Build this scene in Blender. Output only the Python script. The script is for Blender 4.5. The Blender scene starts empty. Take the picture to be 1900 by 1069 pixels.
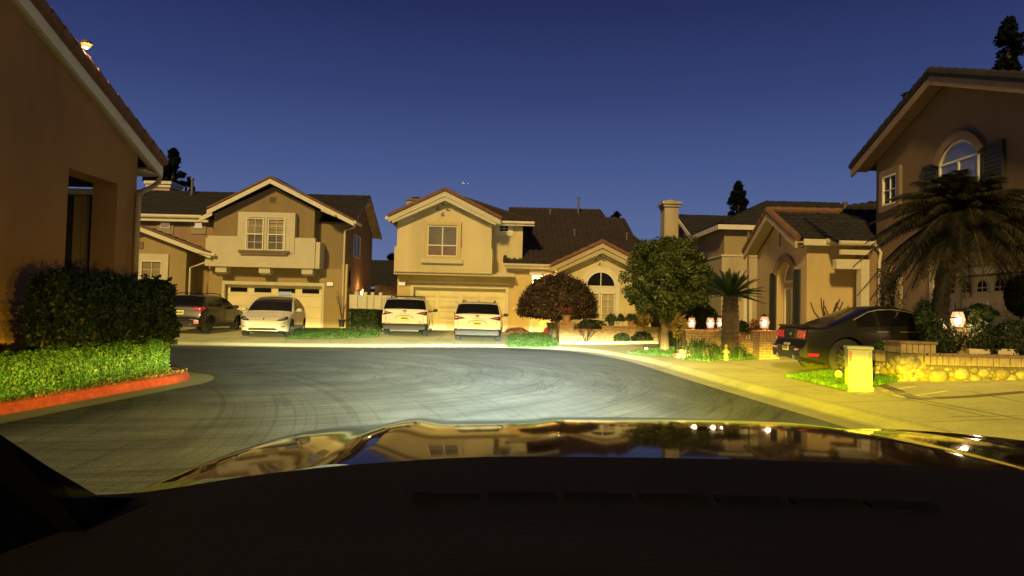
import bpy, bmesh, math, random
import numpy as np
from mathutils import Vector, Matrix, noise
from mathutils.bvhtree import BVHTree
random.seed(7); rng = np.random.default_rng(7)
R = math.radians; PI = math.pi
scene = bpy.context.scene
COL = scene.collection

# ------------------------------------------------------------------ camera
EYE = 1.4; FPX = 1300.0; CX, CY = 950.0, 534.5
PITCH = math.atan(45.5/FPX); ROLL = R(1.4)
CAMROT = Matrix.Rotation(PI/2+PITCH, 3, 'X') @ Matrix.Rotation(ROLL, 3, 'Z')
cam_d = bpy.data.cameras.new('camera'); cam = bpy.data.objects.new('camera', cam_d); COL.objects.link(cam)
cam.matrix_world = Matrix.Translation((0, 0, EYE)) @ CAMROT.to_4x4()
cam_d.sensor_width = 36; cam_d.lens = 36*FPX/1900; cam_d.clip_start = 0.02; cam_d.clip_end = 9000
scene.camera = cam
scene.render.resolution_x = 1024; scene.render.resolution_y = 576; scene.render.resolution_percentage = 100
scene.view_settings.view_transform = 'Standard'; scene.view_settings.look = 'None'; scene.view_settings.exposure = 0

def ray(px, py):
    v = CAMROT @ Vector(((px-CX)/FPX, (CY-py)/FPX, -1)); return v/v.y
def at(px, py, Y):
    return Vector((0, 0, EYE)) + ray(px, py)*Y
def zat(px, py, Y): return at(px, py, Y).z
def xat(px, py, Y): return at(px, py, Y).x

# ------------------------------------------------------------------ object helpers
ORIG = {}
def tag(o, label=None, cat=None, group=None, kind=None):
    if label: o['label'] = label
    if cat: o['category'] = cat
    if group: o['group'] = group
    if kind: o['kind'] = kind
    return o
def thing(name, label, cat, loc=(0, 0, 0), group=None, rz=0.0):
    o = bpy.data.objects.new(name, None); COL.objects.link(o)
    o.empty_display_size = 0.3
    o.location = loc; o.rotation_euler = (0, 0, rz); ORIG[o.name] = Vector(loc)
    return tag(o, label, cat, group)
def mesh_obj(name, verts, faces, mat, parent=None, local=False, smooth=False, sharp=None, mats=None, midx=None):
    me = bpy.data.meshes.new(name)
    v = np.asarray(verts, dtype=float).reshape(-1, 3)
    org = Vector((0, 0, 0))
    if parent is not None:
        org = ORIG.get(parent.name, Vector((0, 0, 0)))
        if not local: v = v-np.array(org)
    me.from_pydata(v.tolist(), [], [list(map(int, f)) for f in faces]); me.update()
    for m in (mats or [mat]): me.materials.append(m)
    if midx is not None: me.polygons.foreach_set('material_index', midx)
    if smooth:
        me.polygons.foreach_set('use_smooth', [True]*len(me.polygons))
        if sharp: me.set_sharp_from_angle(angle=R(sharp))
    o = bpy.data.objects.new(name, me); COL.objects.link(o)
    if parent is not None: o.parent = parent
    ORIG[o.name] = org
    return o

class MB:
    def __init__(s): s.v = []; s.f = []
    def add(s, vs, fs):
        n = len(s.v); s.v += [tuple(p) for p in vs]; s.f += [tuple(i+n for i in f) for f in fs]; return s
    def box(s, c, d, rot=None):
        hx, hy, hz_ = d[0]/2, d[1]/2, d[2]/2
        vs = [Vector((x, y, z)) for x in (-hx, hx) for y in (-hy, hy) for z in (-hz_, hz_)]
        if rot is not None: vs = [rot @ p for p in vs]
        vs = [p+Vector(c) for p in vs]
        return s.add(vs, [(0, 1, 3, 2), (4, 6, 7, 5), (0, 4, 5, 1), (2, 3, 7, 6), (0, 2, 6, 4), (1, 5, 7, 3)])
    def bb(s, x0, x1, y0, y1, z0, z1):
        return s.box(((x0+x1)/2, (y0+y1)/2, (z0+z1)/2), (abs(x1-x0), abs(y1-y0), abs(z1-z0)))
    def prism(s, pts, ext):
        n = len(pts); e = Vector(ext); a = [Vector(p) for p in pts]; b = [p+e for p in a]
        return s.add(a+b, [tuple(range(n))[::-1], tuple(range(n, 2*n))]+[(i, (i+1) % n, n+(i+1) % n, n+i) for i in range(n)])
    def tube(s, pts, r, n=8, cap=True):
        pts = [Vector(p) for p in pts]; rs = r if isinstance(r, (list, tuple)) else [r]*len(pts)
        vs = []; prev = None
        for i, p in enumerate(pts):
            t = (pts[min(i+1, len(pts)-1)]-pts[max(i-1, 0)]).normalized()
            if prev is None:
                a = t.orthogonal().normalized()
            else:
                a = (prev-t*prev.dot(t)).normalized()
            prev = a; b = t.cross(a)
            vs += [p+(a*math.cos(k*2*PI/n)+b*math.sin(k*2*PI/n))*rs[i] for k in range(n)]
        fs = [(i*n+k, i*n+(k+1) % n, (i+1)*n+(k+1) % n, (i+1)*n+k) for i in range(len(pts)-1) for k in range(n)]
        if cap: fs += [tuple(range(n))[::-1], tuple((len(pts)-1)*n+k for k in range(n))]
        return s.add(vs, fs)
    def lathe(s, prof, c, n=16, axis='Z'):
        vs = []
        for r, h in prof:
            for k in range(n):
                a = 2*PI*k/n; p = Vector((r*math.cos(a), r*math.sin(a), h))
                if axis == 'Y': p = Vector((p.x, p.z, p.y))
                if axis == 'X': p = Vector((p.z, p.x, p.y))
                vs.append(p+Vector(c))
        m = len(prof)
        fs = [(i*n+k, i*n+(k+1) % n, (i+1)*n+(k+1) % n, (i+1)*n+k) for i in range(m-1) for k in range(n)]
        fs += [tuple(range(n))[::-1], tuple((m-1)*n+k for k in range(n))]
        return s.add(vs, fs)
    def build(s, name, mat, parent=None, **k): return mesh_obj(name, s.v, s.f, mat, parent, **k)

def pchip(xs, ys):
    xs = np.array(xs, float); ys = np.array(ys, float); h = np.diff(xs); d = np.diff(ys)/h
    m = np.zeros_like(ys); m[0] = d[0]; m[-1] = d[-1]
    for i in range(1, len(xs)-1):
        if d[i-1]*d[i] > 0:
            w1 = 2*h[i]+h[i-1]; w2 = h[i]+2*h[i-1]; m[i] = (w1+w2)/(w1/d[i-1]+w2/d[i])
    def f(x):
        x = min(max(x, xs[0]), xs[-1]); i = min(max(int(np.searchsorted(xs, x))-1, 0), len(h)-1)
        t = (x-xs[i])/h[i]
        return float((2*t**3-3*t**2+1)*ys[i]+(t**3-2*t**2+t)*h[i]*m[i]+(-2*t**3+3*t**2)*ys[i+1]+(t**3-t**2)*h[i]*m[i+1])
    return f
def catmull(pts, k=8):
    P = [Vector(p) for p in pts]; P = [P[0]*2-P[1]]+P+[P[-1]*2-P[-2]]; out = []
    for i in range(1, len(P)-2):
        for j in range(k):
            t = j/k
            out.append(0.5*((2*P[i])+(P[i+1]-P[i-1])*t+(2*P[i-1]-5*P[i]+4*P[i+1]-P[i+2])*t*t+(3*P[i]-P[i-1]-3*P[i+1]+P[i+2])*t**3))
    out.append(P[-2]); return out

# ------------------------------------------------------------------ materials
def srgb(r, g, b): return tuple(((c/255)/12.92 if c/255 <= .04045 else ((c/255+.055)/1.055)**2.4) for c in (r, g, b))
class NT:
    def __init__(s, nt): s.nt = nt
    def n(s, t, **k):
        nd = s.nt.nodes.new(t)
        for a, b in k.items():
            if a.startswith('_'): setattr(nd, a[1:], b)
            else: nd.inputs[int(a[1:]) if a[0] == 'i' and a[1:].isdigit() else a].default_value = b
        return nd
    def l(s, a, ao, b, bi): s.nt.links.new(a.outputs[ao], b.inputs[bi])
def ramp(T, stops, src, out='Fac', interp='LINEAR'):
    r = T.n('ShaderNodeValToRGB'); cr = r.color_ramp; cr.interpolation = interp
    while len(cr.elements) < len(stops): cr.elements.new(0.5)
    for e, (p, c) in zip(cr.elements, stops):
        e.position = p; e.color = (c, c, c, 1) if not isinstance(c, (tuple, list)) else tuple(c[:3])+(1,)
    T.l(src, out, r, 0); return r
MATS = {}
def base_mat(name):
    m = bpy.data.materials.new(name); m.use_nodes = True; nt = m.node_tree; nt.nodes.clear()
    T = NT(nt); o = T.n('ShaderNodeOutputMaterial'); b = T.n('ShaderNodeBsdfPrincipled'); T.l(b, 0, o, 0)
    MATS[name] = m; return m, T, b, o
def mat(name, col, rough=.6, var=.15, scale=3.0, bump=0.0, bscale=40.0, metal=0.0, coat=0.0, spec=.5, streak=False, emit=None, es=0.0, trans=0):
    """generic procedural surface: colour broken by two noises, optional bump"""
    m, T, b, o = base_mat(name)
    tc = T.n('ShaderNodeTexCoord'); mp = T.n('ShaderNodeMapping'); T.l(tc, 'Object', mp, 0)
    if streak: mp.inputs['Scale'].default_value = (1, 1, .25)
    n1 = T.n('ShaderNodeTexNoise', Scale=scale, Detail=6.0, Roughness=.65); T.l(mp, 0, n1, 'Vector')
    c = np.array(col)
    r = ramp(T, [(.3, tuple(c*(1-var))), (.5, tuple(c)), (.72, tuple(np.minimum(c*(1+var*.8), 1)))], n1, 0)
    T.l(r, 0, b, 'Base Color')
    b.inputs['Roughness'].default_value = rough; b.inputs['Metallic'].default_value = metal
    b.inputs['Coat Weight'].default_value = coat; b.inputs['Coat Roughness'].default_value = .04
    b.inputs['Specular IOR Level'].default_value = spec
    if trans: b.inputs['Transmission Weight'].default_value = trans
    if bump:
        n2 = T.n('ShaderNodeTexNoise', Scale=bscale, Detail=4.0); T.l(tc, 'Object', n2, 'Vector')
        bp = T.n('ShaderNodeBump', Strength=bump, Distance=.02); T.l(n2, 0, bp, 'Height'); T.l(bp, 0, b, 'Normal')
    if emit: b.inputs['Emission Color'].default_value = tuple(emit)+(1,); b.inputs['Emission Strength'].default_value = es
    return m
def leaf_mat(name, stops, rough=.5, spec=.25, clump=3.0):
    m, T, b, o = base_mat(name)
    g = T.n('ShaderNodeNewGeometry'); r0 = ramp(T, stops, g, 'Random Per Island')
    tc = T.n('ShaderNodeTexCoord'); nn = T.n('ShaderNodeTexNoise', Scale=clump, Detail=4.0, Roughness=.6); T.l(tc, 'Object', nn, 'Vector')
    rn = ramp(T, [(.32, .45), (.5, .95), (.68, 1.35)], nn, 0)
    r = T.n('ShaderNodeMix', _data_type='RGBA', _blend_type='MULTIPLY'); r.inputs[0].default_value = 1; T.l(r0, 0, r, 6); T.l(rn, 0, r, 7)
    T.l(r, 2, b, 'Base Color'); b.inputs['Roughness'].default_value = rough; b.inputs['Specular IOR Level'].default_value = spec
    tr = T.n('ShaderNodeBsdfTranslucent'); T.l(r, 2, tr, 0)
    mx = T.n('ShaderNodeMixShader', Fac=.2); T.l(b, 0, mx, 1); T.l(tr, 0, mx, 2); T.l(mx, 0, o, 0)
    return m
def brick_mat(name, c1, c2, mortar, scale=1.0, bump=.6, bw=.21, bh=.07):
    m, T, b, o = base_mat(name)
    tc = T.n('ShaderNodeTexCoord'); sx = T.n('ShaderNodeSeparateXYZ'); T.l(tc, 'Object', sx, 0)
    ad = T.n('ShaderNodeMath', _operation='ADD'); T.l(sx, 0, ad, 0); T.l(sx, 1, ad, 1)
    cb = T.n('ShaderNodeCombineXYZ'); T.l(ad, 0, cb, 0); T.l(sx, 2, cb, 1)
    br = T.n('ShaderNodeTexBrick', Scale=1.0); br.inputs['Brick Width'].default_value = bw; br.inputs['Row Height'].default_value = bh
    br.inputs['Mortar Size'].default_value = .008
    br.inputs['Color1'].default_value = tuple(c1)+(1,); br.inputs['Color2'].default_value = tuple(c2)+(1,); br.inputs['Mortar'].default_value = tuple(mortar)+(1,)
    T.l(cb, 0, br, 'Vector')
    n = T.n('ShaderNodeTexNoise', Scale=9.0, Detail=5.0); T.l(tc, 'Object', n, 'Vector')
    rr = ramp(T, [(.3, .65), (.7, 1.15)], n, 0)
    mx = T.n('ShaderNodeMix', _data_type='RGBA', _blend_type='MULTIPLY'); mx.inputs[0].default_value = 1
    T.l(br, 0, mx, 6); T.l(rr, 0, mx, 7); T.l(mx, 2, b, 'Base Color'); b.inputs['Roughness'].default_value = .85
    bp = T.n('ShaderNodeBump', Strength=bump, Distance=.01); bp.invert = True; T.l(br, 1, bp, 'Height'); T.l(bp, 0, b, 'Normal')
    return m
def emis(name, col, s):
    m, T, b, o = base_mat(name)
    n = T.n('ShaderNodeTexNoise', Scale=12.0); r = ramp(T, [(.3, tuple(np.array(col)*.75)), (.7, col)], n, 0)
    e = T.n('ShaderNodeEmission', Strength=s); T.l(r, 0, e, 0); T.l(e, 0, o, 0); return m

stucco_brown = mat('stucco_brown', (.235, .165, .075), .9, .2, .8, .25, 90, streak=True)
stucco_cream = mat('stucco_cream', (.60, .49, .26), .9, .2, .7, .25, 90, streak=True)
stucco_gold = mat('stucco_gold', (.58, .43, .18), .9, .2, .7, .25, 90, streak=True)
stucco_tan = mat('stucco_tan', (.50, .36, .16), .9, .2, .8, .25, 90, streak=True)
stucco_shade = mat('stucco_shade', (.25, .165, .09), .9, .12, .8, .25, 90, streak=True)  # darker tan stucco, shade put into the colour for dim walls
stucco_rust = mat('stucco_rust', (.29, .145, .046), .9, .22, .7, .3, 70, streak=True)
stucco_grey = mat('stucco_grey', (.44, .35, .21), .9, .2, .8, .25, 90, streak=True)
trim_white = mat('trim_white', (.66, .58, .42), .6, .08, 2, .08, 60)
trim_cream = mat('trim_cream', (.56, .49, .32), .8, .08, 1.5, .15, 80)
trim_brown = mat('trim_brown', (.20, .13, .08), .8, .12, 2, .15, 80)
soffit_mat = mat('soffit_boards', (.46, .36, .19), .8, .12, 2, .1, 60)
frame_white = mat('window_frame_vinyl', (.72, .66, .50), .5, .05, 4)
tile_brown = mat('roof_tile_brown', (.036, .021, .014), .85, .4, 2.2, .4, 30)
tile_dark = mat('roof_tile_dark', (.020, .016, .013), .9, .45, 2.5, .4, 30)
tile_edge = mat('roof_tile_edge', (.17, .08, .04), .85, .35, 6, .4, 30)
garage_white = mat('garage_door_paint', (.74, .64, .36), .55, .07, 1.2, .05, 50)
metal_pipe = mat('vent_pipe_metal', (.13, .10, .09), .6, .2, 6)
shutter_mat = mat('shutter_paint', (.020, .021, .017), .7, .2, 4)
wood_door = mat('entry_door_paint', (.55, .40, .18), .5, .1, 3)
def glass_dark(name, col, rough=.06):
    return mat(name, col, rough, .25, 2.0, spec=.18, coat=.0)
pane_dark = glass_dark('pane_dark', (.012, .012, .014))
pane_dusk = glass_dark('pane_dusk', (.06, .06, .065), .03)
pane_room = mat('pane_warm_dark', (.05, .035, .02), .1, .3, 1.5, coat=.3)
pane_lit = emis('pane_lit', (1.0, .62, .33), .8)
pane_lit_pink = emis('pane_lit_pink', (.75, .38, .22), .42)
def blind_mat(name, col, dark, pitch):
    m, T, b, o = base_mat(name)
    tc = T.n('ShaderNodeTexCoord'); sx = T.n('ShaderNodeSeparateXYZ'); T.l(tc, 'Object', sx, 0)
    mu = T.n('ShaderNodeMath', _operation='MULTIPLY', i1=1/pitch); T.l(sx, 2, mu, 0)
    fr = T.n('ShaderNodeMath', _operation='FRACT'); T.l(mu, 0, fr, 0)
    r = ramp(T, [(.0, dark), (.22, dark), (.35, col), (.9, col)], fr, 0)
    n = T.n('ShaderNodeTexNoise', Scale=2.0); T.l(tc, 'Object', n, 'Vector'); r2 = ramp(T, [(.3, .75), (.7, 1.1)], n, 0)
    mx = T.n('ShaderNodeMix', _data_type='RGBA', _blend_type='MULTIPLY'); mx.inputs[0].default_value = 1
    T.l(r, 0, mx, 6); T.l(r2, 0, mx, 7); T.l(mx, 2, b, 'Base Color'); b.inputs['Roughness'].default_value = .35; b.inputs['Coat Weight'].default_value = .5
    return m
pane_blind = blind_mat('pane_blind', (.30, .235, .115), (.15, .11, .05), .075)
pane_blind_dark = blind_mat('pane_blind_dark', (.125, .10, .065), (.06, .045, .03), .075)
pane_curtain = mat('pane_curtain', (.36, .29, .17), .5, .25, 6, coat=.5)
concrete = None
# ------------------------------------------------------------------ ground, road, kerbs
EDGE = [(5.6, -14), (5.4, -6), (5.15, 2), (4.98, 6), (4.85, 9), (4.45, 14.5), (4.2, 19), (4.0, 21.5), (3.35, 24.6), (2.2, 26.9), (-.2, 27.8), (-2.6, 27.0), (-4.9, 25.7), (-8, 24.7), (-11.3, 24.3), (-16, 24.2), (-24, 24.3), (-40, 24.6)]
EDGEP = [Vector((p.x, p.y)) for p in catmull([(x, y, 0) for x, y in EDGE], 8)]
def edge_normal(i):
    a = EDGEP[max(i-1, 0)]; b = EDGEP[min(i+1, len(EDGEP)-1)]; t = (b-a).normalized()
    return Vector((t.y, -t.x))
ENORM = [edge_normal(i) for i in range(len(EDGEP))]
_EA = np.array([[p.x, p.y] for p in EDGEP]); _EN = np.array([[p.x, p.y] for p in ENORM])
def edge_dist(x, y):
    d = _EA-np.array([x, y]); i = int(np.argmin((d**2).sum(1)))
    return float(-(d[i]*_EN[i]).sum())
def rise(d):
    t = min(max((d-.36)/5.6, 0), 1); return .12+.26*t
def hz(x, y): return rise(edge_dist(x, y))

# road surface: dark asphalt with worn circular tyre scuffs
m, T, b, o = base_mat('asphalt'); asphalt = m
tc = T.n('ShaderNodeTexCoord')
def polar(T, tc, cx, cy, a, c):
    mp = T.n('ShaderNodeMapping'); mp.inputs['Location'].default_value = (-cx, -cy, 0); T.l(tc, 'Object', mp, 0)
    sx = T.n('ShaderNodeSeparateXYZ'); T.l(mp, 0, sx, 0)
    ln = T.n('ShaderNodeVectorMath', _operation='LENGTH'); T.l(mp, 0, ln, 0)
    an = T.n('ShaderNodeMath', _operation='ARCTAN2'); T.l(sx, 1, an, 0); T.l(sx, 0, an, 1)
    cb = T.n('ShaderNodeCombineXYZ'); T.l(ln, 'Value', cb, 0); T.l(an, 0, cb, 1)
    m2 = T.n('ShaderNodeMapping'); m2.inputs['Scale'].default_value = (a, c, 1); T.l(cb, 0, m2, 0); return m2
cols = []
nz = T.n('ShaderNodeTexNoise', Scale=.55, Detail=7.0, Roughness=.6); T.l(tc, 'Object', nz, 'Vector')
base = ramp(T, [(.3, (.066, .072, .072)), (.5, (.084, .091, .090)), (.7, (.105, .112, .110))], nz, 0)
last = base; lo = 0
def mulc(src, so, fac, fo):
    mx = T.n('ShaderNodeMix', _data_type='RGBA', _blend_type='MULTIPLY'); mx.inputs[0].default_value = 1
    T.l(src, so, mx, 6); T.l(fac, fo, mx, 7); return mx, 2
for cx, cy, a, c, k0, k1 in [(-6.5, 16.5, 1.6, 1.2, .82, 1.14), (-15, 8, 1.1, 1.3, .86, 1.12)]:      # broad worn bands
    pm = polar(T, tc, cx, cy, a, c); n = T.n('ShaderNodeTexNoise', Scale=1.0, Detail=5.0, Roughness=.62, Distortion=.25); T.l(pm, 0, n, 'Vector')
    last, lo = mulc(last, lo, ramp(T, [(.40, k0), (.62, k1)], n, 0), 0)
for cx, cy, a, c, w0, dk in [(-6.8, 16.2, 4.2, .55, .47, .72), (-5.4, 14.0, 3.4, .6, .52, .76), (-2.5, 31.5, 3.6, .5, .49, .80), (-16, 5, 3.0, .55, .50, .76), (-9.5, 17.5, 5.5, .5, .45, .78)]:      # thin curved tyre marks
    pm = polar(T, tc, cx, cy, a, c); n = T.n('ShaderNodeTexNoise', Scale=1.0, Detail=1.5, Roughness=.5); T.l(pm, 0, n, 'Vector')
    line = ramp(T, [(w0-.035, 1), (w0-.012, dk), (w0, dk), (w0+.012, 1.06), (w0+.03, 1)], n, 0)
    last, lo = mulc(last, lo, line, 0)
n3 = T.n('ShaderNodeTexNoise', Scale=45.0, Detail=3.0); T.l(tc, 'Object', n3, 'Vector'); r3 = ramp(T, [(.3, .62), (.7, 1.42)], n3, 0)
mx = T.n('ShaderNodeMix', _data_type='RGBA', _blend_type='MULTIPLY'); mx.inputs[0].default_value = 1
T.l(last, lo, mx, 6); T.l(r3, 0, mx, 7); T.l(mx, 2, b, 'Base Color')
b.inputs['Roughness'].default_value = .82; b.inputs['Specular IOR Level'].default_value = .25
bp = T.n('ShaderNodeBump', Strength=.35, Distance=.006); T.l(n3, 0, bp, 'Height'); T.l(bp, 0, b, 'Normal')

def concrete_mat(name, col, var=.2):
    m, T, b, o = base_mat(name); tc = T.n('ShaderNodeTexCoord'); c = np.array(col)
    n1 = T.n('ShaderNodeTexNoise', Scale=.7, Detail=8.0, Roughness=.7); T.l(tc, 'Object', n1, 'Vector')
    r1 = ramp(T, [(.28, tuple(c*(1-var*1.6))), (.5, tuple(c)), (.75, tuple(c*(1+var)))], n1, 0)
    n2 = T.n('ShaderNodeTexNoise', Scale=22.0, Detail=4.0); T.l(tc, 'Object', n2, 'Vector'); r2 = ramp(T, [(.3, .86), (.7, 1.1)], n2, 0)
    mx = T.n('ShaderNodeMix', _data_type='RGBA', _blend_type='MULTIPLY'); mx.inputs[0].default_value = 1
    T.l(r1, 0, mx, 6); T.l(r2, 0, mx, 7); T.l(mx, 2, b, 'Base Color'); b.inputs['Roughness'].default_value = .88
    bp = T.n('ShaderNodeBump', Strength=.3, Distance=.004); T.l(n2, 0, bp, 'Height'); T.l(bp, 0, b, 'Normal'); return m
concrete = concrete_mat('concrete_walk', (.43, .385, .17))
concrete_kerb = concrete_mat('concrete_kerb', (.26, .24, .14), .2)
joint_mat = mat('pavement_joint', (.13, .12, .09), .9, .2)
soil = mat('soil', (.10, .07, .04), .95, .4, 4, .8, 30)
turf = mat('turf_soil', (.035, .06, .018), .95, .4, 5, .8, 40)
red_paint, T, b, o = base_mat('red_kerb_paint'); tc = T.n('ShaderNodeTexCoord')
n1 = T.n('ShaderNodeTexNoise', Scale=7.0, Detail=9.0, Roughness=.75); T.l(tc, 'Object', n1, 'Vector')
r1 = ramp(T, [(.30, (.12, .02, .012)), (.45, (.25, .03, .014)), (.60, (.31, .045, .02)), (.66, (.33, .10, .06)), (.70, (.34, .27, .20))], n1, 0)
T.l(r1, 0, b, 'Base Color'); b.inputs['Roughness'].default_value = .75; bp = T.n('ShaderNodeBump', Strength=.4, Distance=.01); T.l(n1, 0, bp, 'Height'); T.l(bp, 0, b, 'Normal')
ground_mat = mat('far_ground', (.05, .05, .03), .95, .3, .2)

def S(o): return tag(o, kind='structure')
S(mesh_obj('ground', [(-1500, -400, -.03), (1500, -400, -.03), (1500, 3000, -.03), (-1500, 3000, -.03)], [(0, 1, 2, 3)], ground_mat))
# road: fan between the kerb line and a far left boundary
vs = []; fs = []
for p, q in [((-40, -14), 0)]: pass
road_poly = [Vector((p.x, p.y, 0)) for p in EDGEP]+[Vector((-40, -14, 0))]
bm = bmesh.new(); bm.faces.new([bm.verts.new(p) for p in road_poly]); bmesh.ops.triangulate(bm, faces=bm.faces[:])
me = bpy.data.meshes.new('road'); bm.to_mesh(me); bm.free(); me.materials.append(asphalt)
o = bpy.data.objects.new('road', me); COL.objects.link(o); S(o)

def strip(line, norms, offs, zs, mat_, name):
    v = []; f = []; k = len(offs)
    for p, n in zip(line, norms):
        for of, z in zip(offs, zs): q = p+n*of; v.append((q.x, q.y, z))
    for i in range(len(line)-1):
        for j in range(k-1): f.append((i*k+j, (i+1)*k+j, (i+1)*k+j+1, i*k+j+1))
    return mesh_obj(name, v, f, mat_)
S(strip(EDGEP, ENORM, [-.42, -.02], [.004, .008], concrete_kerb, 'gutter'))
S(strip(EDGEP, ENORM, [-.02, .05, .14, .24, .31, .36], [.006, .02, .055, .095, .113, .12], concrete_kerb, 'kerb'))
offs = [.36, .5, .9, 1.3, 1.7, 2.2, 3, 4, 5, 6.1, 8, 12, 18, 26]
S(strip(EDGEP, ENORM, offs, [rise(x) for x in offs], concrete, 'pavement'))
# pavement joints: back of walk line and cross cuts
def flat_strip(mb, a, b_, w, dz=.004):
    a = Vector(a); b_ = Vector(b_); n = max(2, int((b_-a).length/.4)); t = (b_-a).normalized(); s = Vector((-t.y, t.x))*w/2
    vs = []
    for i in range(n+1):
        p = a.lerp(b_, i/n)
        for q in (p+s, p-s): vs.append((q.x, q.y, hz(q.x, q.y)+dz))
    mb.add(vs, [(2*i, 2*i+1, 2*i+3, 2*i+2) for i in range(n)])
jm = MB()
for off in (1.75,):
    for i in range(len(EDGEP)-1):
        a = EDGEP[i]+ENORM[i]*off; c = EDGEP[i+1]+ENORM[i+1]*off; flat_strip(jm, a, c, .022)
acc = 0
for i in range(len(EDGEP)-1):
    acc += (EDGEP[i+1]-EDGEP[i]).length
    if acc > 1.6:
        acc = 0; flat_strip(jm, EDGEP[i]+ENORM[i]*.37, EDGEP[i]+ENORM[i]*1.75, .018)
for a, c in [((6.2, 13.6), (6.35, 9.4)), ((5.9, 9.4), (11, 9.0)), ((7.8, 11.9), (7.5, 8.2)), ((-1.2, 28.5), (-1.2, 36)), ((-3.0, 28), (-3.05, 36)), ((-11.9, 25.8), (-11.9, 34.5)), ((-14, 25.8), (-14, 34.5)), ((-12, 29), (-9.4, 29.2)), ((-5.5, 31.5), (-.3, 31.9))]:
    flat_strip(jm, a, c, .02)
S(jm.build('pavement_joint', joint_mat))

# inside corner island with red kerb
ISL = [(-6.55, -14), (-6.5, -4), (-6.35, 4), (-6.15, 8.3), (-5.95, 11.6), (-5.9, 12.7), (-6.25, 13.7), (-7.0, 14.2), (-8.5, 14.4), (-14, 14.6), (-40, 15)]
ISLP = [Vector((p.x, p.y)) for p in catmull([(x, y, 0) for x, y in ISL], 8)]
INRM = []
for i in range(len(ISLP)):
    t = (ISLP[min(i+1, len(ISLP)-1)]-ISLP[max(i-1, 0)]).normalized(); INRM.append(Vector((t.y, -t.x)))
S(strip(ISLP, INRM, [.0, .42], [.008, .004], concrete_kerb, 'gutter'))
S(strip(ISLP, INRM, [.0, -.02, -.05, -.09, -.17, -.18], [.006, .08, .13, .15, .152, .12], red_paint, 'kerb'))
isl_in = [p-n*.17 for p, n in zip(ISLP, INRM)]
bm = bmesh.new(); bm.faces.new([bm.verts.new((p.x, p.y, .14)) for p in isl_in]+[bm.verts.new((-40, -14, .14))]); bmesh.ops.triangulate(bm, faces=bm.faces[:])
me = bpy.data.meshes.new('soil'); bm.to_mesh(me); bm.free(); me.materials.append(soil)
o = bpy.data.objects.new('soil', me); COL.objects.link(o); S(o)

# lawns: turf base sheet plus one mass of grass blades
grass_leaf = leaf_mat('grass_blades', [(0, (.03, .075, .012)), (.5, (.055, .12, .02)), (1, (.10, .16, .03))])
def inpoly(x, y, P):
    r = False; j = len(P)-1
    for i in range(len(P)):
        if (P[i][1] > y) != (P[j][1] > y) and x < (P[j][0]-P[i][0])*(y-P[i][1])/(P[j][1]-P[i][1])+P[i][0]: r = not r
        j = i
    return r
def lawn(P, n, label, h=.06):
    P = [(p[0], p[1]) for p in P]
    bm = bmesh.new(); bm.faces.new([bm.verts.new((x, y, 0)) for x, y in P]); bmesh.ops.triangulate(bm, faces=bm.faces[:])
    bmesh.ops.subdivide_edges(bm, edges=bm.edges[:], cuts=4, use_grid_fill=True)
    for v in bm.verts: v.co.z = hz(v.co.x, v.co.y)+.022
    me = bpy.data.meshes.new('lawn_base'); bm.to_mesh(me); bm.free(); me.materials.append(turf)
    o = bpy.data.objects.new('lawn_base', me); COL.objects.link(o); S(o)
    xs = [p[0] for p in P]; ys = [p[1] for p in P]; v = []; f = []; k = 0
    while k < n:
        x = rng.uniform(min(xs), max(xs)); y = rng.uniform(min(ys), max(ys))
        if not inpoly(x, y, P): continue
        z = hz(x, y)+.02; a = rng.uniform(0, PI); w = .012; hh = h*rng.uniform(.5, 1.25); lx, ly = rng.normal(0, .025, 2)
        dx, dy = math.cos(a)*w, math.sin(a)*w; i = len(v)
        v += [(x-dx, y-dy, z), (x+dx, y+dy, z), (x+lx, y+ly, z+hh)]; f.append((i, i+1, i+2)); k += 1
    tag(mesh_obj('grass', v, f, grass_leaf), label, 'grass', kind='stuff')
G = lambda px, py, z=.2: (lambda r: (r.x*(z-EYE)/r.z, (z-EYE)/r.z))(ray(px, py))
lawn([G(528, 629, .2), G(560, 614, .3), G(640, 612.5, .34), G(706, 618, .3), G(703, 628, .2), G(620, 631, .17)], 9000, 'clipped lawn patch between the white electric car and the left minivan')
lawn([G(942, 630, .2), G(948, 622, .28), G(1030, 622, .28), G(1036, 642, .16), G(1010, 645, .15), G(942, 643, .16)], 9000, 'bright lawn patch under the dome shaped tree')
lawn([G(1163, 655, .15), G(1230, 648, .17), G(1290, 652, .17), G(1300, 660, .16), G(1240, 663, .15)], 6000, 'small lawn patch around the trunk of the round street tree')
lawn([G(1265, 668, .15), G(1330, 660, .17), G(1400, 665, .18), G(1420, 671, .17), G(1310, 673, .15)], 5000, 'thin lawn strip in front of the sago palm')
lawn([G(1458, 699, .19), G(1560, 693, .2), G(1635, 700, .2), G(1690, 708, .2), G(1640, 720, .17), G(1570, 727, .16)], 16000, 'lawn wedge around the green utility box', .07)

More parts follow.
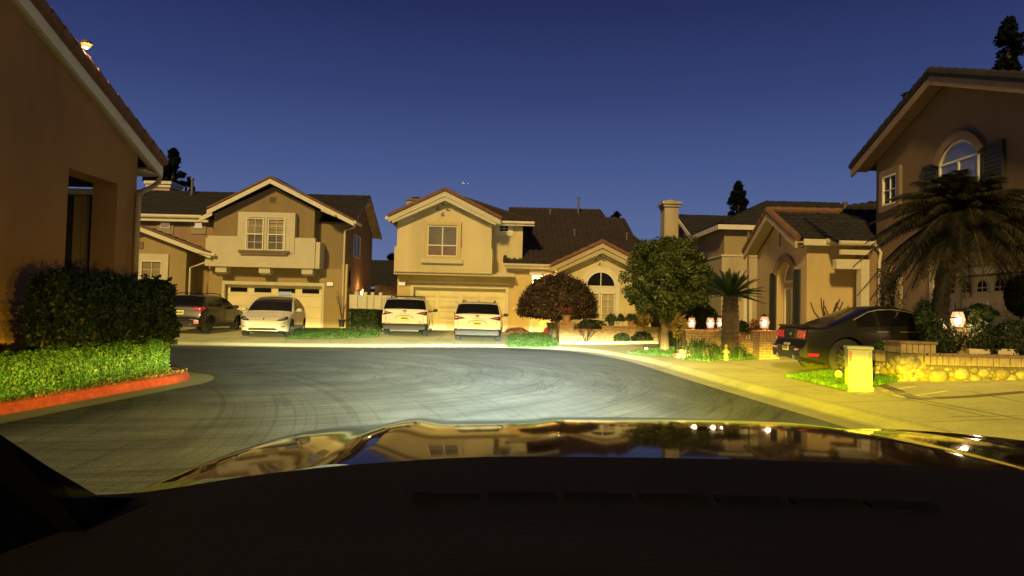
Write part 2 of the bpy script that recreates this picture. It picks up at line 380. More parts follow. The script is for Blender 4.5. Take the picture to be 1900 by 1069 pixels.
# brick ribbon and utility lids in the front of the right-hand wall
ribbon = brick_mat('paving_brick', (.17, .09, .05), (.12, .07, .045), (.25, .22, .16), bw=.2, bh=.2)
rb = MB()
pts = [G(1618, 712, .18), G(1660, 728, .17), G(1700, 744, .16), G(1800, 741, .19), G(1905, 735, .22)]
for a, c in zip(pts[:-1], pts[1:]): flat_strip(rb, (a[0], a[1]), (c[0], c[1]), .2, .008)
S(rb.build('brick_ribbon', ribbon))
for lab, q in (('square concrete utility lid nearest the brick ribbon corner', [(1672, 738), (1758, 732), (1735, 728), (1655, 733)]), ('square concrete utility lid beside the green utility box', [(1640, 727), (1700, 723), (1690, 719.5), (1632, 722)])):
    P = [Vector((*G(*p, .18), .0)) for p in q]; mb = MB()
    vs = [(p.x, p.y, hz(p.x, p.y)+.002) for p in P]+[(p.x, p.y, hz(p.x, p.y)+.008) for p in P]
    mb.add(vs, [(4, 5, 6, 7), (0, 1, 5, 4), (1, 2, 6, 5), (2, 3, 7, 6), (3, 0, 4, 7)])
    tag(mb.build('concrete_slab', concrete), lab, 'utility cover', 'utility lids in the pavement')
# pale gravel edging row in front of the garden bed is built with the garden
# ------------------------------------------------------------------ building kit
class Wall:
    """a vertical plane: o origin, r right (seen from outside), n outward"""
    def __init__(s, o, r, n): s.o = Vector(o); s.r = Vector(r); s.n = Vector(n)
    def p(s, u, z, d=0): q = s.o+s.r*u+s.n*d; return Vector((q.x, q.y, z))
    def box(s, mb, u0, u1, z0, z1, d0, d1):
        P = [s.p(u, z, d) for u in (u0, u1) for d in (d0, d1) for z in (z0, z1)]
        return mb.add(P, [(0, 1, 3, 2), (4, 6, 7, 5), (0, 4, 5, 1), (2, 3, 7, 6), (0, 2, 6, 4), (1, 5, 7, 3)])
    def poly(s, mb, uz, d0, d1): return mb.prism([s.p(u, z, d0) for u, z in uz], s.n*(d1-d0))
    def frame(s, mb, u0, u1, z0, z1, w, d0, d1):
        s.box(mb, u0, u0+w, z0, z1, d0, d1); s.box(mb, u1-w, u1, z0, z1, d0, d1)
        s.box(mb, u0+w, u1-w, z0, z0+w, d0, d1); s.box(mb, u0+w, u1-w, z1-w, z1, d0, d1)
    def arc(s, mb, uc, zc, r0, r1, d0, d1, n=20, a0=0, a1=PI):
        for i in range(n):
            a = a0+(a1-a0)*i/n; b = a0+(a1-a0)*(i+1)/n
            s.poly(mb, [(uc+r0*math.cos(a), zc+r0*math.sin(a)), (uc+r1*math.cos(a), zc+r1*math.sin(a)), (uc+r1*math.cos(b), zc+r1*math.sin(b)), (uc+r0*math.cos(b), zc+r0*math.sin(b))], d0, d1)

def window(W, u0, u1, z0, z1, par, nx=2, nz=2, pane=None, fmat=None, d=.02, fw=.05, bar=.022, split=None, label=None, rail=None, pane2=None):
    """frame mesh > pane; split = vertical mullion positions (0..1), rail = meeting rail height (0..1)"""
    mb = MB(); W.frame(mb, u0, u1, z0, z1, fw, d, d+.07)
    for k in range(1, nx): u = u0+(u1-u0)*k/nx; W.box(mb, u-bar/2, u+bar/2, z0+fw, z1-fw, d+.01, d+.045)
    for k in range(1, nz): z = z0+(z1-z0)*k/nz; W.box(mb, u0+fw, u1-fw, z-bar/2, z+bar/2, d+.013, d+.042)
    for sp in (split or []): u = u0+(u1-u0)*sp; W.box(mb, u-.03, u+.03, z0+fw, z1-fw, d+.005, d+.06)
    if rail: z = z0+(z1-z0)*rail; W.box(mb, u0+fw, u1-fw, z-.03, z+.03, d+.003, d+.062)
    w = mb.build('window', fmat or frame_white, par)
    if label: w['label'] = label
    pm = MB()
    zz = z0+(z1-z0)*rail if (rail and pane2) else z1-fw*.5
    W.box(pm, u0+fw*.5, u1-fw*.5, (z0+fw*.5) if not (rail and pane2) else zz, z1-fw*.5, d-.01, d+.006); pm.build('pane', pane or pane_dark, w)
    if rail and pane2:
        pm = MB(); W.box(pm, u0+fw*.5, u1-fw*.5, z0+fw*.5, zz, d-.01, d+.006); pm.build('pane', pane2, w)
    return w

def roof_sheet(poly, mat_, name, par, pitch=.30, course=.40, amp=.035, under=True, thick=.05):
    """tiled roof plane: first edge of poly is the eave; corrugated courses clipped to the outline"""
    P = [Vector(p) for p in poly]; u = (P[1]-P[0]).normalized()
    n = (P[1]-P[0]).cross(P[2]-P[0]).normalized()
    if n.z < 0: n = -n
    v = n.cross(u).normalized()
    if v.z < 0: v = -v
    U = [(p-P[0]).dot(u) for p in P]; V = [(p-P[0]).dot(v) for p in P]
    u0, u1 = min(U)-.05, max(U)+.05; v0, v1 = min(V), max(V)+.02
    nu = int((u1-u0)/pitch*6)+1; nc = int((v1-v0)/course)+1
    us = np.linspace(u0, u1, nu); prof = amp*np.abs(np.sin(np.pi*us/pitch))**.8
    jit = rng.normal(0, .006, (nc, nu))
    vs = []; fs = []; row = 0
    for c in range(nc):
        va, vb = v0+c*course, min(v0+(c+1)*course, v1)
        for vv, lift in ((va, .045), (vb, .012)):
            for i in range(nu): vs.append(P[0]+u*us[i]+v*vv+n*(prof[i]+lift+jit[c, (i//6)*6 % nu]))
    for r in range(2*nc-1):
        for i in range(nu-1): fs.append((r*nu+i, r*nu+i+1, (r+1)*nu+i+1, (r+1)*nu+i))
    bm = bmesh.new(); bv = [bm.verts.new(p) for p in vs]
    for f in fs: bm.faces.new([bv[i] for i in f])
    cen = sum(P, Vector())/len(P)
    for i in range(len(P)):
        a, b_ = P[i], P[(i+1) % len(P)]; e = (b_-a).normalized(); pn = e.cross(n)
        if pn.dot(cen-a) > 0: pn = -pn
        g = bm.verts[:]+bm.edges[:]+bm.faces[:]
        bmesh.ops.bisect_plane(bm, geom=g, dist=1e-5, plane_co=a, plane_no=pn, clear_outer=True)
    if under:
        lo = [bm.verts.new(p-n*.005) for p in P]; lo2 = [bm.verts.new(p-n*thick) for p in P]
        bm.faces.new(lo); bm.faces.new(lo2)
        for i in range(len(P)): j = (i+1) % len(P); bm.faces.new([lo[i], lo[j], lo2[j], lo2[i]])
    org = ORIG.get(par.name, Vector()); 
    for vv in bm.verts: vv.co -= org
    me = bpy.data.meshes.new(name); bm.to_mesh(me); bm.free(); me.materials.append(mat_)
    o = bpy.data.objects.new(name, me); COL.objects.link(o); o.parent = par; ORIG[o.name] = org
    return o
def beam(mb, a, b, w, h, drop=0):
    """board from a to b, w thick horizontally, h tall (vertical face kept vertical)"""
    a = Vector(a); b = Vector(b); t = (b-a); s = Vector((-t.y, t.x, 0)); s = s.normalized()*w/2 if s.length > 1e-6 else Vector((w/2, 0, 0))
    z = Vector((0, 0, -h)); d = Vector((0, 0, -drop)); a = a+d; b = b+d
    return mb.add([a+s, a-s, a-s+z, a+s+z, b+s, b-s, b-s+z, b+s+z], [(0, 1, 2, 3), (7, 6, 5, 4), (0, 4, 5, 1), (1, 5, 6, 2), (2, 6, 7, 3), (3, 7, 4, 0)])
def ridge_caps(mb, a, b, r=.11, step=.42):
    a = Vector(a); b = Vector(b); L = (b-a).length; n = max(1, int(L/step)); t = (b-a)/n
    for i in range(n): mb.tube([a+t*i+Vector((0, 0, .02)), a+t*(i+1.06)+Vector((0, 0, .035))], [r*.92, r*1.05], 8)
def gutter(mb, a, b, r=.065):
    a = Vector(a); b = Vector(b); mb.tube([a, b], r, 8)
def pipe(par, x, y, z0, z1, r=.05, name='vent_pipe'):
    mb = MB(); mb.lathe([(r, z0), (r, z1-.12), (r*1.5, z1-.1), (r*1.5, z1), (r*.6, z1)], (x, y, 0), 10); mb.lathe([(r*2.6, z0), (r*1.1, z0+.12)], (x, y, 0), 10)
    return mb.build(name, metal_pipe, par)
def number_light(W, u0, u1, z0, z1, par):
    mb = MB(); W.frame(mb, u0, u1, z0, z1, .018, .002, .07); W.box(mb, u0, u1, z0, z1, .0, .01)
    o = mb.build('number_light', frame_white, par)
    g = MB(); W.box(g, u0+.018, u1-.018, z0+.018, z1-.018, .012, .05); p = g.build('lit_panel', number_glow, o)
    d = MB(); w = (u1-u0)/6
    for k in range(4):
        u = u0+w*(1+k); W.frame(d, u+.005, u+w*.8, z0+.035, z1-.035, .008, .051, .055)
    d.build('digit', trim_brown, o); return o
number_glow = emis('number_glow', (1, .72, .36), 1.6)
def garage_sections(W, u0, u1, z0, z1, par, rows, cols, emb=True, top_windows=0, mat_=None, arch=False):
    """sectional door: slab, section joints, embossed panels, optional window row; frame child"""
    mat_ = mat_ or garage_white
    mb = MB(); hgt = (z1-z0)/rows
    for r in range(rows): W.box(mb, u0, u1, z0+r*hgt+.012, z0+(r+1)*hgt-.012, -.05, -.012)
    W.box(mb, u0, u1, z0, z1, -.07, -.03)
    cw = (u1-u0)/cols
    for r in range(rows):
        if top_windows and r == rows-1: continue
        for c in range(cols):
            if emb:
                W.frame(mb, u0+c*cw+.10, u0+(c+1)*cw-.10, z0+r*hgt+.09, z0+(r+1)*hgt-.09, .045, -.012, .03)
                W.box(mb, u0+c*cw+.17, u0+(c+1)*cw-.17, z0+r*hgt+.15, z0+(r+1)*hgt-.15, -.012, .012)
    if not emb:
        for r in range(rows): W.box(mb, u0, u1, z0+r*hgt+.03, z0+r*hgt+.05, -.012, -.004)
    door = mb.build('garage_door', mat_, par)
    if top_windows:
        cw = (u1-u0)/top_windows; r = rows-1
        for c in range(top_windows):
            a, b_ = u0+c*cw+(.14 if not arch else .10), u0+(c+1)*cw-(.14 if not arch else .10); za, zb = z0+r*hgt+.13, z0+(r+1)*hgt-.12
            if not arch:
                f = MB(); W.frame(f, a, b_, za, zb, .03, -.012, .012); fo = f.build('window', mat_, door)
                g = MB(); W.box(g, a+.03, b_-.03, za+.03, zb-.03, -.012, -.004); W_pane(g, fo)
            else:
                rr = (b_-a)/2; uc = (a+b_)/2; zs = zb-rr+.04
                f = MB(); W.arc(f, uc, zs, rr-.028, rr, -.012, .012, 14); W.box(f, a, a+.028, za, zs, -.012, .012); W.box(f, b_-.028, b_, za, zs, -.012, .012); W.box(f, a+.028, b_-.028, za, za+.028, -.012, .012)
                W.box(f, uc-.01, uc+.01, za+.028, zs+rr-.03, -.01, .008); W.box(f, a+.028, b_-.028, zs-.012, zs+.012, -.011, .007)
                pts = [(a+.028, za+.028), (b_-.028, za+.028), (b_-.028, zs)]+[(uc+(rr-.028)*math.cos(t), zs+(rr-.028)*math.sin(t)) for t in np.linspace(.1, PI-.1, 11)]+[(a+.028, zs)]
                W.poly(f2 := MB(), pts, -.012, -.005)
                fo = f.build('window', mat_, door); W_pane(f2, fo)
    return door
def W_pane(mb, par, m=None): return mb.build('pane', m or pane_dark, par)
def downspout(par, pts, r=.045, m=None):
    mb = MB(); mb.tube(pts, r, 8); 
    return mb.build('downspout', m or trim_cream, par)
FRONT = ((1, 0, 0), (0, -1, 0))
# ================================================================== house 1 : brown two storey, cream band over the garage
h1 = thing('brown_house', 'brown two storey stucco house with cream band and corbels above its garage', 'house', (-12, 36, .3))
def wallX(Y): return Wall((0, Y, 0), *FRONT)
def gable_block(par, name, m, x0, x1, y0, y1, z0, ze0, ze1, xr, zr):
    """block with a gable facing -Y"""
    mb = MB(); mb.prism([(x0, y0, z0), (x1, y0, z0), (x1, y0, ze1), (xr, y0, zr), (x0, y0, ze0)], (0, y1-y0, 0)); return mb.build(name, m, par)
# lower storey with garage opening (three boxes round the opening)
mb = MB(); Yg = 34.7
mb.bb(-15.05, -14.27, Yg, 36.5, .1, 3.35); mb.bb(-9.38, -8.42, Yg, 36.5, .1, 3.35); mb.bb(-14.27, -9.38, Yg, 36.5, 2.5, 3.35)
mb.bb(-15.05, -8.42, Yg+.3, 36.5, 2.5, 3.34)
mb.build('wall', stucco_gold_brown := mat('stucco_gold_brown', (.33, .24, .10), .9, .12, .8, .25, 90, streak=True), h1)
W = wallX(Yg)
mb = MB(); W.box(mb, -14.36, -14.22, .1, 2.62, -.2, .03); W.box(mb, -9.42, -9.28, .1, 2.62, -.2, .03); W.box(mb, -14.22, -9.42, 2.46, 2.62, -.2, .03)
mb.build('garage_trim', trim_cream, h1)
Wg = wallX(Yg+.22); garage_sections(Wg, -14.2, -9.43, .34, 2.47, h1, 4, 4, emb=False, top_windows=4)
mb = MB(); Wg.box(mb, -11.62, -10.98, 1.98, 2.16, -.0, .02); mb.build('paper_sign', emis('paper_glow', (.9, .8, .55), .55), h1)  # sheet brightness put in as emission; there is no lamp
number_light(W, -9.16, -8.86, 2.5, 2.68, h1)
# upper storey
mb = MB()
mb.prism([(-14.72, 34.3, 3.34), (-9.78, 34.3, 3.34), (-9.78, 34.3, 6.25), (-11.86, 34.3, 7.3), (-14.72, 34.3, 5.9)], (0, 3, 0)); mb.build('wall', stucco_brown, h1)
mb = MB(); mb.bb(-15.0, -8.42, 34.9, 37, 3.34, 5.6); mb.build('wall', stucco_brown, h1)
W2 = wallX(34.3)
mb = MB(); W2.box(mb, -14.85, -9.62, 3.3, 4.78, -.0, .32); W2.box(mb, -9.62, -9.40, 3.3, 4.6, -.6, .25); W2.box(mb, -15.0, -14.85, 3.32, 4.7, -.6, .2)
band = mb.build('band', trim_cream, h1)
for u in (-14.2, -12.08, -10.0):
    mb = MB(); W.box(mb, u-.27, u+.27, 3.02, 3.30, .0, .62); W.box(mb, u-.25, u+.25, 2.95, 3.02, .0, .45); mb.build('corbel', trim_cream, h1)
mb = MB(); W2.box(mb, -13.4, -12.88, 4.0, 5.98, .0, .36); W2.box(mb, -11.2, -10.62, 4.0, 5.98, .0, .36); W2.box(mb, -12.88, -11.2, 5.72, 5.98, .0, .36); W2.box(mb, -12.2, -11.98, 4.1, 5.72, .0, .35)
W2.box(mb, -12.88, -11.2, 4.0, 5.72, .0, .3); mb.build('window_surround', trim_cream, h1)
mb = MB(); W2.box(mb, -13.3, -10.85, 4.02, 4.12, .3, .46); W2.box(mb, -13.22, -10.93, 3.9, 4.02, .3, .42); mb.build('sill', trim_brown, h1)
window(W2, -12.98, -12.12, 4.13, 5.68, h1, 2, 4, pane_blind, d=.34, rail=.5, pane2=pane_blind_dark, label='left sash window with cream blind behind grid')
window(W2, -11.92, -11.06, 4.13, 5.68, h1, 2, 4, blind_mat('pane_blind_wide', (.36, .28, .13), (.12, .08, .035), .16), d=.34, rail=.5, pane2=blind_mat('pane_blind_wide_dark', (.16, .13, .085), (.06, .045, .03), .13), label='right sash window with slatted blind')
mb = MB(); W2.frame(mb, -12.02, -11.70, 6.5, 6.8, .03, .0, .04)
for k in range(6): W2.box(mb, -11.99, -11.73, 6.53+k*.045, 6.55+k*.045, .0, .03)
mb.build('gable_vent', trim_brown, h1)
# main mass behind, ridge along X
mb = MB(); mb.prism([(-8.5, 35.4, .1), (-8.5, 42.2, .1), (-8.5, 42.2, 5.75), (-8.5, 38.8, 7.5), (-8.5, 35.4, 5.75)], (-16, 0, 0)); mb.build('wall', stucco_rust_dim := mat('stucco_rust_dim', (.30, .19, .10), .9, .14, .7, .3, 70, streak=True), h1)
R1 = lambda poly, m=tile_dark, amp=.03: roof_sheet(poly, m, 'roof', h1, pitch=.33, course=.42, amp=amp)
zf, zr = 5.78, 7.68
R1([(-26, 35.1, zf), (-8.0, 35.1, zf), (-8.0, 38.8, zr), (-26, 38.8, zr)])
R1([(-8.0, 42.5, zf), (-26, 42.5, zf), (-26, 38.8, zr), (-8.0, 38.8, zr)])
mb = MB(); beam(mb, (-8.03, 35.05, zf+.02), (-8.03, 38.8, zr+.02), .06, .2); beam(mb, (-8.03, 38.8, zr+.02), (-8.03, 42.55, zf), .06, .2)
for k in range(6): y = 39.4+k*.55; z = zr-(y-38.8)*(zr-zf)/3.7-.1; mb.bb(-8.5, -8.05, y-.04, y+.04, z-.12, z)
mb.build('fascia', soffit_mat, h1)
mb = MB(); mb.prism([(-8.06, 38.8, zr-.07), (-8.06, 42.5, zf-.07), (-8.5, 42.5, zf-.07), (-8.5, 38.8, zr-.07)], (0, 0, -.03)); mb.build('soffit', soffit_mat, h1)
mb = MB(); gutter(mb, (-26, 35.02, zf+.03), (-15.3, 35.02, zf+.03), .1); beam(mb, (-26, 35.08, zf), (-15.3, 35.08, zf), .05, .22); mb.build('fascia', trim_white, h1)
# front gable roof (asymmetric: right slope runs down to the corner)
yv = 33.85; zp = 7.62; xp = -11.86
R1([(-14.85, 38.6, 6.02), (-14.85, yv, 6.02), (xp, yv, zp), (xp, 38.6, zp)])
R1([(-7.75, yv, 5.62), (-7.75, 35.9, 5.62), (-10.2, 38.6, 6.88), (xp, 38.6, zp), (xp, yv, zp)])
R1([(-15.4, 36.6, 5.72), (-15.4, 34.3, 5.72), (-14.6, 34.3, 6.1), (-14.6, 36.6, 6.1)])
mb = MB(); beam(mb, (-14.87, yv-.03, 6.0), (xp, yv-.03, zp-.02), .06, .22); beam(mb, (xp, yv-.03, zp-.02), (-7.73, yv-.03, 5.62), .06, .22); beam(mb, (-15.42, 34.27, 5.7), (-14.8, 34.27, 6.03), .06, .22)
mb.build('fascia', trim_white, h1)
mb = MB(); 
for a, c in (((-14.87, yv, 6.05), (xp, yv, zp+.03)), ((xp, yv, zp+.03), (-7.73, yv, 5.65))): beam(mb, Vector(a)+Vector((0, -.02, .09)), Vector(c)+Vector((0, -.02, .09)), .14, .1)
mb.build('verge_tiles', tile_edge, h1)
mb = MB(); gutter(mb, (-9.3, 33.7, 6.13), (-8.6, 33.7, 5.86), .07); mb.build('gutter', trim_white, h1); mb = MB(); gutter(mb, (-7.7, 33.8, 5.6), (-7.7, 35.2, 5.6), .08); mb.build('gutter', trim_white, h1)
downspout(h1, [(-7.75, 34.2, 5.55), (-7.85, 34.4, 5.4), (-8.36, 34.66, 5.25), (-8.36, 34.66, 2.0), (-8.36, 34.66, .35)], .05)
mb = MB(); mb.bb(-8.46, -8.2, 34.75, 35.05, .2, 3.6); mb.build('pilaster', stucco_gold, h1)
# windows of the rear mass
Wm = wallX(35.4)
for i, (a, c, pn) in enumerate([(292, 323, pane_lit_pink), (355, 383, pane_lit), (240, 257, pane_lit)]):
    xa, xb = xat(a, 420, 35.4), xat(c, 420, 35.4); zt_, zb_ = zat(a, 408, 35.4), zat(a, 434, 35.4)
    mb = MB(); Wm.frame(mb, xa, xb, zb_, zt_, .14, .0, .05); Wm.box(mb, xa+.14, xb-.14, zb_+.14, zb_+.3, 0, .05); mb.build('window_surround', trim_cream_dim := mat('trim_cream_dim', (.30, .24, .15), .8, .1, 2), h1)
    window(Wm, xa+.17, xb-.17, zb_+.28, zt_-.12, h1, 1, 1, pn, d=.02, fw=.04)
# left single storey wing with gable
Yw = 34.2
xL, xR, xg = -21.6, -15.95, xat(258, 420, 33.9); zg = zat(258, 420, 33.9)
gable_block(h1, 'wall', stucco_gold_brown, xL, xR, Yw, 37, .1, 3.75, 4.05, xg, zg-.25)
slR = [(-14.6, 33.85, 3.86), (-14.6, 36, 3.86), (xg, 36.5, zg), (xg, 33.85, zg)]
R1([(slR[0]), (-14.6, 35.6, 3.86), (xg, 35.6, zg), (xg, 33.85, zg)]); R1([(-21.9, 35.6, 3.86), (-21.9, 33.85, 3.86), (xg, 33.85, zg), (xg, 35.6, zg)])
mb = MB(); beam(mb, (-14.6, 33.82, 3.88), (xg, 33.82, zg), .06, .22); beam(mb, (xg, 33.82, zg), (-21.9, 33.82, 3.88), .06, .22); mb.build('fascia', trim_white, h1)
mb = MB(); beam(mb, (-14.6, 33.8, 4.0), (xg, 33.8, zg+.12), .14, .1); beam(mb, (xg, 33.8, zg+.12), (-21.9, 33.8, 4.0), .14, .1); mb.build('verge_tiles', tile_edge, h1)
mb = MB(); gutter(mb, (-15.2, 33.8, 3.95), (-14.4, 33.8, 3.82), .08); mb.build('gutter', trim_white, h1); mb = MB(); gutter(mb, (-14.5, 33.8, 3.86), (-14.5, 35, 3.86), .08); mb.build('gutter', trim_white, h1)
Wl = wallX(Yw)
ua, ub = xat(238, 500, Yw), xat(313, 500, Yw); za, zb_ = zat(275, 529, Yw), zat(275, 471, Yw)
mb = MB(); Wl.frame(mb, ua, ub, za, zb_, .36, .0, .08); mb.build('window_surround', trim_cream, h1)
u1 = xat(263, 500, Yw); u2 = xat(302, 500, Yw)
mb = MB(); Wl.box(mb, u1-.22, u1, za+.36, zb_-.36, 0, .06); mb.build('window_post', trim_cream, h1)
window(Wl, u1, u2, za+.3, zb_-.34, h1, 2, 2, pane_blind, d=.04, label='wing window with grid and pale blind')
window(Wl, ua+.3, u1-.22, za+.3, zb_-.34, h1, 1, 4, pane_blind_dark, d=.04)
mb = MB(); uv = xat(260, 455, Yw); zv = zat(260, 455, Yw); Wl.frame(mb, uv-.16, uv+.16, zv-.16, zv+.16, .03, 0, .05); Wl.box(mb, uv-.13, uv+.13, zv-.13, zv+.13, 0, .02); mb.build('gable_vent', trim_brown, h1)
downspout(h1, [(-14.5, 34.3, 3.8), (-15.0, 34.25, 3.5), (-15.72, 34.15, 3.2), (-15.72, 34.15, .3)], .05)
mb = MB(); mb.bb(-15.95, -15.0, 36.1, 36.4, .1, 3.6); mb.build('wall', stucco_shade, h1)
mb = MB(); mb.bb(-16.0, -14.9, 34.5, 34.7, .1, 1.55); mb.build('low_wall', trim_cream, h1)
# right side wall: window, sconce
Ws = Wall((-8.5, 0, 0), (0, 1, 0), (1, 0, 0))
yA, yB = 8.5*1300/(950-651), 8.5*1300/(950-664)
yA, yB = 36.9, 38.6
window(Ws, yA, yB, 4.15, 5.35, h1, 2, 1, pane_dark, d=.02, label='dark sliding window on the side wall')
def wall_lantern(W, u, z, par, glow, s=1.0):
    mb = MB(); W.box(mb, u-.05*s, u+.05*s, z-.12*s, z+.16*s, 0, .04*s); W.box(mb, u-.015*s, u+.015*s, z+.12*s, z+.15*s, .04*s, .2*s)
    c = W.p(u, z, .2*s); mb.lathe([(.03*s, .12*s), (.13*s, .10*s), (.02*s, .2*s)], c, 8); mb.lathe([(.07*s, -.17*s), (.09*s, -.14*s)], c, 8)
    for k in range(6): a = k*PI/3; mb.tube([c+Vector((.085*s*math.cos(a), .085*s*math.sin(a), -.15*s)), c+Vector((.11*s*math.cos(a), .11*s*math.sin(a), .1*s))], .008*s, 4)
    o = mb.build('sconce', metal_pipe, par)
    g = MB(); g.lathe([(.04*s, -.13*s), (.075*s, -.02*s), (.06*s, .08*s)], c, 10); g.build('bulb', glow, o); return c
glow_amber = emis('glow_amber', (1, .62, .25), 9)
c = wall_lantern(Ws, 38.6, zat(660, 543, 38.6), h1, glow_amber, 1.1)
def point_light(name, loc, energy, col, size=.08, par=None):
    l = bpy.data.lights.new(name, 'POINT'); l.energy = energy; l.color = col; l.shadow_soft_size = size
    o = bpy.data.objects.new(name, l); COL.objects.link(o)
    if par: o.parent = par; o.location = Vector(loc)-ORIG.get(par.name, Vector())
    else: o.location = loc
    return o
point_light('sconce_glow', c+Vector((.12, 0, .28)), 26, (1, .5, .14), .05, h1)
# chimney behind left
cx = xat(303, 345, 40); mb = MB(); mb.bb(cx-.62, cx+.62, 39.5, 40.7, 6.2, 8.0); mb.build('chimney', stucco_grey, h1)
mb = MB(); mb.bb(cx-.70, cx+.70, 39.42, 40.78, 8.0, 8.18); mb.bb(cx-.78, cx+.78, 39.34, 40.86, 8.18, 8.34); mb.build('chimney_cap', trim_white, h1)
px_ = xat(356, 360, 38.2); pipe(h1, px_, 38.2, 7.3, zat(356, 331, 38.2), .07)

# ================================================================== house 2 : cream two storey with arched window
h2 = thing('cream_house', 'cream two storey stucco house with arched window and brown barrel tile roof', 'house', (0, 38, .3))
Yg = 37.0; W = wallX(Yg)
xl, xr_ = -6.06, .62
mb = MB(); mb.bb(xl, -5.27, Yg, 38, .1, 3.5); mb.bb(-.26, .12, Yg, 38, .1, 3.5); mb.bb(-5.27, -.26, Yg, 38, 2.66, 3.5); mb.bb(xl+.02, .1, Yg+.4, 44, .1, 3.45); mb.build('wall', stucco_gold, h2)
mb = MB(); W.box(mb, -5.36, -5.2, .1, 2.74, -.25, .04); W.box(mb, -.33, -.17, .1, 2.74, -.25, .04); W.box(mb, -5.2, -.33, 2.62, 2.74, -.25, .04); W.box(mb, -5.5, -.05, 2.86, 2.95, 0, .06); mb.build('garage_trim', trim_white, h2)
garage_sections(wallX(Yg+.24), -5.2, -.34, .38, 2.62, h2, 4, 4)
number_light(W, xat(740, 527, Yg), xat(752, 527, Yg), zat(746, 530, Yg), zat(746, 523, Yg), h2)
# overhanging upper storey
Yu = 36.1; zb = 3.38; W2 = wallX(Yu)
gable_block(h2, 'wall', stucco_cream, -6.0, -1.12, Yu, 44, zb+.0, 6.2, 6.2, -3.56, 7.35)
mb = MB(); mb.bb(-1.13, .5, Yu+1.0, 44, zb, 6.25); mb.build('wall', stucco_cream, h2)
mb = MB(); W2.box(mb, -6.1, -1.05, zb-.02, 4.66, -1.0, .09); W2.box(mb, -6.02, -1.1, 4.66, 4.7, 0, .04); mb.build('band', stucco_cream, h2)
mb = MB(); mb.bb(-6.12, .12, Yu+.02, Yg+.02, zb-.14, zb-.03); mb.bb(-1.05, .12, Yu+.62, Yg+.1, zb-.1, zb+.1); mb.build('soffit', trim_cream, h2)
ua, ub = xat(794, 447, Yu), xat(849, 447, Yu); za, zt_ = zat(820, 476, Yu), zat(820, 420, Yu)
mb = MB(); W2.frame(mb, ua-.18, ub+.18, za-.16, zt_+.22, .17, .0, .14); W2.box(mb, ua-.02, ub+.02, za, zt_, 0, .1); mb.build('window_surround', stucco_gold, h2)
mb = MB(); W2.box(mb, ua-.3, ub+.3, za-.36, za-.14, .09, .26); mb.build('sill', trim_cream, h2)
window(W2, ua, ub, za, zt_, h2, 2, 1, blind_mat('pane_blind_grey', (.17, .145, .10), (.07, .05, .035), .09), d=.1, split=[.5], rail=.36, pane2=mat('pane_curtain_rose', (.16, .085, .055), .4, .4, 5, coat=.5), label='upper front window, blind raised above rose curtain')
def corner_marks(W, u, z, par, s=.2):
    for du, dz in ((0, s*.95), (-s*.85, .05*s), (s*.85, 0), (0, -s*.95)):
        u0, z0 = u+du, z+dz; mb = MB()
        W.poly(mb, [(u0-.42*s, z0-.02*s), (u0-.36*s, z0-.28*s), (u0+.26*s, z0-.28*s), (u0+.26*s, z0-.12*s), (u0-.20*s, z0-.12*s), (u0+.12*s, z0+.34*s), (u0+.0*s, z0+.44*s)], -.01, .035)
        mb.build('gable_ornament', metal_pipe, par)
corner_marks(W2, xat(823, 388, Yu), zat(823, 388, Yu), h2, .30)
Ww = wallX(Yu+1.0); ua, ub = xat(925.5, 424, Yu+1), xat(945, 424, Yu+1); za, zt_ = zat(935, 431, Yu+1), zat(935, 418, Yu+1)
mb = MB(); Ww.frame(mb, ua-.2, ub+.2, za-.2, zt_+.2, .2, 0, .06); mb.build('window_surround', trim_white, h2)
window(Ww, ua, ub, za, zt_, h2, 2, 2, pane_dark, d=.01)
# roofs
R2 = lambda poly, m=tile_brown, amp=.055: roof_sheet(poly, m, 'roof', h2, pitch=.30, course=.40, amp=amp)
yv = 35.65; xp, zp = -3.54, 7.52
R2([(-6.4, 42, 6.12), (-6.4, yv, 6.12), (xp, yv, zp), (xp, 42, zp)]); R2([(-.66, yv, 6.12), (-.66, 39, 6.12), (xp, 42, zp), (xp, yv, zp)])
mb = MB(); beam(mb, (-6.4, yv, 6.1), (xp, yv, zp-.02), .08, .24); beam(mb, (xp, yv, zp-.02), (-.66, yv, 6.1), .08, .24); beam(mb, (-6.2, yv+.1, 6.02), (xp, yv+.1, zp-.28), .2, .2); beam(mb, (xp, yv+.1, zp-.28), (-.9, yv+.1, 6.02), .2, .2); mb.build('fascia', trim_cream, h2)
mb = MB(); ridge_caps(mb, (-6.42, yv+.02, 6.17), (xp, yv+.02, zp+.06), .12); ridge_caps(mb, (-.62, yv+.02, 6.17), (xp, yv+.02, zp+.06), .12); mb.build('verge_tiles', tile_edge, h2)
mb = MB(); gutter(mb, (-6.5, yv+.05, 6.08), (-6.5, 42, 6.08), .09); mb.build('gutter', trim_white, h2)
# hip behind
c0 = Vector((1.05, 36.75, 6.18)); rd = Vector((-3.1, 40.6, 8.0)); 
R2([(-2.6, 36.75, 6.18), c0, rd, (-3.4, 40.6, 8.0)]); R2([c0, (1.05, 44.4, 6.18), rd])
R2([(1.05, 44.4, 6.18), (-6.4, 44.4, 6.18), (-3.4, 40.6, 8.0), rd]); R2([(-6.4, 44.4, 6.18), (-6.4, 37.5, 6.18), (-3.4, 40.6, 8.0)])
mb = MB(); ridge_caps(mb, c0, rd); mb.build('ridge_tiles', tile_brown, h2)
mb = MB(); beam(mb, (-.75, 36.72, 6.17), (1.08, 36.72, 6.17), .05, .2); beam(mb, (1.08, 36.7, 6.17), (1.08, 44, 6.17), .05, .2); gutter(mb, (-.7, 36.66, 6.13), (1.1, 36.66, 6.13), .08); mb.build('gutter', trim_white, h2)
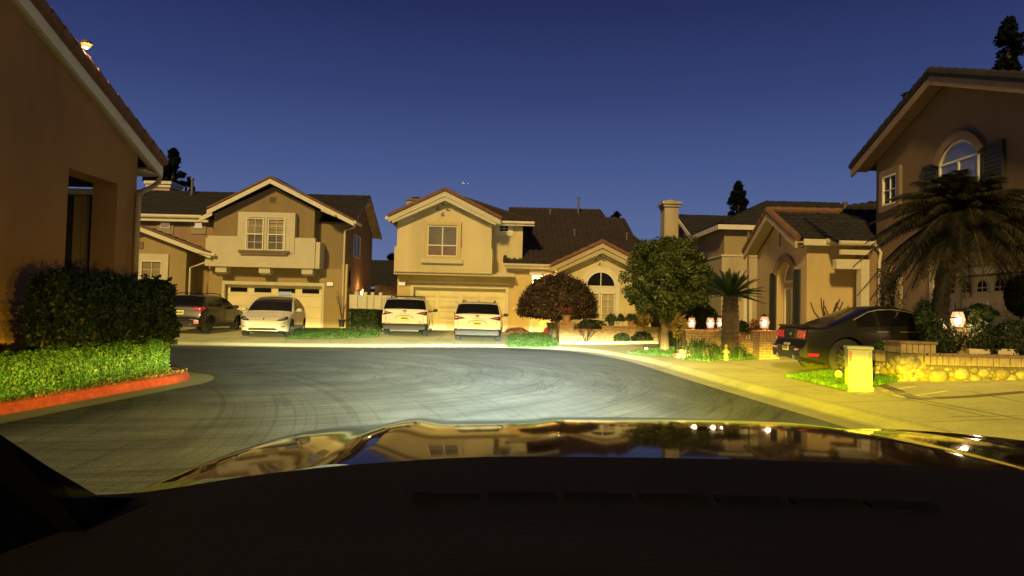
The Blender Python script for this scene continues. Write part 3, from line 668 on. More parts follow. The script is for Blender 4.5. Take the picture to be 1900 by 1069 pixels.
# broad right roof over porch and living room
e0 = 3.9; sl = .45; yf = 36.4
def rp(x, y): return (x, y, e0+sl*(y-yf))
R2([rp(-.35, yf), rp(5.8, yf), rp(5.8, 44.4), rp(5.65, 46), rp(-.35, 46)]); R2([rp(5.8, yf), rp(8.3, yf), rp(7.0, 41.2), rp(6.97, 44.2), rp(5.8, 44.4)])
mb = MB(); mb.prism([(7.6, yf+.6, .1), (7.6, 44, .1), (6.7, 44, 6.5), (6.85, 41.2, 5.6)], (-.3, 0, 0)); mb.build('wall', stucco_cream, h2); mb = MB(); mb.bb(-.2, 6.4, 44.6, 45.6, .1, 6.6); mb.build('wall', stucco_cream, h2)
mb = MB(); beam(mb, (-.45, yf-.03, e0+.02), (2.1, yf-.03, e0+.02), .06, .22); gutter(mb, (-.45, yf-.08, e0-.02), (2.1, yf-.08, e0-.02), .075); mb.build('gutter', trim_cream, h2)
mb = MB(); ridge_caps(mb, rp(-.35, 46), rp(5.65, 46)); ridge_caps(mb, rp(5.65, 46), rp(5.8, 44.4)); ridge_caps(mb, rp(5.8, 44.4), rp(6.97, 44.2)); ridge_caps(mb, rp(6.97, 44.2), rp(7.0, 41.2)); ridge_caps(mb, rp(7.0, 41.2), rp(8.3, yf)); mb.build('ridge_tiles', tile_brown, h2)
mb = MB(); ridge_caps(mb, (-.4, yf, e0+.1), (-.4, 38.5, e0+1.0)); mb.build('verge_tiles', tile_brown, h2)
for px_, py0, py1, Y in ((1073, 397, 366, 45.2), (1066, 436, 425, 41.0), (1021, 398, 389, 45), (1163, 443, 432, 40.4)): pipe(h2, xat(px_, py0, Y), Y, zat(px_, py0, Y)-.3, zat(px_, py1, Y), .06)
# arched-window gable
Ya = 35.6; Wa = wallX(Ya); xa = 4.5; zs = zat(1115, 531, Ya)
xl, xr_ = 2.42, 6.62
gable_block(h2, 'wall', stucco_cream, xl, xr_, Ya, 39.5, .1, 3.72, 3.72, xa, 4.74)
zp = zat(1115, 451, 35.1); yv = 35.15; ze = 3.74
R2([(7.05, yv, ze), (7.05, 36.4, ze), (xa, 38.6, zp), (xa, yv, zp)]); R2([(1.95, 36.4, ze), (1.95, yv, ze), (xa, yv, zp), (xa, 38.6, zp)])
mb = MB(); beam(mb, (1.95, yv, ze-.02), (xa, yv, zp-.02), .08, .22); beam(mb, (xa, yv, zp-.02), (7.05, yv, ze-.02), .08, .22); beam(mb, (2.2, yv+.22, ze-.1), (xa, yv+.22, zp-.28), .4, .22); beam(mb, (xa, yv+.22, zp-.28), (6.8, yv+.22, ze-.1), .4, .22); mb.build('fascia', soffit_mat, h2)
mb = MB(); ridge_caps(mb, (1.93, yv+.02, ze+.05), (xa, yv+.02, zp+.06), .12); ridge_caps(mb, (7.07, yv+.02, ze+.05), (xa, yv+.02, zp+.06), .12); ridge_caps(mb, (xa, yv, zp+.06), (xa, 38.6, zp+.06), .12); mb.build('verge_tiles', tile_edge, h2)
corner_marks(Wa, xat(1114, 482, Ya), zat(1114, 482, Ya), h2, .24)
rg = .74; zlo = 1.12
mb = MB(); Wa.arc(mb, xa, zs, rg+.02, rg+.24, 0, .1, 28); Wa.box(mb, xa-rg-.24, xa-rg-.02, zlo-.1, zs, 0, .1); Wa.box(mb, xa+rg+.02, xa+rg+.24, zlo-.1, zs, 0, .1); Wa.box(mb, xa-rg-.02, xa+rg+.02, zs-.34, zs-.04, 0, .09); mb.build('window_surround', trim_white, h2)
mb = MB(); Wa.arc(mb, xa, zs, rg-.05, rg+.02, .02, .12, 28); Wa.box(mb, xa-.02, xa+.02, zs, zs+rg, .02, .1); Wa.box(mb, xa-rg, xa+rg, zs-.05, zs+.01, .02, .12); w = mb.build('window', frame_white, h2, ); w['label'] = 'black half round fanlight'
mb = MB(); Wa.poly(mb, [(xa+(rg-.03)*math.cos(t), zs+(rg-.03)*math.sin(t)) for t in np.linspace(0, PI, 25)], .0, .03); mb.build('pane', pane_dark, w)
for a in (-1, 1): window(Wa, min(xa+a*.03, xa+a*rg), max(xa+a*.03, xa+a*rg), zlo, zs-.34, h2, 2, 4, pane_curtain, d=.03)
# entry recess, lit
for q in ((.1, .95, Ya+1.2, 37.6, .1, 3.72), (2.2, 2.45, Ya+.1, 38, .1, 3.72), (.9, 2.3, 38.2, 38.4, .1, 3.8)): mb = MB(); mb.bb(*q); mb.build('wall', stucco_gold, h2)
mb = MB(); mb.bb(.9, 2.25, Ya+1.0, Ya+1.25, 3.38, 3.72); mb.bb(.95, 1.05, Ya+1.0, Ya+1.3, .1, 3.38); mb.build('entry_trim', trim_white, h2); mb = MB(); mb.bb(.06, 1.0, Ya+1.1, Ya+1.2, 1.55, 1.68); mb.build('wall_ledge', trim_white, h2)
We = wallX(38.2); ua = 1.12; ub = 2.04
mb = MB(); We.box(mb, ua, ub, .32, 2.36, 0, .05)
for k in range(2):
    u = ua+.12+k*.4
    for z0, z1 in ((.5, 1.1), (1.2, 2.2)): We.frame(mb, u, u+.3, z0, z1, .03, .05, .07)
d_ = mb.build('front_door', wood_door, h2)
mb = MB(); mb.lathe([(.035, 0), (.035, .06)], We.p(ub-.08, 1.25, .1), 10, 'Y'); mb.build('handle', metal_pipe, d_)
mb = MB(); We.frame(mb, ua-.1, ub+.1, .3, 2.46, .1, 0, .08); We.box(mb, ua-.1, ub+.1, 2.46, 3.3, 0, .04); mb.build('door_trim', trim_white, h2)
mb = MB(); mb.bb(.8, 2.4, 36.9, 38.2, .1, .3); mb.bb(.7, 2.4, 36.4, 36.9, .1, .2); mb.build('door_step', concrete, h2)
c = wall_lantern(We, 1.58, 2.75, h2, emis('glow_porch', (1, .8, .5), 14), 1.0)
point_light('porch_glow', (1.55, 37.3, 3.2), 750, (1, .68, .3), .15, h2)
# chimney
cx = xat(766, 375, 41); mb = MB(); mb.bb(cx-.3, cx+.36, 40.6, 41.4, 5.9, zat(766, 370, 41)); mb.build('chimney', stucco_grey, h2)
mb = MB(); zc = zat(766, 370, 41); mb.bb(cx-.36, cx+.42, 40.54, 41.46, zc-.14, zc); mb.lathe([(.16, zc), (.16, zc+.1), (.24, zc+.1), (.22, zc+.15)], (cx+.15, 41, 0), 12); mb.build('chimney_cap', metal_pipe, h2)

# ================================================================== house 3 : grey house with chimney behind the trees
h3 = thing('grey_house', 'dim grey two storey house with stucco chimney behind the round street tree', 'house', (13, 39, .3))
R3 = lambda poly: roof_sheet(poly, tile_dark, 'roof', h3, pitch=.33, course=.42, amp=.03)
ze = 6.07; zr = 7.95
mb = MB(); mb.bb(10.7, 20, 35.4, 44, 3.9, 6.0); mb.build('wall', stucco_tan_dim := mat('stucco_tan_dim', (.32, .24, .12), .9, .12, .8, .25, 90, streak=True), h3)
mb = MB(); mb.bb(10.55, 20, 35.25, 44, .1, 4.5); mb.build('wall', stucco_grey, h3)
mb = MB(); mb.bb(10.5, 20.2, 35.2, 44.1, 4.5, 4.58); mb.build('band', trim_cream, h3)
c0 = (10.3, 35, ze); hp = (14.1, 38.9, zr)
R3([c0, (22, 35, ze), (18, 38.9, zr), hp]); R3([(10.3, 42.8, ze), c0, hp]); R3([(14.5, 40.4, ze), (10.3, 40.4, ze), (10.3, 44.3, 7.85), (14.5, 44.3, 7.85)])
R3([(22, 44.3+3.8, ze), (10.3, 44.3+3.8, ze), (10.3, 44.3, 7.85), (22, 44.3, 7.85)]); R3([(14.5, 40.4, ze), (22, 40.4, ze), (22, 44.3, 7.85), (14.5, 44.3, 7.85)])
mb = MB(); mb.prism([(10.6, 40.4, .1), (10.6, 48, .1), (10.6, 48, 6.0), (10.6, 44.3, 7.75), (10.6, 40.4, 6.0)], (2, 0, 0)); mb.build('wall', stucco_grey, h3)
mb = MB(); beam(mb, (10.28, 34.97, ze), (22, 34.97, ze), .06, .24); beam(mb, (10.28, 34.97, ze), (10.28, 40.4, ze), .06, .24); beam(mb, (10.28, 40.4, ze), (10.28, 44.3, 7.85), .06, .24); mb.build('fascia', trim_white, h3)
W3 = wallX(35.4); ua, ub = xat(1398, 440, 35.4), xat(1425, 440, 35.4)
mb = MB(); W3.frame(mb, ua-.2, ub+.2, 4.7, 5.9, .2, 0, .06); mb.build('window_surround', trim_cream, h3)
window(W3, ua, ub, 4.9, 5.7, h3, 2, 2, pane_dark, d=.01)
cx = xat(1242, 380, 44); zc = zat(1242, 377, 44)
mb = MB(); mb.bb(cx-.42, cx+.45, 43.4, 44.6, 3, zc-.3); mb.build('chimney', stucco_grey, h3)
mb = MB(); mb.bb(cx-.5, cx+.53, 43.3, 44.7, zc-.32, zc-.16); mb.bb(cx-.6, cx+.62, 43.2, 44.8, zc-.16, zc); mb.lathe([(.2, zc), (.2, zc+.1), (.3, zc+.1), (.28, zc+.16)], (cx+.05, 44, 0), 12); mb.build('chimney_cap', stucco_grey, h3)
# ground-floor side door and porch details under the palm
W3b = wallX(35.25); mb = MB(); W3b.box(mb, xat(1380, 560, 35.2), xat(1396, 560, 35.2), .3, 2.5, 0, .05); mb.build('side_door', trim_white, h3)
downspout(h3, [(xat(1388, 500, 35.1), 35.1, 6.0), (xat(1388, 500, 35.1), 35.1, 4.4), (xat(1389, 540, 35.1), 35.1, .3)], .05, trim_brown)

# ================================================================== house 4 : near right house facing the street
h4 = thing('tan_house', 'tall tan house on the right with shuttered arched windows and arched garage lights', 'house', (12, 20, .3))
XL = ((0, -1, 0), (-1, 0, 0))
def wallL(X): return Wall((X, 0, 0), *XL)     # u = -Y
R4 = lambda poly, m=tile_dark: roof_sheet(poly, m, 'roof', h4, pitch=.30, course=.40, amp=.05)
# single storey gable block (plane X=9.4)
Xa = 9.45; ya, yb = 22.45, 27.0; ym = 24.75
Wa = wallL(Xa)
uc = -24.2; hw = .78; zsill = 1.0; zsp = 2.95
def zrake(y): return 3.85+(4.98-3.85)*(1-abs(y-ym)/(ym-ya+.0))
# facade with arched opening: pieces round the opening
mb = MB()
yl, yr = -uc+hw, -uc-hw      # opening between y=24.98 and 23.42
def col_poly(u0, u1, z0f, n=8):
    """wall column between u0,u1 from z0f(u) up to the rake"""
    us = np.linspace(u0, u1, n+1)
    for a, c in zip(us[:-1], us[1:]):
        Wa.poly(mb, [(a, z0f(a)), (c, z0f(c)), (c, zrake(-c)), (a, zrake(-a))], -.3, 0)
col_poly(-yb, uc-hw, lambda u: .1, 6)
col_poly(uc+hw, -ya, lambda u: .1, 6)
rr = hw/math.sin(1.05); zc_ = zsp-rr*math.cos(1.05)
col_poly(uc-hw, uc+hw, lambda u: zc_+math.sqrt(max(rr*rr-(u-uc)**2, 0)), 14)
Wa.box(mb, uc-hw, uc+hw, .1, zsill, -.3, 0)
mb.build('wall', stucco_tan, h4)
mb = MB(); mb.prism([(Xa+.3, ya, .1), (Xa+3.5, ya, .1), (Xa+3.5, ya, 3.8), (Xa+.3, ya, 3.8)], (0, .25, 0)); mb.build('wall', stucco_tan, h4); mb = MB(); mb.bb(Xa+.3, 14, yb-.2, yb, .1, 3.9); mb.build('wall', stucco_tan, h4)
mb = MB(); mb.bb(Xa+.001, Xa+.3, ya-.002, ya+.0, .1, 3.8); mb.bb(Xa+.29, Xa+.34, yr-.3, yl+.3, .8, 4.2); mb.build('window_reveal', stucco_tan, h4)
rs = MB()
for k in range(16):
    t0 = -1.05+2.1*k/16; t1 = -1.05+2.1*(k+1)/16
    Wa.poly(rs, [(uc+rr*math.sin(t0), zc_+rr*math.cos(t0)), (uc+(rr+.24)*math.sin(t0), zc_+(rr+.24)*math.cos(t0)), (uc+(rr+.24)*math.sin(t1), zc_+(rr+.24)*math.cos(t1)), (uc+rr*math.sin(t1), zc_+rr*math.cos(t1))], 0, .09)
rs.build('arch_trim', stucco_shade, h4)
Wi = wallL(Xa+.26)
rw = .62
mb = MB(); Wi.frame(mb, uc-rw, uc+rw, zsill+.1, 2.5, .05, 0, .06); Wi.box(mb, uc-.03, uc+.03, zsill+.1, 2.5, 0, .06); w = mb.build('window', frame_white, h4)
for a, pm in ((-1, pane_room), (1, mat('lace_curtain', (.19, .165, .11), .5, .6, 14, coat=.4))): g = MB(); Wi.box(g, min(uc+a*.03, uc+a*(rw-.04)), max(uc+a*.03, uc+a*(rw-.04)), zsill+.14, 2.46, .0, .02); g.build('pane', pm, w)
mb = MB(); Wi.arc(mb, uc, 2.75, rw-.05, rw, 0, .06, 20); Wi.box(mb, uc-rw, uc+rw, 2.70, 2.75, 0, .06); w = mb.build('window', frame_white, h4); w['label'] = 'half round window light'
g = MB(); Wi.poly(g, [(uc+(rw-.04)*math.cos(t), 2.75+(rw-.04)*math.sin(t)) for t in np.linspace(0, PI, 17)], 0, .02); g.build('pane', mat('pane_drape', (.13, .105, .06), .4, .5, 5, coat=.5), w)
for sgn in (-1, 1):
    u0 = uc+sgn*(hw+.03); u1 = uc+sgn*(hw+.52); a, c = min(u0, u1), max(u0, u1)
    mb = MB(); Wa.box(mb, a, c, zsill-.1, 3.05, .01, .05); Wa.frame(mb, a, c, zsill-.1, 3.05, .06, .05, .07); Wa.box(mb, a+.06, c-.06, 1.98, 2.06, .05, .068)
    for k in range(1, 4): u = a+(c-a)*k/4; Wa.box(mb, u-.006, u+.006, zsill, 3.0, .05, .058)
    mb.build('shutter', shutter_mat, h4)
mb = MB(); Wa.box(mb, uc-hw-.6, uc+hw+.6, .82, .95, 0, .12); mb.build('sill', stucco_shade, h4)
mb = MB(); Wa.box(mb, -ym-.02, -ym+.1, 3.95, 4.55, .0, .02); mb.build('gable_slot', trim_brown, h4)
# its roof: ridge along X
xv = 9.0; zp = 5.16; ze = 3.92
R4([(xv, 27.2, ze), (15, 27.2, ze), (15, ym, zp), (xv, ym, zp)]); R4([(15, 22.2, ze), (xv, 22.2, ze), (xv, ym, zp), (15, ym, zp)])
mb = MB(); beam(mb, (xv, 27.2, ze-.02), (xv, ym, zp-.02), .07, .22); beam(mb, (xv, ym, zp-.02), (xv, 22.2, ze-.02), .07, .22)
for s0 in ((27.2, ze-.04), (22.2, ze-.04)): mb.prism([(xv+.04, s0[0], s0[1]), (xv+.04, ym, zp-.06), (Xa, ym, zp-.06), (Xa, s0[0], s0[1])], (0, 0, -.03))
mb.build('fascia', soffit_mat, h4)
mb = MB(); ridge_caps(mb, (xv+.02, 27.25, ze+.05), (xv+.02, ym, zp+.06), .12, .34); ridge_caps(mb, (xv+.02, 22.15, ze+.05), (xv+.02, ym, zp+.06), .12, .34); ridge_caps(mb, (xv, ym, zp+.08), (15, ym, zp+.08), .12); mb.build('verge_tiles', tile_edge, h4)
mb = MB(); gutter(mb, (9.9, 22.05, ze-.02), (11.5, 22.05, ze-.02), .08); beam(mb, (9.2, 22.12, ze+.04), (11.6, 22.12, ze+.04), .05, .2); mb.build('gutter', trim_cream, h4)
mb = MB(); gutter(mb, (10.0, 21.4, 3.78), (11.1, 21.4, 3.78), .08); beam(mb, (10.1, 21.6, 3.6), (11.0, 21.6, 3.6), .1, .16); mb.build('gutter', trim_cream, h4)
R4([(9.95, 21.45, 3.8), (11.5, 21.45, 3.8), (11.5, 24, 4.9), (9.95, 24, 4.9)])
# entry: header, post, recess
mb = MB(); mb.bb(10.0, 11.15, 21.6, 21.85, 3.0, 3.3); mb.bb(10.75, 11.0, 21.55, 21.85, .1, 3.3); mb.build('entry_frame', trim_cream, h4)
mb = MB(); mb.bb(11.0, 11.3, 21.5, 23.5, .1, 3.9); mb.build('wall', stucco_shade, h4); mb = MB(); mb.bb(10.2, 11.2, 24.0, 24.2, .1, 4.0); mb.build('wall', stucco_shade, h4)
downspout(h4, [(11.1, 21.4, 3.75), (11.25, 21.35, 3.5), (11.2, 21.35, 3.2), (11.2, 21.35, .35)], .045)
mb = MB(); mb.lathe([(.03, -.03), (.08, 0), (.07, .09), (.02, .12)], (9.25, 22.38, 3.72), 10); mb.build('security_camera', metal_pipe, h4)
# two storey block (plane X=11.3)
Xb = 11.3; y0, y1 = 14.0, 21.75; ye = 6.35; yp = 18.1; zpk = 7.75
gp_ = [(Xb, y1, .1), (Xb, y1, ye), (Xb, yp, zpk), (Xb, 13.0, ye-.55), (Xb, 13.0, .1)]
Wb = wallL(Xb)
# upper wall and lower wall with garage opening
mb = MB(); mb.prism([(Xb, y1, 3.1), (Xb, y1, ye), (Xb, yp, zpk), (Xb, 10.5, 4.9), (Xb, 10.5, 3.1)], (6, 0, 0)); mb.build('wall', mat('stucco_dusk', (.17, .105, .05), .9, .12, .8, .25, 90, streak=True), h4)  # upper storey's dimness painted in as darker stucco
gy0, gy1 = 13.7, 18.72
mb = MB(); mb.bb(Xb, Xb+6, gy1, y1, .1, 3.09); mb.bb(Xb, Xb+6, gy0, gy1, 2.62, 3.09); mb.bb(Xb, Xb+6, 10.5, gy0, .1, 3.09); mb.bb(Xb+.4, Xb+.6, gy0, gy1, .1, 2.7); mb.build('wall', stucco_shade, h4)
mb = MB(); Wb.box(mb, -gy1-.16, -gy0+.16, 2.6, 2.78, -.2, .05); Wb.box(mb, -gy1-.16, -gy1, .1, 2.6, -.2, .05); Wb.box(mb, -gy0, -gy0+.16, .1, 2.6, -.2, .05); mb.build('garage_trim', trim_cream, h4)
mb = MB(); mb.bb(Xb-.1, Xb+.02, 10.6, 19.0, 2.82, 3.12); mb.build('band', stucco_tan, h4)
garage_sections(wallL(Xb+.22), -gy1+.02, -gy0-.02, .4, 2.58, h4, 4, 8, top_windows=8, arch=True, mat_=mat('garage_door_tan', (.50, .40, .24), .55, .08, 1.2, .05, 50))
# roof with tiled verge
xv = Xb-.5
def rk(y): return zpk+.12-(abs(y-yp))*((zpk-ye)/(y1-yp))
R4([(xv, 22.3, rk(22.3)), (18, 22.3, rk(22.3)), (18, yp, rk(yp)), (xv, yp, rk(yp))]); R4([(18, 10, rk(10)), (xv, 10, rk(10)), (xv, yp, rk(yp)), (18, yp, rk(yp))])
mb = MB(); beam(mb, (xv, 22.3, rk(22.3)-.02), (xv, yp, rk(yp)-.02), .07, .24); beam(mb, (xv, yp, rk(yp)-.02), (xv, 10, rk(10)-.02), .07, .24)
for q in (22.3, 10): mb.prism([(xv+.04, q, rk(q)-.06), (xv+.04, yp, rk(yp)-.06), (Xb, yp, rk(yp)-.06), (Xb, q, rk(q)-.06)], (0, 0, -.03))
mb.build('fascia', mat('fascia_dim', (.22, .14, .08), .8, .15, 2), h4)  # dimmer fascia copy, the dusk shade put into its colour
mb = MB(); ridge_caps(mb, (xv+.02, 22.35, rk(22.3)+.05), (xv+.02, yp, rk(yp)+.06), .13, .34); ridge_caps(mb, (xv+.02, 10, rk(10)+.05), (xv+.02, yp, rk(yp)+.06), .13, .34); mb.build('verge_tiles', tile_dark, h4)
mb = MB(); mb.bb(Xb, Xb+6, y1-.02, y1+.0, 3, 6.3); mb.build('wall', stucco_tan, h4)
# upper arched window with shutters
ua, ub = -18.45, -16.85; uc2 = (ua+ub)/2; hw2 = (ub-ua)/2; zsp2 = 5.55
mb = MB()
for k in range(16):
    t0 = -1.1+2.2*k/16; t1 = -1.1+2.2*(k+1)/16; r0 = hw2/math.sin(1.1); zc2 = zsp2-r0*math.cos(1.1)
    Wb.poly(mb, [(uc2+r0*math.sin(t0), zc2+r0*math.cos(t0)), (uc2+(r0+.22)*math.sin(t0), zc2+(r0+.22)*math.cos(t0)), (uc2+(r0+.22)*math.sin(t1), zc2+(r0+.22)*math.cos(t1)), (uc2+r0*math.sin(t1), zc2+r0*math.cos(t1))], 0, .12)
mb.build('arch_trim', trim_brown, h4)
top = [(uc2+r0*math.sin(t), zc2+r0*math.cos(t)) for t in np.linspace(1.1, -1.1, 17)]
mb = MB(); Wb.box(mb, ua, ua+.06, 3.7, zsp2, 0, .07); Wb.box(mb, ub-.06, ub, 3.7, zsp2, 0, .07); Wb.box(mb, ua, ub, 3.64, 3.7, 0, .07)
for k in range(16): Wb.poly(mb, [top[k], top[k+1], (top[k+1][0]*.985+uc2*.015, top[k+1][1]-.06), (top[k][0]*.985+uc2*.015, top[k][1]-.06)], 0, .07)
Wb.box(mb, uc2-.025, uc2+.025, 3.7, zsp2, 0, .06); Wb.box(mb, ua+.06, ub-.06, zsp2-.03, zsp2+.02, 0, .06)
w = mb.build('window', frame_white, h4); w['label'] = 'upper arched window reflecting the dusk sky'
g = MB(); Wb.poly(g, [(ua+.03, 3.7), (ub-.03, 3.7)]+top, 0, .03); g.build('pane', mat('pane_sky', (.16, .15, .15), .08, .5, 1.2, coat=1.0), w)
for a, c in ((ua-.78, ua-.1), (ub+.1, ub+.82)):
    mb = MB(); Wb.box(mb, a, c, 3.6, 5.68, .0, .05); Wb.frame(mb, a, c, 3.6, 5.68, .07, .05, .075)
    for k in range(18): Wb.box(mb, a+.07, c-.07, 3.72+k*.1, 3.78+k*.1, .05, .065)
    mb.build('shutter', shutter_mat, h4)
# small square window near the corner
uS0, uS1 = -21.25, -20.45
mb = MB(); Wb.frame(mb, uS0-.16, uS1+.16, 4.72, 5.98, .17, 0, .1); mb.build('window_surround', trim_brown, h4)
window(Wb, uS0, uS1, 4.9, 5.8, h4, 2, 2, pane_dark, d=.02)
for px_, y_, Y in ((1568, 374, 30), (1611, 376, 29)): pipe(h4, xat(px_, 400, Y), Y, zat(px_, 402, Y)-.4, zat(px_, y_, Y), .07)
# linking roof behind gable up to two storey block
R4([(10.6, 27.3, 4.25), (15.4, 27.3, 4.25), (15.4, 32, 6.2), (12.9, 32, 6.2)])
R4([at(1500, 452, 22.2), at(1650, 452, 22.2), at(1640, 374, 24.6), at(1569, 402, 24.6)])
mb = MB(); mb.bb(12, 18, 27.5, 34, .1, 4.3); mb.build('wall', stucco_shade, h4)

# ================================================================== left house (gable wall close to the road)
hl = thing('rust_house', 'rust tan house at the left edge with white raked fascia and porch opening', 'house', (-9, 11, .15))
X0 = -8.02; yc = 14.8; yo0, yo1 = 12.53, 14.09; zo = zat(165, 327, 13.3)
Wl = Wall((X0, 0, 0), (0, 1, 0), (1, 0, 0))
def zrk(y): return 4.48+(15.55-y)*.40
mb = MB(); th = -.5
Wl.poly(mb, [(-2, .1), (yo0, .1), (yo0, zrk(yo0)), (2, zrk(2)), (-2, zrk(2))], th, 0)
Wl.poly(mb, [(yo0, zo), (yo1, zo), (yo1, zrk(yo1)), (yo0, zrk(yo0))], th, 0)
Wl.poly(mb, [(yo1, .1), (yc, .1), (yc, zrk(yc)-.02), (yo1, zrk(yo1))], th, 0)
mb.build('wall', stucco_rust, hl)
# side return and back of porch
mb = MB(); mb.bb(X0-.5, X0-.0, yc-.01, yc+.0, .1, 4.4); mb.bb(X0-3.2, X0-2.2, yc-1.0, yc-.0, .1, 4.4); mb.bb(-30, X0-3.1, yc-.3, yc, .1, 4.4); mb.bb(X0-3.2, X0-.5, 9.6, 9.8, .1, 4.4); mb.build('wall', stucco_shade, hl)
mb = MB(); mb.bb(X0-3.2, X0-.5, 9.8, yc, 4.2, 4.4); mb.build('porch_ceiling', stucco_shade, hl)
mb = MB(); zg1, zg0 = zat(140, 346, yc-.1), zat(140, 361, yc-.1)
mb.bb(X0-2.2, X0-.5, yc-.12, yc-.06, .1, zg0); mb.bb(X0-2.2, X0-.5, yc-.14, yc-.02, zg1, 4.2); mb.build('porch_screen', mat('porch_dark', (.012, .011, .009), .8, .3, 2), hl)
xs0, xs1 = xat(137, 400, yc-.15), xat(152, 400, yc-.15)
mb = MB(); mb.bb(xs0, xs1, yc-.16, yc-.13, 1.5, zat(140, 365, yc)); mb.bb(xs1+.02, xat(168, 400, yc-.15), yc-.17, yc-.13, .3, zat(140, 365, yc)); mb.build('porch_panel', stucco_shade, hl)
# roof, ridge along X at y=2
sl_ = .43; 
roof_sheet([(X0+.15, yc+.75, zrk(yc+.75)), (-30, yc+.75, zrk(yc+.75)), (-30, 2, zrk(2)), (X0+.15, 2, zrk(2))], tile_brown, 'roof', hl, amp=.045)
mb = MB(); beam(mb, (X0+.12, yc+.77, zrk(yc+.75)+.0), (X0+.12, 2, zrk(2)+.0), .07, .26); beam(mb, (X0+.12, yc+.77, zrk(yc+.75)-.02), (-30, yc+.77, zrk(yc+.75)-.02), .06, .2); mb.build('fascia', trim_white, hl)
mb = MB(); mb.prism([(X0+.14, yc+.75, zrk(yc+.75)-.2), (X0+.14, 2, zrk(2)-.2), (X0, 2, zrk(2)-.2), (X0, yc+.75, zrk(yc+.75)-.2)], (0, 0, -.04))
for k in range(14):
    y = yc+.1-k*.86; z = zrk(y)-.24; mb.bb(X0, X0+.12, y-.012, y+.012, z-.02, z)
mb.prism([(X0+.14, yc+.75, zrk(yc+.75)-.22), (X0+.14, yc, zrk(yc+.75)-.22), (-30, yc, zrk(yc+.75)-.22), (-30, yc+.75, zrk(yc+.75)-.22)], (0, 0, -.03)); mb.build('soffit', soffit_mat, hl)
mb = MB(); ridge_caps(mb, (X0+.16, yc+.77, zrk(yc+.75)+.06), (X0+.16, 2, zrk(2)+.06), .12, .36); mb.build('verge_tiles', tile_edge, hl)
zz = zrk(yc+.75)-.25
downspout(hl, [(X0+.12, yc+.7, zz), (X0+.12, yc+.68, zz-.12), (X0+.1, yc+.45, zz-.28), (X0+.07, yc+.12, zz-.42), (X0+.06, yc-.02, zz-.56), (X0+.06, yc-.02, .3)], .055, mat('downspout_tan', (.40, .27, .14), .6, .1, 3))

# street lamp stand-in, moved onto the roof edge for warm fascia spill
hp_ = at(160, 84, 12.6); fx = Vector((X0+.10, 12.55, zrk(12.55)+.12))
mb = MB(); mb.tube([fx, fx+Vector((.0, 0, .2)), hp_+Vector((-.04, 0, .05))], .018, 6); mb.lathe([(.03, .10), (.085, .07), (.10, .015), (.09, .01)], hp_, 12); fl = mb.build('street_lamp_proxy', metal_pipe, hl)
mb = MB(); mb.lathe([(.082, .012), (.075, -.02), (.04, -.04), (.005, -.045)], hp_, 12); mb.build('lamp_glass', emis('proxy_glass', (1, .52, .13), 1.6), fl)
mb = MB(); mb.lathe([(.005, -.02), (.032, -.04), (.034, -.055), (.005, -.07)], hp_, 10); mb.build('bulb', emis('proxy_bulb', (1, .82, .5), 30), fl)
point_light('street_lamp_proxy_glow', hp_+Vector((.02, 0, -.12)), 45, (1, .58, .16), .06, hl)

# ================================================================== distant roofs in the gaps
hd = thing('distant_house', 'dark unlit house roof seen far off between the two lit houses', 'house', (-14, 66, 0))
mb = MB(); mb.bb(-22, -6.5, 62, 72, 0, 3.2); mb.build('wall', stucco_shade, hd)
zt_ = zat(712, 484, 66); roof_sheet([(-23, 61, 3.4), (-5, 61, 3.4), (-8, 66, zt_), (-20, 66, zt_)], tile_dark, 'roof', hd); roof_sheet([(-5, 61, 3.4), (-5, 71, 3.4), (-8, 66, zt_)], tile_dark, 'roof', hd)
# ------------------------------------------------------------------ vehicles
def car_paint(name, col, rough=.3, metal=0.0, coat=1.0, var=.05, spec=.5):
    return mat(name, col, rough, var, 1.5, metal=metal, coat=coat, spec=spec)
paint_white = car_paint('paint_white', (.80, .75, .64))
paint_grey = car_paint('paint_dark_grey', (.015, .0145, .012), .38, coat=.4)
paint_black = car_paint('paint_black', (.016, .0135, .009), .34, coat=.0, spec=.16)
plastic = mat('black_plastic', (.022, .022, .022), .55, .2, 6, .1, 80)
cladding = mat('grey_cladding', (.07, .065, .055), .6, .15, 5)
rubber = mat('tyre_rubber', (.018, .018, .017), .85, .2, 8, .2, 60)
alloy = mat('alloy_rim', (.33, .32, .30), .3, .1, 5, metal=.9)
alloy_dark = mat('dark_rim', (.06, .06, .06), .35, .15, 5, metal=.7)
car_glass = mat('car_glass', (.008, .008, .008), .12, .2, 2, spec=.25, coat=.0)
car_glass_view = mat('car_glass_front', (.020, .018, .015), .05, .5, 3, spec=.4, coat=.0)
red_lens = mat('red_lens', (.35, .012, .018), .15, .25, 9, coat=1.0, emit=(.9, .02, .04), es=.28)  # faint glow put into the lens; no lamp burns inside
red_lens_dark = mat('red_lens_dark', (.12, .008, .012), .15, .5, 12, coat=1.0)
reflector = mat('reflector', (.8, .25, .25), .2, .1, 9, coat=1.0, emit=(1, .3, .3), es=.25)  # weak glow put in as emission; it is no lamp
lamp_clear = mat('clear_lens', (.25, .25, .24), .1, .6, 14, coat=1.0)
lamp_black = mat('lamp_housing', (.02, .02, .02), .12, .3, 9, coat=1.0)
plate_yellow = mat('plate_yellow', (.72, .66, .12), .4, .08, 6, emit=(.8, .7, .1), es=.12)  # plate carries a weak added glow, nothing lights it from within
plate_pale = mat('plate_pale', (.62, .56, .36), .4, .08, 6)
plate_ink = mat('plate_ink', (.05, .06, .05), .6, .2, 6)
chrome = mat('chrome', (.55, .55, .55), .12, .1, 5, metal=1.0)

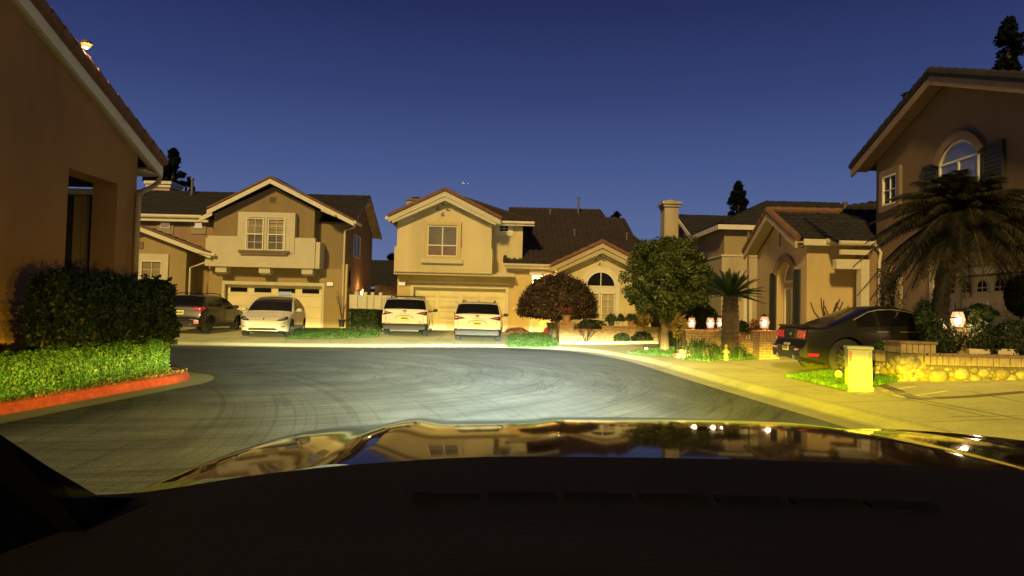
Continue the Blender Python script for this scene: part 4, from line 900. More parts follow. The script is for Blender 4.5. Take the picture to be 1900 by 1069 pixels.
def build_car(cid, label, loc, heading, spec):
    """local frame: +x forward?  x runs from the nose (0) to the tail (L); y left/right, z up"""
    L, Wd, ctrl, gz = spec['L'], spec['W'], spec['ctrl'], pchip(*zip(*spec['g']))
    plan = pchip(*zip(*spec['plan'])); zbf = pchip(*zip(*spec['zb'])); belt = pchip(*zip(*spec['belt']))
    root = thing(cid, label, 'car', loc, spec.get('group'), rz=heading)
    # centre line samples
    C = [Vector((c[0], 0, c[1])) for c in ctrl]; tags = []; pts = []
    P = [C[0]*2-C[1]]+C+[C[-1]*2-C[-2]]
    for i in range(1, len(P)-2):
        seg = (P[i+1]-P[i]).length; k = max(2, int(seg/.055)); sharp = spec.get('ten', .42)
        m0 = (P[i+1]-P[i-1])*sharp*min(1, seg/max((P[i]-P[i-1]).length, 1e-3)); m1 = (P[i+2]-P[i])*sharp*min(1, seg/max((P[i+2]-P[i+1]).length, 1e-3))
        for j in range(k):
            t = j/k; q = P[i]*(2*t**3-3*t**2+1)+m0*(t**3-2*t**2+t)+P[i+1]*(-2*t**3+3*t**2)+m1*(t**3-t**2)
            pts.append(q); tags.append(ctrl[i-1][2])
    pts.append(C[-1]); tags.append('end')
    for i in range(1, len(pts)): pts[i].x = max(pts[i].x, pts[i-1].x+.0006)
    L = max(L, pts[-1].x)
    # extra thin columns for shut lines
    A = []
    nr, ng, nt = 10, 5, 10
    rows = 0; V = []; info = []
    rail = spec.get('rail', .085); pw = spec.get('pw', 2.6)
    for q, tg in zip(pts, tags):
        x, zt = min(max(q.x, 0), L), q.z
        zb = min(zbf(x), zt-.06); dd = zt-zb; w = plan(x)*Wd; bl = belt(x)
        b_ = min(bl, zt-min(.075, .3*dd)); c_ = max(b_+min(.004, .02*dd), zt-min(rail, .35*dd))
        sec = [(0, zb, 'u'), (w*.55, zb, 'u'), (w*gz(zb)*.93, zb+.005, 'u')]
        for k in range(nr+1): z0_ = zb+min(.03, .15*dd); z = z0_+(b_-z0_)*k/nr; sec.append((w*gz(z), z, 's'))
        for k in range(1, ng+1): z = b_+(c_-b_)*k/ng; sec.append((w*gz(z), z, 'g'))
        wc = w*gz(c_)
        for k in range(1, nt+1):
            a = PI/2*k/nt; sec.append((wc*max(math.cos(a), 0)**(2/pw), c_+(zt-c_)*math.sin(a)**(2/pw), 't'))
        V.append([(x, y, z) for y, z, _ in sec]); info.append((x, zt, b_, c_, tg)); rows = len(sec)
    nst = len(V); vs = []; fs = []; mi = []
    for s_ in (1, -1):
        for st in V: vs += [(x, y*s_, z) for x, y, z in st]
    def vid(s_, i, j): return (0 if s_ == 1 else nst*rows)+i*rows+j
    M_ = {'body': 0, 'windscreen': 1, 'rear_window': 2, 'side_window': 3, 'wheel_well': 4, 'sunroof': 5}
    for s_ in (1, -1):
        for i in range(nst-1):
            x, zt, b_, c_, tg = info[i]; x2 = info[i+1][0]; xm = (x+x2)/2
            for j in range(rows-1):
                f = [vid(s_, i, j), vid(s_, i+1, j), vid(s_, i+1, j+1), vid(s_, i, j+1)]
                if s_ == -1: f = f[::-1]
                m_ = 0
                if j < 3: m_ = 4
                bz = spec.get('bump')
                if bz and xm > bz[0] and sum(V[ii][jj][2] for ii in (i, i+1) for jj in (j, j+1))/4 < bz[1]: m_ = 4
                g0 = 3+nr; g1 = g0+ng
                if g0 <= j < g1 and (c_-b_) > .03 and any(a <= xm <= e for a, e in spec['side']) and tg not in ('hood', 'nose', 'tail'): m_ = 3
                if j >= g1+spec.get('wj', 3) and tg == 'windscreen': m_ = 1
                if j >= g1+spec.get('rj', 3) and tg == 'rear_window': m_ = 2
                if j >= g1+3 and tg == 'sunroof': m_ = 5
                fs.append(f); mi.append(m_)
    for i, rev in ((0, False), (nst-1, True)):
        f = [vid(1, i, j) for j in range(rows)]+[vid(-1, i, j) for j in range(rows-1, -1, -1)]
        fs.append(f if rev else f[::-1]); mi.append(4 if rev else 0)
    mats = [spec['paint'], car_glass_view, car_glass, car_glass, plastic, spec.get('roofmat', car_glass)]
    tmp = mesh_obj('tmp', vs, fs, None, mats=mats, midx=mi)
    bm = bmesh.new(); bm.from_mesh(tmp.data); bmesh.ops.remove_doubles(bm, verts=bm.verts[:], dist=.0008); bmesh.ops.recalc_face_normals(bm, faces=bm.faces[:]); bm.to_mesh(tmp.data); bm.free()
    rw = spec['rw']; axles = spec['axles']; tw = spec.get('tw', .23)
    cutters = []
    for ax in axles:
        mb = MB(); n = 40; rr = rw+.045
        for sgn in (-1, 1):
            y0, y1 = sgn*(Wd-.34), sgn*(Wd+.3)
            mb.add([(ax+rr*math.cos(2*PI*k/n), y, rw+rr*math.sin(2*PI*k/n)) for y in (y0, y1) for k in range(n)],
                   [tuple(range(n)), tuple(range(n, 2*n))]+[(k, (k+1) % n, n+(k+1) % n, n+k) for k in range(n)])
        c = mesh_obj('cut', mb.v, mb.f, None, mats=mats, midx=[4]*len(mb.f))
        bm = bmesh.new(); bm.from_mesh(c.data); bmesh.ops.recalc_face_normals(bm, faces=bm.faces[:]); bm.to_mesh(c.data); bm.free()
        md = tmp.modifiers.new('b', 'BOOLEAN'); md.object = c; md.operation = 'DIFFERENCE'; md.solver = 'EXACT'; cutters.append(c)
    dg = bpy.context.evaluated_depsgraph_get(); me = bpy.data.meshes.new_from_object(tmp.evaluated_get(dg))
    for c in cutters: bpy.data.objects.remove(c)
    bpy.data.objects.remove(tmp)
    bm = bmesh.new(); bm.from_mesh(me); bvh = BVHTree.FromBMesh(bm)
    names = {0: 'body', 1: 'windscreen', 2: 'rear_window', 3: 'side_window', 4: 'lower_trim', 5: 'glass_roof'}
    groups = {}
    for f in bm.faces:
        k = f.material_index
        if k == 3: k = ('s', 1 if f.calc_center_median().y > 0 else -1)
        groups.setdefault(k, []).append(f)
    parts = {}
    for k, fl in groups.items():
        idx = {}; v = []; ff = []
        for f in fl:
            r_ = []
            for q in f.verts:
                if q.index not in idx: idx[q.index] = len(v); v.append(tuple(q.co))
                r_.append(idx[q.index])
            ff.append(r_)
        mk = 3 if isinstance(k, tuple) else k
        o = mesh_obj(names[mk], v, ff, mats[mk], root, local=True, smooth=True, sharp=40)
        parts[k] = o
    bm.free()
    def cast(p, d):
        h = bvh.ray_cast(Vector(p), Vector(d)); return h
    def decal(name, up, lo, axis, m, off=.006, parent=None, n=14, mrows=4, mirror=False, thick=.01):
        """skin patch between two polylines given in (a,b) of the projection plane, laid on the body"""
        outs = []
        for sg in ((1, -1) if mirror else (1,)):
            def interp(pl, t):
                t *= len(pl)-1; i = min(int(t), len(pl)-2); t -= i; return (pl[i][0]*(1-t)+pl[i+1][0]*t, pl[i][1]*(1-t)+pl[i+1][1]*t)
            grid = []; ok = True
            for r_ in range(mrows+1):
                for c in range(n+1):
                    a = interp(up, c/n); b = interp(lo, c/n); q = (a[0]+(b[0]-a[0])*r_/mrows, a[1]+(b[1]-a[1])*r_/mrows)
                    if axis == 'rear': o_, d = (L+3, q[0]*sg, q[1]), (-1, 0, 0)
                    elif axis == 'front': o_, d = (-3, q[0]*sg, q[1]), (1, 0, 0)
                    elif axis == 'side': o_, d = (q[0], 3*sg, q[1]), (0, -sg, 0)
                    else: o_, d = (q[0], q[1]*sg, 4), (0, 0, -1)
                    h = bvh.ray_cast(Vector(o_), Vector(d))
                    if h[0] is None or (axis in ('rear', 'front') and abs(h[0].x-(L if axis == 'rear' else 0)) > 1.3): grid.append(None); continue
                    nn = h[1] if h[1].dot(Vector(d)) < 0 else -h[1]
                    grid.append((h[0]+nn*off, h[0]-nn*thick))
            v = []; f = []; ix = {}
            for i, g in enumerate(grid):
                if g: ix[i] = len(v); v.append(g[0])
            w_ = n+1
            for r_ in range(mrows):
                for c in range(n):
                    q = [r_*w_+c, r_*w_+c+1, (r_+1)*w_+c+1, (r_+1)*w_+c]
                    if all(i in ix for i in q): f.append([ix[i] for i in q])
            # rim skirt
            per = [c for c in range(n+1)]+[r_*w_+n for r_ in range(1, mrows+1)]+[mrows*w_+c for c in range(n-1, -1, -1)]+[r_*w_ for r_ in range(mrows-1, 0, -1)]
            if all(i in ix for i in per):
                base = len(v); v += [grid[i][1] for i in per]
                for k in range(len(per)): k2 = (k+1) % len(per); f.append([ix[per[k]], ix[per[k2]], base+k2, base+k])
            if f: outs.append(mesh_obj(name, v, f, m, parent or root, local=True, smooth=True, sharp=50))
        return outs
    # wheels: hub mesh > tyre, rim
    for ax in axles:
        for sg in (1, -1):
            yo = sg*(plan(ax)*Wd*gz(rw)-.02); yi = yo-sg*tw
            mb = MB(); mb.lathe([(.16, 0), (.16, .02)], (ax, yo-sg*.12, rw), 16, 'Y'); hub = mb.build('wheel', plastic, root, local=True)
            prof = [(rw*.70, 0), (rw*.72, .02), (rw*.93, .02), (rw, .05), (rw, tw-.05), (rw*.93, tw-.02), (rw*.7, tw-.02)]
            mb = MB(); n = 36
            vs_ = []
            for r_, h in prof:
                for k in range(n): a = 2*PI*k/n; vs_.append((ax+r_*math.cos(a), yo-sg*h, rw+r_*math.sin(a)))
            mb.add(vs_, [(i*n+k, i*n+(k+1) % n, (i+1)*n+(k+1) % n, (i+1)*n+k) for i in range(len(prof)-1) for k in range(n)])
            mb.build('tyre', rubber, hub, local=True, smooth=True, sharp=35)
            mb = MB(); r0 = rw*.71
            vs_ = []
            for r_, h in ((r0, .01), (r0, .03), (r0-.03, .035), (r0-.04, .10)):
                for k in range(n): a = 2*PI*k/n; vs_.append((ax+r_*math.cos(a), yo-sg*h, rw+r_*math.sin(a)))
            mb.add(vs_, [(i*n+k, i*n+(k+1) % n, (i+1)*n+(k+1) % n, (i+1)*n+k) for i in range(3) for k in range(n)])
            ns = spec.get('spokes', 5)
            for k in range(ns):
                a = 2*PI*k/ns+.2
                for da in ((-.12, .12) if spec.get('twin') else (0,)):
                    a2 = a+da; d_ = Vector((math.cos(a2), 0, math.sin(a2))); t_ = Vector((-math.sin(a2), 0, math.cos(a2)))
                    w1, w2 = spec.get('sw', (.035, .05)); c0 = Vector((ax, yo-sg*.03, rw))
                    if spec.get('twin'): w1 *= .5; w2 *= .55
                    mb.add([c0+d_*.03+t_*w1, c0+d_*.03-t_*w1, c0+d_*(r0-.02)-t_*w2*.7+Vector((0, sg*.012, 0)), c0+d_*(r0-.02)+t_*w2*.7+Vector((0, sg*.012, 0)),
                            c0+d_*.03+t_*w1-Vector((0, sg*.05, 0)), c0+d_*.03-t_*w1-Vector((0, sg*.05, 0)), c0+d_*(r0-.02)-t_*w2*.7-Vector((0, sg*.04, 0)), c0+d_*(r0-.02)+t_*w2*.7-Vector((0, sg*.04, 0))],
                           [(0, 1, 2, 3), (4, 7, 6, 5), (0, 3, 7, 4), (1, 5, 6, 2), (2, 6, 7, 3)])
            mb.lathe([(.055, -.02), (.05, .012)] if sg > 0 else [(.05, -.012), (.055, .02)], (ax, yo-sg*.025, rw), 12, 'Y')
            mb.build('rim', spec.get('rim', alloy), hub, local=True)
    # mirrors
    mx, mz = spec['mirror']
    for sg in (1, -1):
        y = plan(mx)*Wd*gz(mz)
        mb = MB(); mb.tube([(mx, sg*(y-.04), mz-.03), (mx-.0, sg*(y+.09), mz)], [.02, .025], 8)
        n = 10; vs_ = []
        for u, (sx, sz) in ((-.09, (.3, .4)), (-.07, (.8, .85)), (0, (1, 1)), (.06, (1, 1)), (.07, (.9, .9))):
            for k in range(n): a = 2*PI*k/n; c_, s2 = math.cos(a), math.sin(a); vs_.append((mx+u, sg*(y+.17)+.115*sx*(abs(c_)**.7)*(1 if c_ > 0 else -1), mz+.035+.075*sz*(abs(s2)**.7)*(1 if s2 > 0 else -1)))
        mb.add(vs_, [tuple(range(n)), tuple(range(4*n, 5*n))]+[(i*n+k, i*n+(k+1) % n, (i+1)*n+(k+1) % n, (i+1)*n+k) for i in range(4) for k in range(n)])
        mb.build('mirror', spec.get('mirror_mat', spec['paint']), root, local=True, smooth=True, sharp=40)
    # shut lines as thin dark strips on the side
    for xs in spec.get('doors', []):
        decal('door_gap', [(xs, zbf(xs)+.2), (xs, belt(xs)-.02)], [(xs+.014, zbf(xs)+.2), (xs+.014, belt(xs)-.02)], 'side', plastic, .003, mirror=True, n=8, mrows=1, thick=0)
    for xs in spec.get('handles', []):
        z = belt(xs)-.10; decal('door_handle', [(xs, z), (xs+.2, z+.008)], [(xs, z-.028), (xs+.2, z-.02)], 'side', spec.get('handle_mat', spec['paint']), .022, mirror=True, n=6, mrows=2, thick=.0)
    return root, decal, bvh

def plate(root, decal, axis, y0, z0, w, h, m, chars=6, ang=None):
    o = decal('licence_plate', [(y0-w/2, z0+h/2), (y0+w/2, z0+h/2)], [(y0-w/2, z0-h/2), (y0+w/2, z0-h/2)], axis, m, .014, n=4, mrows=2)
    if o:
        for k in range(chars):
            y = y0-w*.36+w*.72*k/(chars-1) if chars > 1 else y0
            decal('character', [(y-.014, z0+h*.2), (y+.014, z0+h*.2)], [(y-.014, z0-h*.22), (y+.014, z0-h*.22)], axis, plate_ink, .018, parent=o[0], n=1, mrows=1, thick=0)
    return o
def text_on(root, body, s, size, loc, rot, m, name='lettering'):
    cu = bpy.data.curves.new(name, 'FONT'); cu.body = body; cu.size = size; cu.extrude = .004; cu.align_x = 'CENTER'; cu.space_character = s
    o = bpy.data.objects.new('tmp', cu); COL.objects.link(o); dg = bpy.context.evaluated_depsgraph_get()
    me = bpy.data.meshes.new_from_object(o.evaluated_get(dg)); bpy.data.objects.remove(o); me.materials.clear(); me.materials.append(m)
    me.transform(Matrix.Translation(loc) @ rot.to_4x4())
    t = bpy.data.objects.new(name, me); COL.objects.link(t); t.parent = root; ORIG[t.name] = ORIG[root.name]; return t

REAR_ROT = Matrix(((0, 0, 1), (1, 0, 0), (0, 1, 0)))   # text x -> +y, text y -> z, facing +x (tail)

# heading: nose direction.  Local +x runs nose->tail, so nose points to local -x.
def place(nose_dir, tail_or_nose, point, L):
    a = math.atan2(-nose_dir[1], -nose_dir[0]); d = Vector((math.cos(a), math.sin(a), 0))
    org = Vector(point) if tail_or_nose == 'nose' else Vector(point)-d*L
    return org, a

# ---- minivans -------------------------------------------------------------
SIENNA = dict(L=5.17, W=.995, paint=paint_white,
    ctrl=[(0, .42, 'nose'), (.02, .62, 'nose'), (.10, .82, 'nose'), (.35, .98, 'hood'), (.95, 1.10, 'hood'), (1.08, 1.13, 'windscreen'), (1.95, 1.58, 'roof'), (2.5, 1.68, 'roof'), (3.6, 1.69, 'roof'), (4.45, 1.635, 'roof'), (4.72, 1.585, 'rear_window'), (4.98, 1.17, 'tail'), (5.045, 1.06, 'tail'), (5.08, .80, 'tail'), (5.10, .55, 'tail'), (5.17, .50, 'tail'), (5.165, .37, 'tail')],
    g=[(.15, .93), (.4, .985), (.75, 1.0), (1.0, .985), (1.15, .955), (1.45, .86), (1.6, .80), (1.75, .74)],
    plan=[(0, .72), (.12, .86), (.45, .97), (1.2, 1), (4.3, 1), (4.75, .985), (4.98, .965), (5.09, .945), (5.17, .90)],
    zb=[(0, .22), (.5, .19), (4.3, .2), (4.6, .30), (5.17, .36)], belt=[(0, .95), (1.1, 1.02), (2.5, 1.05), (4.2, 1.12), (5.17, 1.14)],
    side=[(1.45, 2.35), (2.42, 3.35), (3.42, 4.55)], rw=.345, axles=[.95, 4.01], mirror=(1.55, 1.1), doors=[1.35, 2.38, 3.5], handles=[2.1, 2.5], spokes=5, twin=True, mirror_mat=plastic, rail=.1, rj=2, pw=3.4, bump=(4.55, .555))
grp_van = 'white minivans parked nose in on the driveway'
def sienna(label, tail, nose_dir, hitch, rack):
    org, a = place(nose_dir, 'tail', tail, 5.17)
    sp = dict(SIENNA); sp['group'] = None
    root, decal, bvh = build_car('white_minivan', label, org, a, sp)
    # rear lamps: wedge pointing inwards
    decal('taillight', [(.955, 1.075), (.86, 1.075), (.72, 1.05), (.50, .995)], [(.955, .915), (.86, .91), (.72, .945), (.50, .985)], 'rear', red_lens_dark, .012, mirror=True, n=12, mrows=4)
    decal('reversing_light', [(.86, 1.03), (.66, 1.01)], [(.86, .99), (.66, .98)], 'rear', lamp_clear, .016, mirror=True, n=6, mrows=2)
    decal('taillight', [(4.72, 1.08), (4.9, 1.08), (5.03, 1.07)], [(4.82, .99), (4.9, .93), (5.03, .915)], 'side', red_lens, .012, mirror=True, n=8, mrows=3)
    # dark lower bumper with shoulders
    decal('bumper_trim', [(-.74, .455), (0, .46), (.74, .455)], [(-.74, .415), (0, .41), (.74, .415)], 'rear', plastic, .018, n=20, mrows=1)
    decal('reflector', [(.82, .585), (.60, .595)], [(.82, .55), (.60, .56)], 'rear', reflector, .018, mirror=True, n=5, mrows=1)
    # plate recess crease, its shade painted as a dark strip, and plate
    decal('plate_crease_shade', [(-.40, .78), (-.30, .885), (0, .905), (.30, .885), (.40, .78)], [(-.385, .765), (-.29, .865), (0, .885), (.29, .865), (.385, .765)], 'rear', cladding, .004, n=20, mrows=1, thick=0)
    plate(root, decal, 'rear', 0, .775, .33, .17, plate_yellow, 7)
    decal('tailgate_gap', [(.80, .6), (.80, .88)], [(.788, .6), (.788, .88)], 'rear', plastic, .003, mirror=True, n=6, mrows=1, thick=0)
    # emblem ring, name, badge
    h = bvh.ray_cast(Vector((9, 0, 1.075)), Vector((-1, 0, 0))); mb = MB()
    xq = h[0].x+.01
    for k in range(18):
        a0, a1 = 2*PI*k/18, 2*PI*(k+1)/18
        mb.tube([(xq, .068*math.cos(a0), 1.075+.047*math.sin(a0)), (xq, .068*math.cos(a1), 1.075+.047*math.sin(a1))], .009, 5)
        mb.tube([(xq, .026*math.cos(a0), 1.075+.045*math.sin(a0)), (xq, .026*math.cos(a1), 1.075+.045*math.sin(a1))], .006, 5)
        mb.tube([(xq, .055*math.cos(a0), 1.095+.02*math.sin(a0)), (xq, .055*math.cos(a1), 1.095+.02*math.sin(a1))], .006, 5)
    mb.build('emblem', plastic, root, local=True)
    h = bvh.ray_cast(Vector((9, 0, .965)), Vector((-1, 0, 0)))
    text_on(root, 'SIENNA', 2.1, .062, Vector((h[0].x+.012, 0, .945)), REAR_ROT, cladding)
    decal('badge', [(.60, .635), (.70, .66)], [(.60, .615), (.70, .635)], 'rear', chrome, .008, n=4, mrows=1)
    # wiper, high brake light, spoiler lip, fin
    h = bvh.ray_cast(Vector((9, 0, 1.2)), Vector((-1, 0, 0))); mb = MB(); mb.tube([(h[0].x+.02, .05, 1.2), (h[0].x+.01, -.42, 1.225)], .012, 5); mb.build('wiper', plastic, root, local=True)
    mb = MB(); mb.prism([(4.15, -.02, 1.66), (4.38, -.012, 1.64), (4.36, -.006, 1.735), (4.31, -.004, 1.74)], (0, .03, 0)); mb.build('antenna_fin', plastic, root, local=True)
    for sg in (1, -1):
        mb = MB(); y = sg*.66; P_ = [(2.2, y, 1.63), (2.32, y, 1.72), (3.2, y, 1.745), (4.1, y, 1.72), (4.28, y, 1.62)]
        mb.tube(catmull(P_, 4), .022, 6); mb.build('roof_rail', plastic, root, local=True)
    if rack:
        for x in (2.9, 3.95): mb = MB(); mb.tube([(x, -.66, 1.735), (x, .66, 1.735)], .022, 6); mb.build('cross_bar', plastic, root, local=True)
    if hitch:
        mb = MB(); mb.box((5.05, 0, .26), (.06, 1.2, .07)); mb.box((5.1, 0, .26), (.14, .09, .08))
        for sg in (-.4, .4): mb.box((5.08, sg, .245), (.05, .06, .03))
        mb.build('tow_hitch', metal_pipe, root, local=True)
    return root
sienna('white minivan on the left half of the driveway with roof cross bars and tow hitch', Vector((xat(749, 628, 29.7), 29.7, hz(-4.6, 30.5)-.02)), (-.06, 1, 0), True, True)
sienna('white minivan nearer the camera on the right half of the driveway', Vector((xat(884.5, 635, 28.5), 28.5, hz(-1.4, 29.5)-.05)), (.0, 1, 0), False, False)

# ---- white electric crossover -------------------------------------------
MODEL = dict(L=4.75, W=.96, paint=paint_white, roofmat=car_glass, group=None,
    ctrl=[(0, .36, 'nose'), (.015, .50, 'nose'), (.06, .64, 'nose'), (.22, .75, 'hood'), (.6, .88, 'hood'), (1.05, .985, 'hood'), (1.2, 1.03, 'windscreen'), (1.75, 1.36, 'windscreen'), (2.15, 1.52, 'sunroof'), (2.6, 1.61, 'sunroof'), (3.1, 1.61, 'sunroof'), (3.5, 1.54, 'rear_window'), (4.3, 1.18, 'tail'), (4.52, 1.13, 'tail'), (4.60, .98, 'tail'), (4.68, .72, 'tail'), (4.75, .6, 'tail'), (4.74, .36, 'tail')],
    g=[(.15, .94), (.4, .985), (.7, 1.0), (.9, .98), (1.0, .955), (1.25, .88), (1.5, .77), (1.65, .70)],
    plan=[(0, .64), (.05, .72), (.15, .82), (.4, .94), (.8, .99), (1.2, 1), (4.0, 1), (4.4, .96), (4.65, .88), (4.75, .78)],
    zb=[(0, .24), (.5, .19), (4.3, .2), (4.75, .28)], belt=[(0, .85), (1.2, .95), (2.5, 1.0), (4.2, 1.08), (4.75, 1.1)],
    side=[(1.55, 2.55), (2.62, 3.55), (3.62, 4.0)], rw=.35, axles=[.87, 3.76], mirror=(1.62, 1.03), doors=[1.45, 2.58, 3.6], handles=[2.25, 3.25], spokes=7, rim=alloy, mirror_mat=paint_white, rail=.09)
fd = Vector((.13, -.99, 0))
org, a = place(fd, 'nose', Vector((xat(489, 620, 26.9), 26.75, hz(-9.6, 28)-.05)), 4.75)
root, decal, bvh = build_car('white_electric_car', 'white electric crossover parked facing the street before the brown house garage', org, a, MODEL)
decal('headlight', [(.50, .655), (.62, .715), (.76, .79), (.865, .80)], [(.50, .645), (.62, .64), (.76, .655), (.865, .70)], 'front', lamp_black, .008, mirror=True, n=12, mrows=4)
decal('headlight_lens', [(.60, .685), (.72, .745), (.80, .765)], [(.60, .66), (.72, .69), (.80, .72)], 'front', lamp_clear, .013, mirror=True, n=8, mrows=2)
decal('lower_grille', [(-.56, .315), (-.45, .365), (.45, .365), (.56, .315)], [(-.52, .28), (-.45, .275), (.45, .275), (.52, .28)], 'front', plastic, .006, n=18, mrows=3)
decal('bumper', [(-.74, .255), (0, .255), (.74, .255)], [(-.72, .225), (0, .225), (.72, .225)], 'front', plastic, .01, n=18, mrows=2)
decal('fog_vent', [(.64, .43), (.80, .44)], [(.66, .405), (.80, .41)], 'front', plastic, .007, mirror=True, n=6, mrows=2)
decal('hood_gap', [(-.62, .655), (-.3, .672), (0, .677), (.3, .672), (.62, .655)], [(-.62, .648), (-.3, .664), (0, .669), (.3, .664), (.62, .648)], 'front', cladding, .002, n=24, mrows=1, thick=0)
decal('emblem', [(-.04, .74), (.04, .74)], [(-.008, .685), (.008, .685)], 'front', chrome, .004, n=4, mrows=2)
decal('sill', [(1.3, .30), (3.3, .31)], [(1.3, .21), (3.3, .22)], 'side', plastic, .008, mirror=True, n=14, mrows=2)
mb = MB(); mb.tube([(1.22, .55, 1.02), (1.35, -.1, 1.09)], .012, 5); mb.build('wiper', plastic, root, local=True)
mb = MB(); mb.lathe([(.03, -.01), (.03, .01)], (1.2, .955, .72), 8, 'Y'); mb.build('side_camera', plastic, root, local=True)

# ---- dark crossover -------------------------------------------------------
CROSS = dict(L=4.46, W=.90, paint=paint_grey, group=None,
    ctrl=[(0, .42, 'nose'), (.03, .66, 'nose'), (.12, .84, 'nose'), (.35, .96, 'hood'), (1.0, 1.05, 'hood'), (1.12, 1.08, 'windscreen'), (1.85, 1.48, 'roof'), (2.3, 1.56, 'roof'), (3.2, 1.55, 'roof'), (3.78, 1.49, 'rear_window'), (4.2, 1.14, 'tail'), (4.28, 1.06, 'tail'), (4.33, .85, 'tail'), (4.40, .66, 'tail'), (4.46, .6, 'tail'), (4.45, .36, 'tail')],
    g=[(.2, .94), (.45, .985), (.75, 1.0), (.95, .985), (1.1, .95), (1.4, .83), (1.6, .72)],
    plan=[(0, .74), (.12, .86), (.4, .96), (1.1, 1), (3.7, 1), (4.15, .97), (4.33, .93), (4.46, .86)],
    zb=[(0, .28), (.5, .26), (4.0, .27), (4.46, .34)], belt=[(0, .95), (1.1, 1.0), (2.5, 1.03), (3.6, 1.1), (4.46, 1.14)],
    side=[(1.45, 2.35), (2.42, 3.2), (3.27, 3.75)], rw=.345, axles=[.9, 3.57], mirror=(1.52, 1.07), doors=[1.35, 2.38, 3.25], handles=[2.05, 2.95], spokes=5, twin=True, rim=alloy_dark, mirror_mat=plastic, rail=.09)
org, a = place((.02, 1, 0), 'tail', Vector((-12.9, 27.15, hz(-12.9, 28.5)-.05)), 4.46)
root, decal, bvh = build_car('dark_crossover', 'dark grey crossover parked nose in beside the left hedge, hatch to the street', org, a, CROSS)
decal('taillight', [(.84, 1.06), (.7, 1.055), (.5, 1.02), (.42, 1.0)], [(.84, .90), (.7, .90), (.5, .94), (.42, .98)], 'rear', red_lens, .012, mirror=True, n=12, mrows=4)
decal('taillight', [(3.95, 1.04), (4.2, 1.06), (4.27, 1.05)], [(4.12, .95), (4.2, .91), (4.27, .91)], 'side', red_lens, .012, mirror=True, n=8, mrows=3)
decal('reversing_light', [(.66, .985), (.52, .985)], [(.66, .95), (.52, .955)], 'rear', lamp_clear, .016, mirror=True, n=5, mrows=2)
decal('bumper', [(-.82, .48), (-.6, .5), (.6, .5), (.82, .48)], [(-.8, .37), (-.6, .36), (.6, .36), (.8, .37)], 'rear', plastic, .012, n=22, mrows=3)
decal('reflector', [(.78, .55), (.62, .55)], [(.78, .42), (.64, .42)], 'rear', reflector, .018, mirror=True, n=4, mrows=3)
decal('sill', [(1.25, .42), (3.2, .42)], [(1.25, .29), (3.2, .29)], 'side', plastic, .01, mirror=True, n=14, mrows=2)
for ax in (.9, 3.57):
    arc = [(ax+.43*math.cos(t), .345+.43*math.sin(t)) for t in np.linspace(PI-.05, .05, 15)]; ar2 = [(ax+.395*math.cos(t), .345+.395*math.sin(t)) for t in np.linspace(PI-.05, .05, 15)]
    decal('wheel_arch', arc, ar2, 'side', plastic, .012, mirror=True, n=28, mrows=1)
plate(root, decal, 'rear', 0, .84, .32, .16, plate_yellow, 7)
for sg in (1, -1):
    mb = MB(); y = sg*.55; mb.tube(catmull([(1.95, y, 1.5), (2.1, y, 1.6), (2.8, y, 1.63), (3.5, y, 1.60), (3.68, y, 1.5)], 4), .02, 6); mb.build('roof_rail', plastic, root, local=True)
mb = MB(); mb.tube([(4.42, .5, .38), (4.5, .5, .37)], .04, 8); mb.build('exhaust_pipe', chrome, root, local=True)
mb = MB(); mb.tube([(4.1, .03, 1.2), (4.06, -.35, 1.24)], .012, 5); mb.build('wiper', plastic, root, local=True)

# ---- dark coupe -----------------------------------------------------------
COUPE = dict(L=4.78, W=.955, paint=paint_black, group=None,
    ctrl=[(0, .40, 'nose'), (.03, .60, 'nose'), (.12, .76, 'nose'), (.35, .86, 'hood'), (1.5, .99, 'hood'), (1.66, 1.01, 'windscreen'), (2.38, 1.31, 'roof'), (2.7, 1.37, 'roof'), (3.05, 1.365, 'roof'), (3.25, 1.325, 'rear_window'), (4.16, 1.0, 'tail'), (4.45, .965, 'tail'), (4.60, .975, 'tail'), (4.64, .92, 'tail'), (4.665, .73, 'tail'), (4.72, .64, 'tail'), (4.78, .57, 'tail'), (4.76, .40, 'tail')],
    g=[(.12, .92), (.35, .975), (.62, 1.0), (.82, .99), (.95, .955), (1.05, .90), (1.25, .76), (1.38, .66)],
    plan=[(0, .70), (.1, .82), (.4, .94), (.95, .985), (1.6, .97), (2.6, .965), (3.3, .99), (3.75, 1.0), (4.3, .96), (4.65, .89), (4.78, .82)],
    zb=[(0, .17), (.5, .15), (4.0, .17), (4.3, .24), (4.78, .36)], belt=[(0, .85), (1.6, .955), (2.6, .97), (3.4, .965), (4.2, .95), (4.78, .95)],
    side=[(1.95, 3.12), (3.2, 3.62)], rw=.365, axles=[.94, 3.84], mirror=(1.98, 1.02), doors=[1.78, 3.14], handles=[2.72], spokes=10, sw=(.016, .022), mirror_mat=paint_black, rail=.075, tw=.27, handle_mat=paint_black)
tl = Vector((6.42, 16.35, hz(6.8, 16)+.07))
org, a = place((1, .0, 0), 'tail', tl, 4.78*1.04)
root, decal, bvh = build_car('black_coupe', 'black fastback coupe parked in the right driveway behind the green utility box', org, a, COUPE)
root.rotation_euler = (0, R(1.6), a); root.scale = (1.04, 1.04, 1.13)
decal('tail_panel', [(-.80, .895), (0, .90), (.80, .895)], [(-.78, .725), (0, .715), (.78, .725)], 'rear', lamp_black, .004, n=20, mrows=3)
for sg in (1, -1):
    for k in range(3):
        y0 = sg*(.40+.135*k); y1 = sg*(.40+.135*k+.085); s1 = sg*.03
        decal('taillight', [(y0+s1, .88), (y1+s1, .88)], [(y0, .735), (y1, .735)], 'rear', red_lens, .02, n=3, mrows=5, thick=.0)
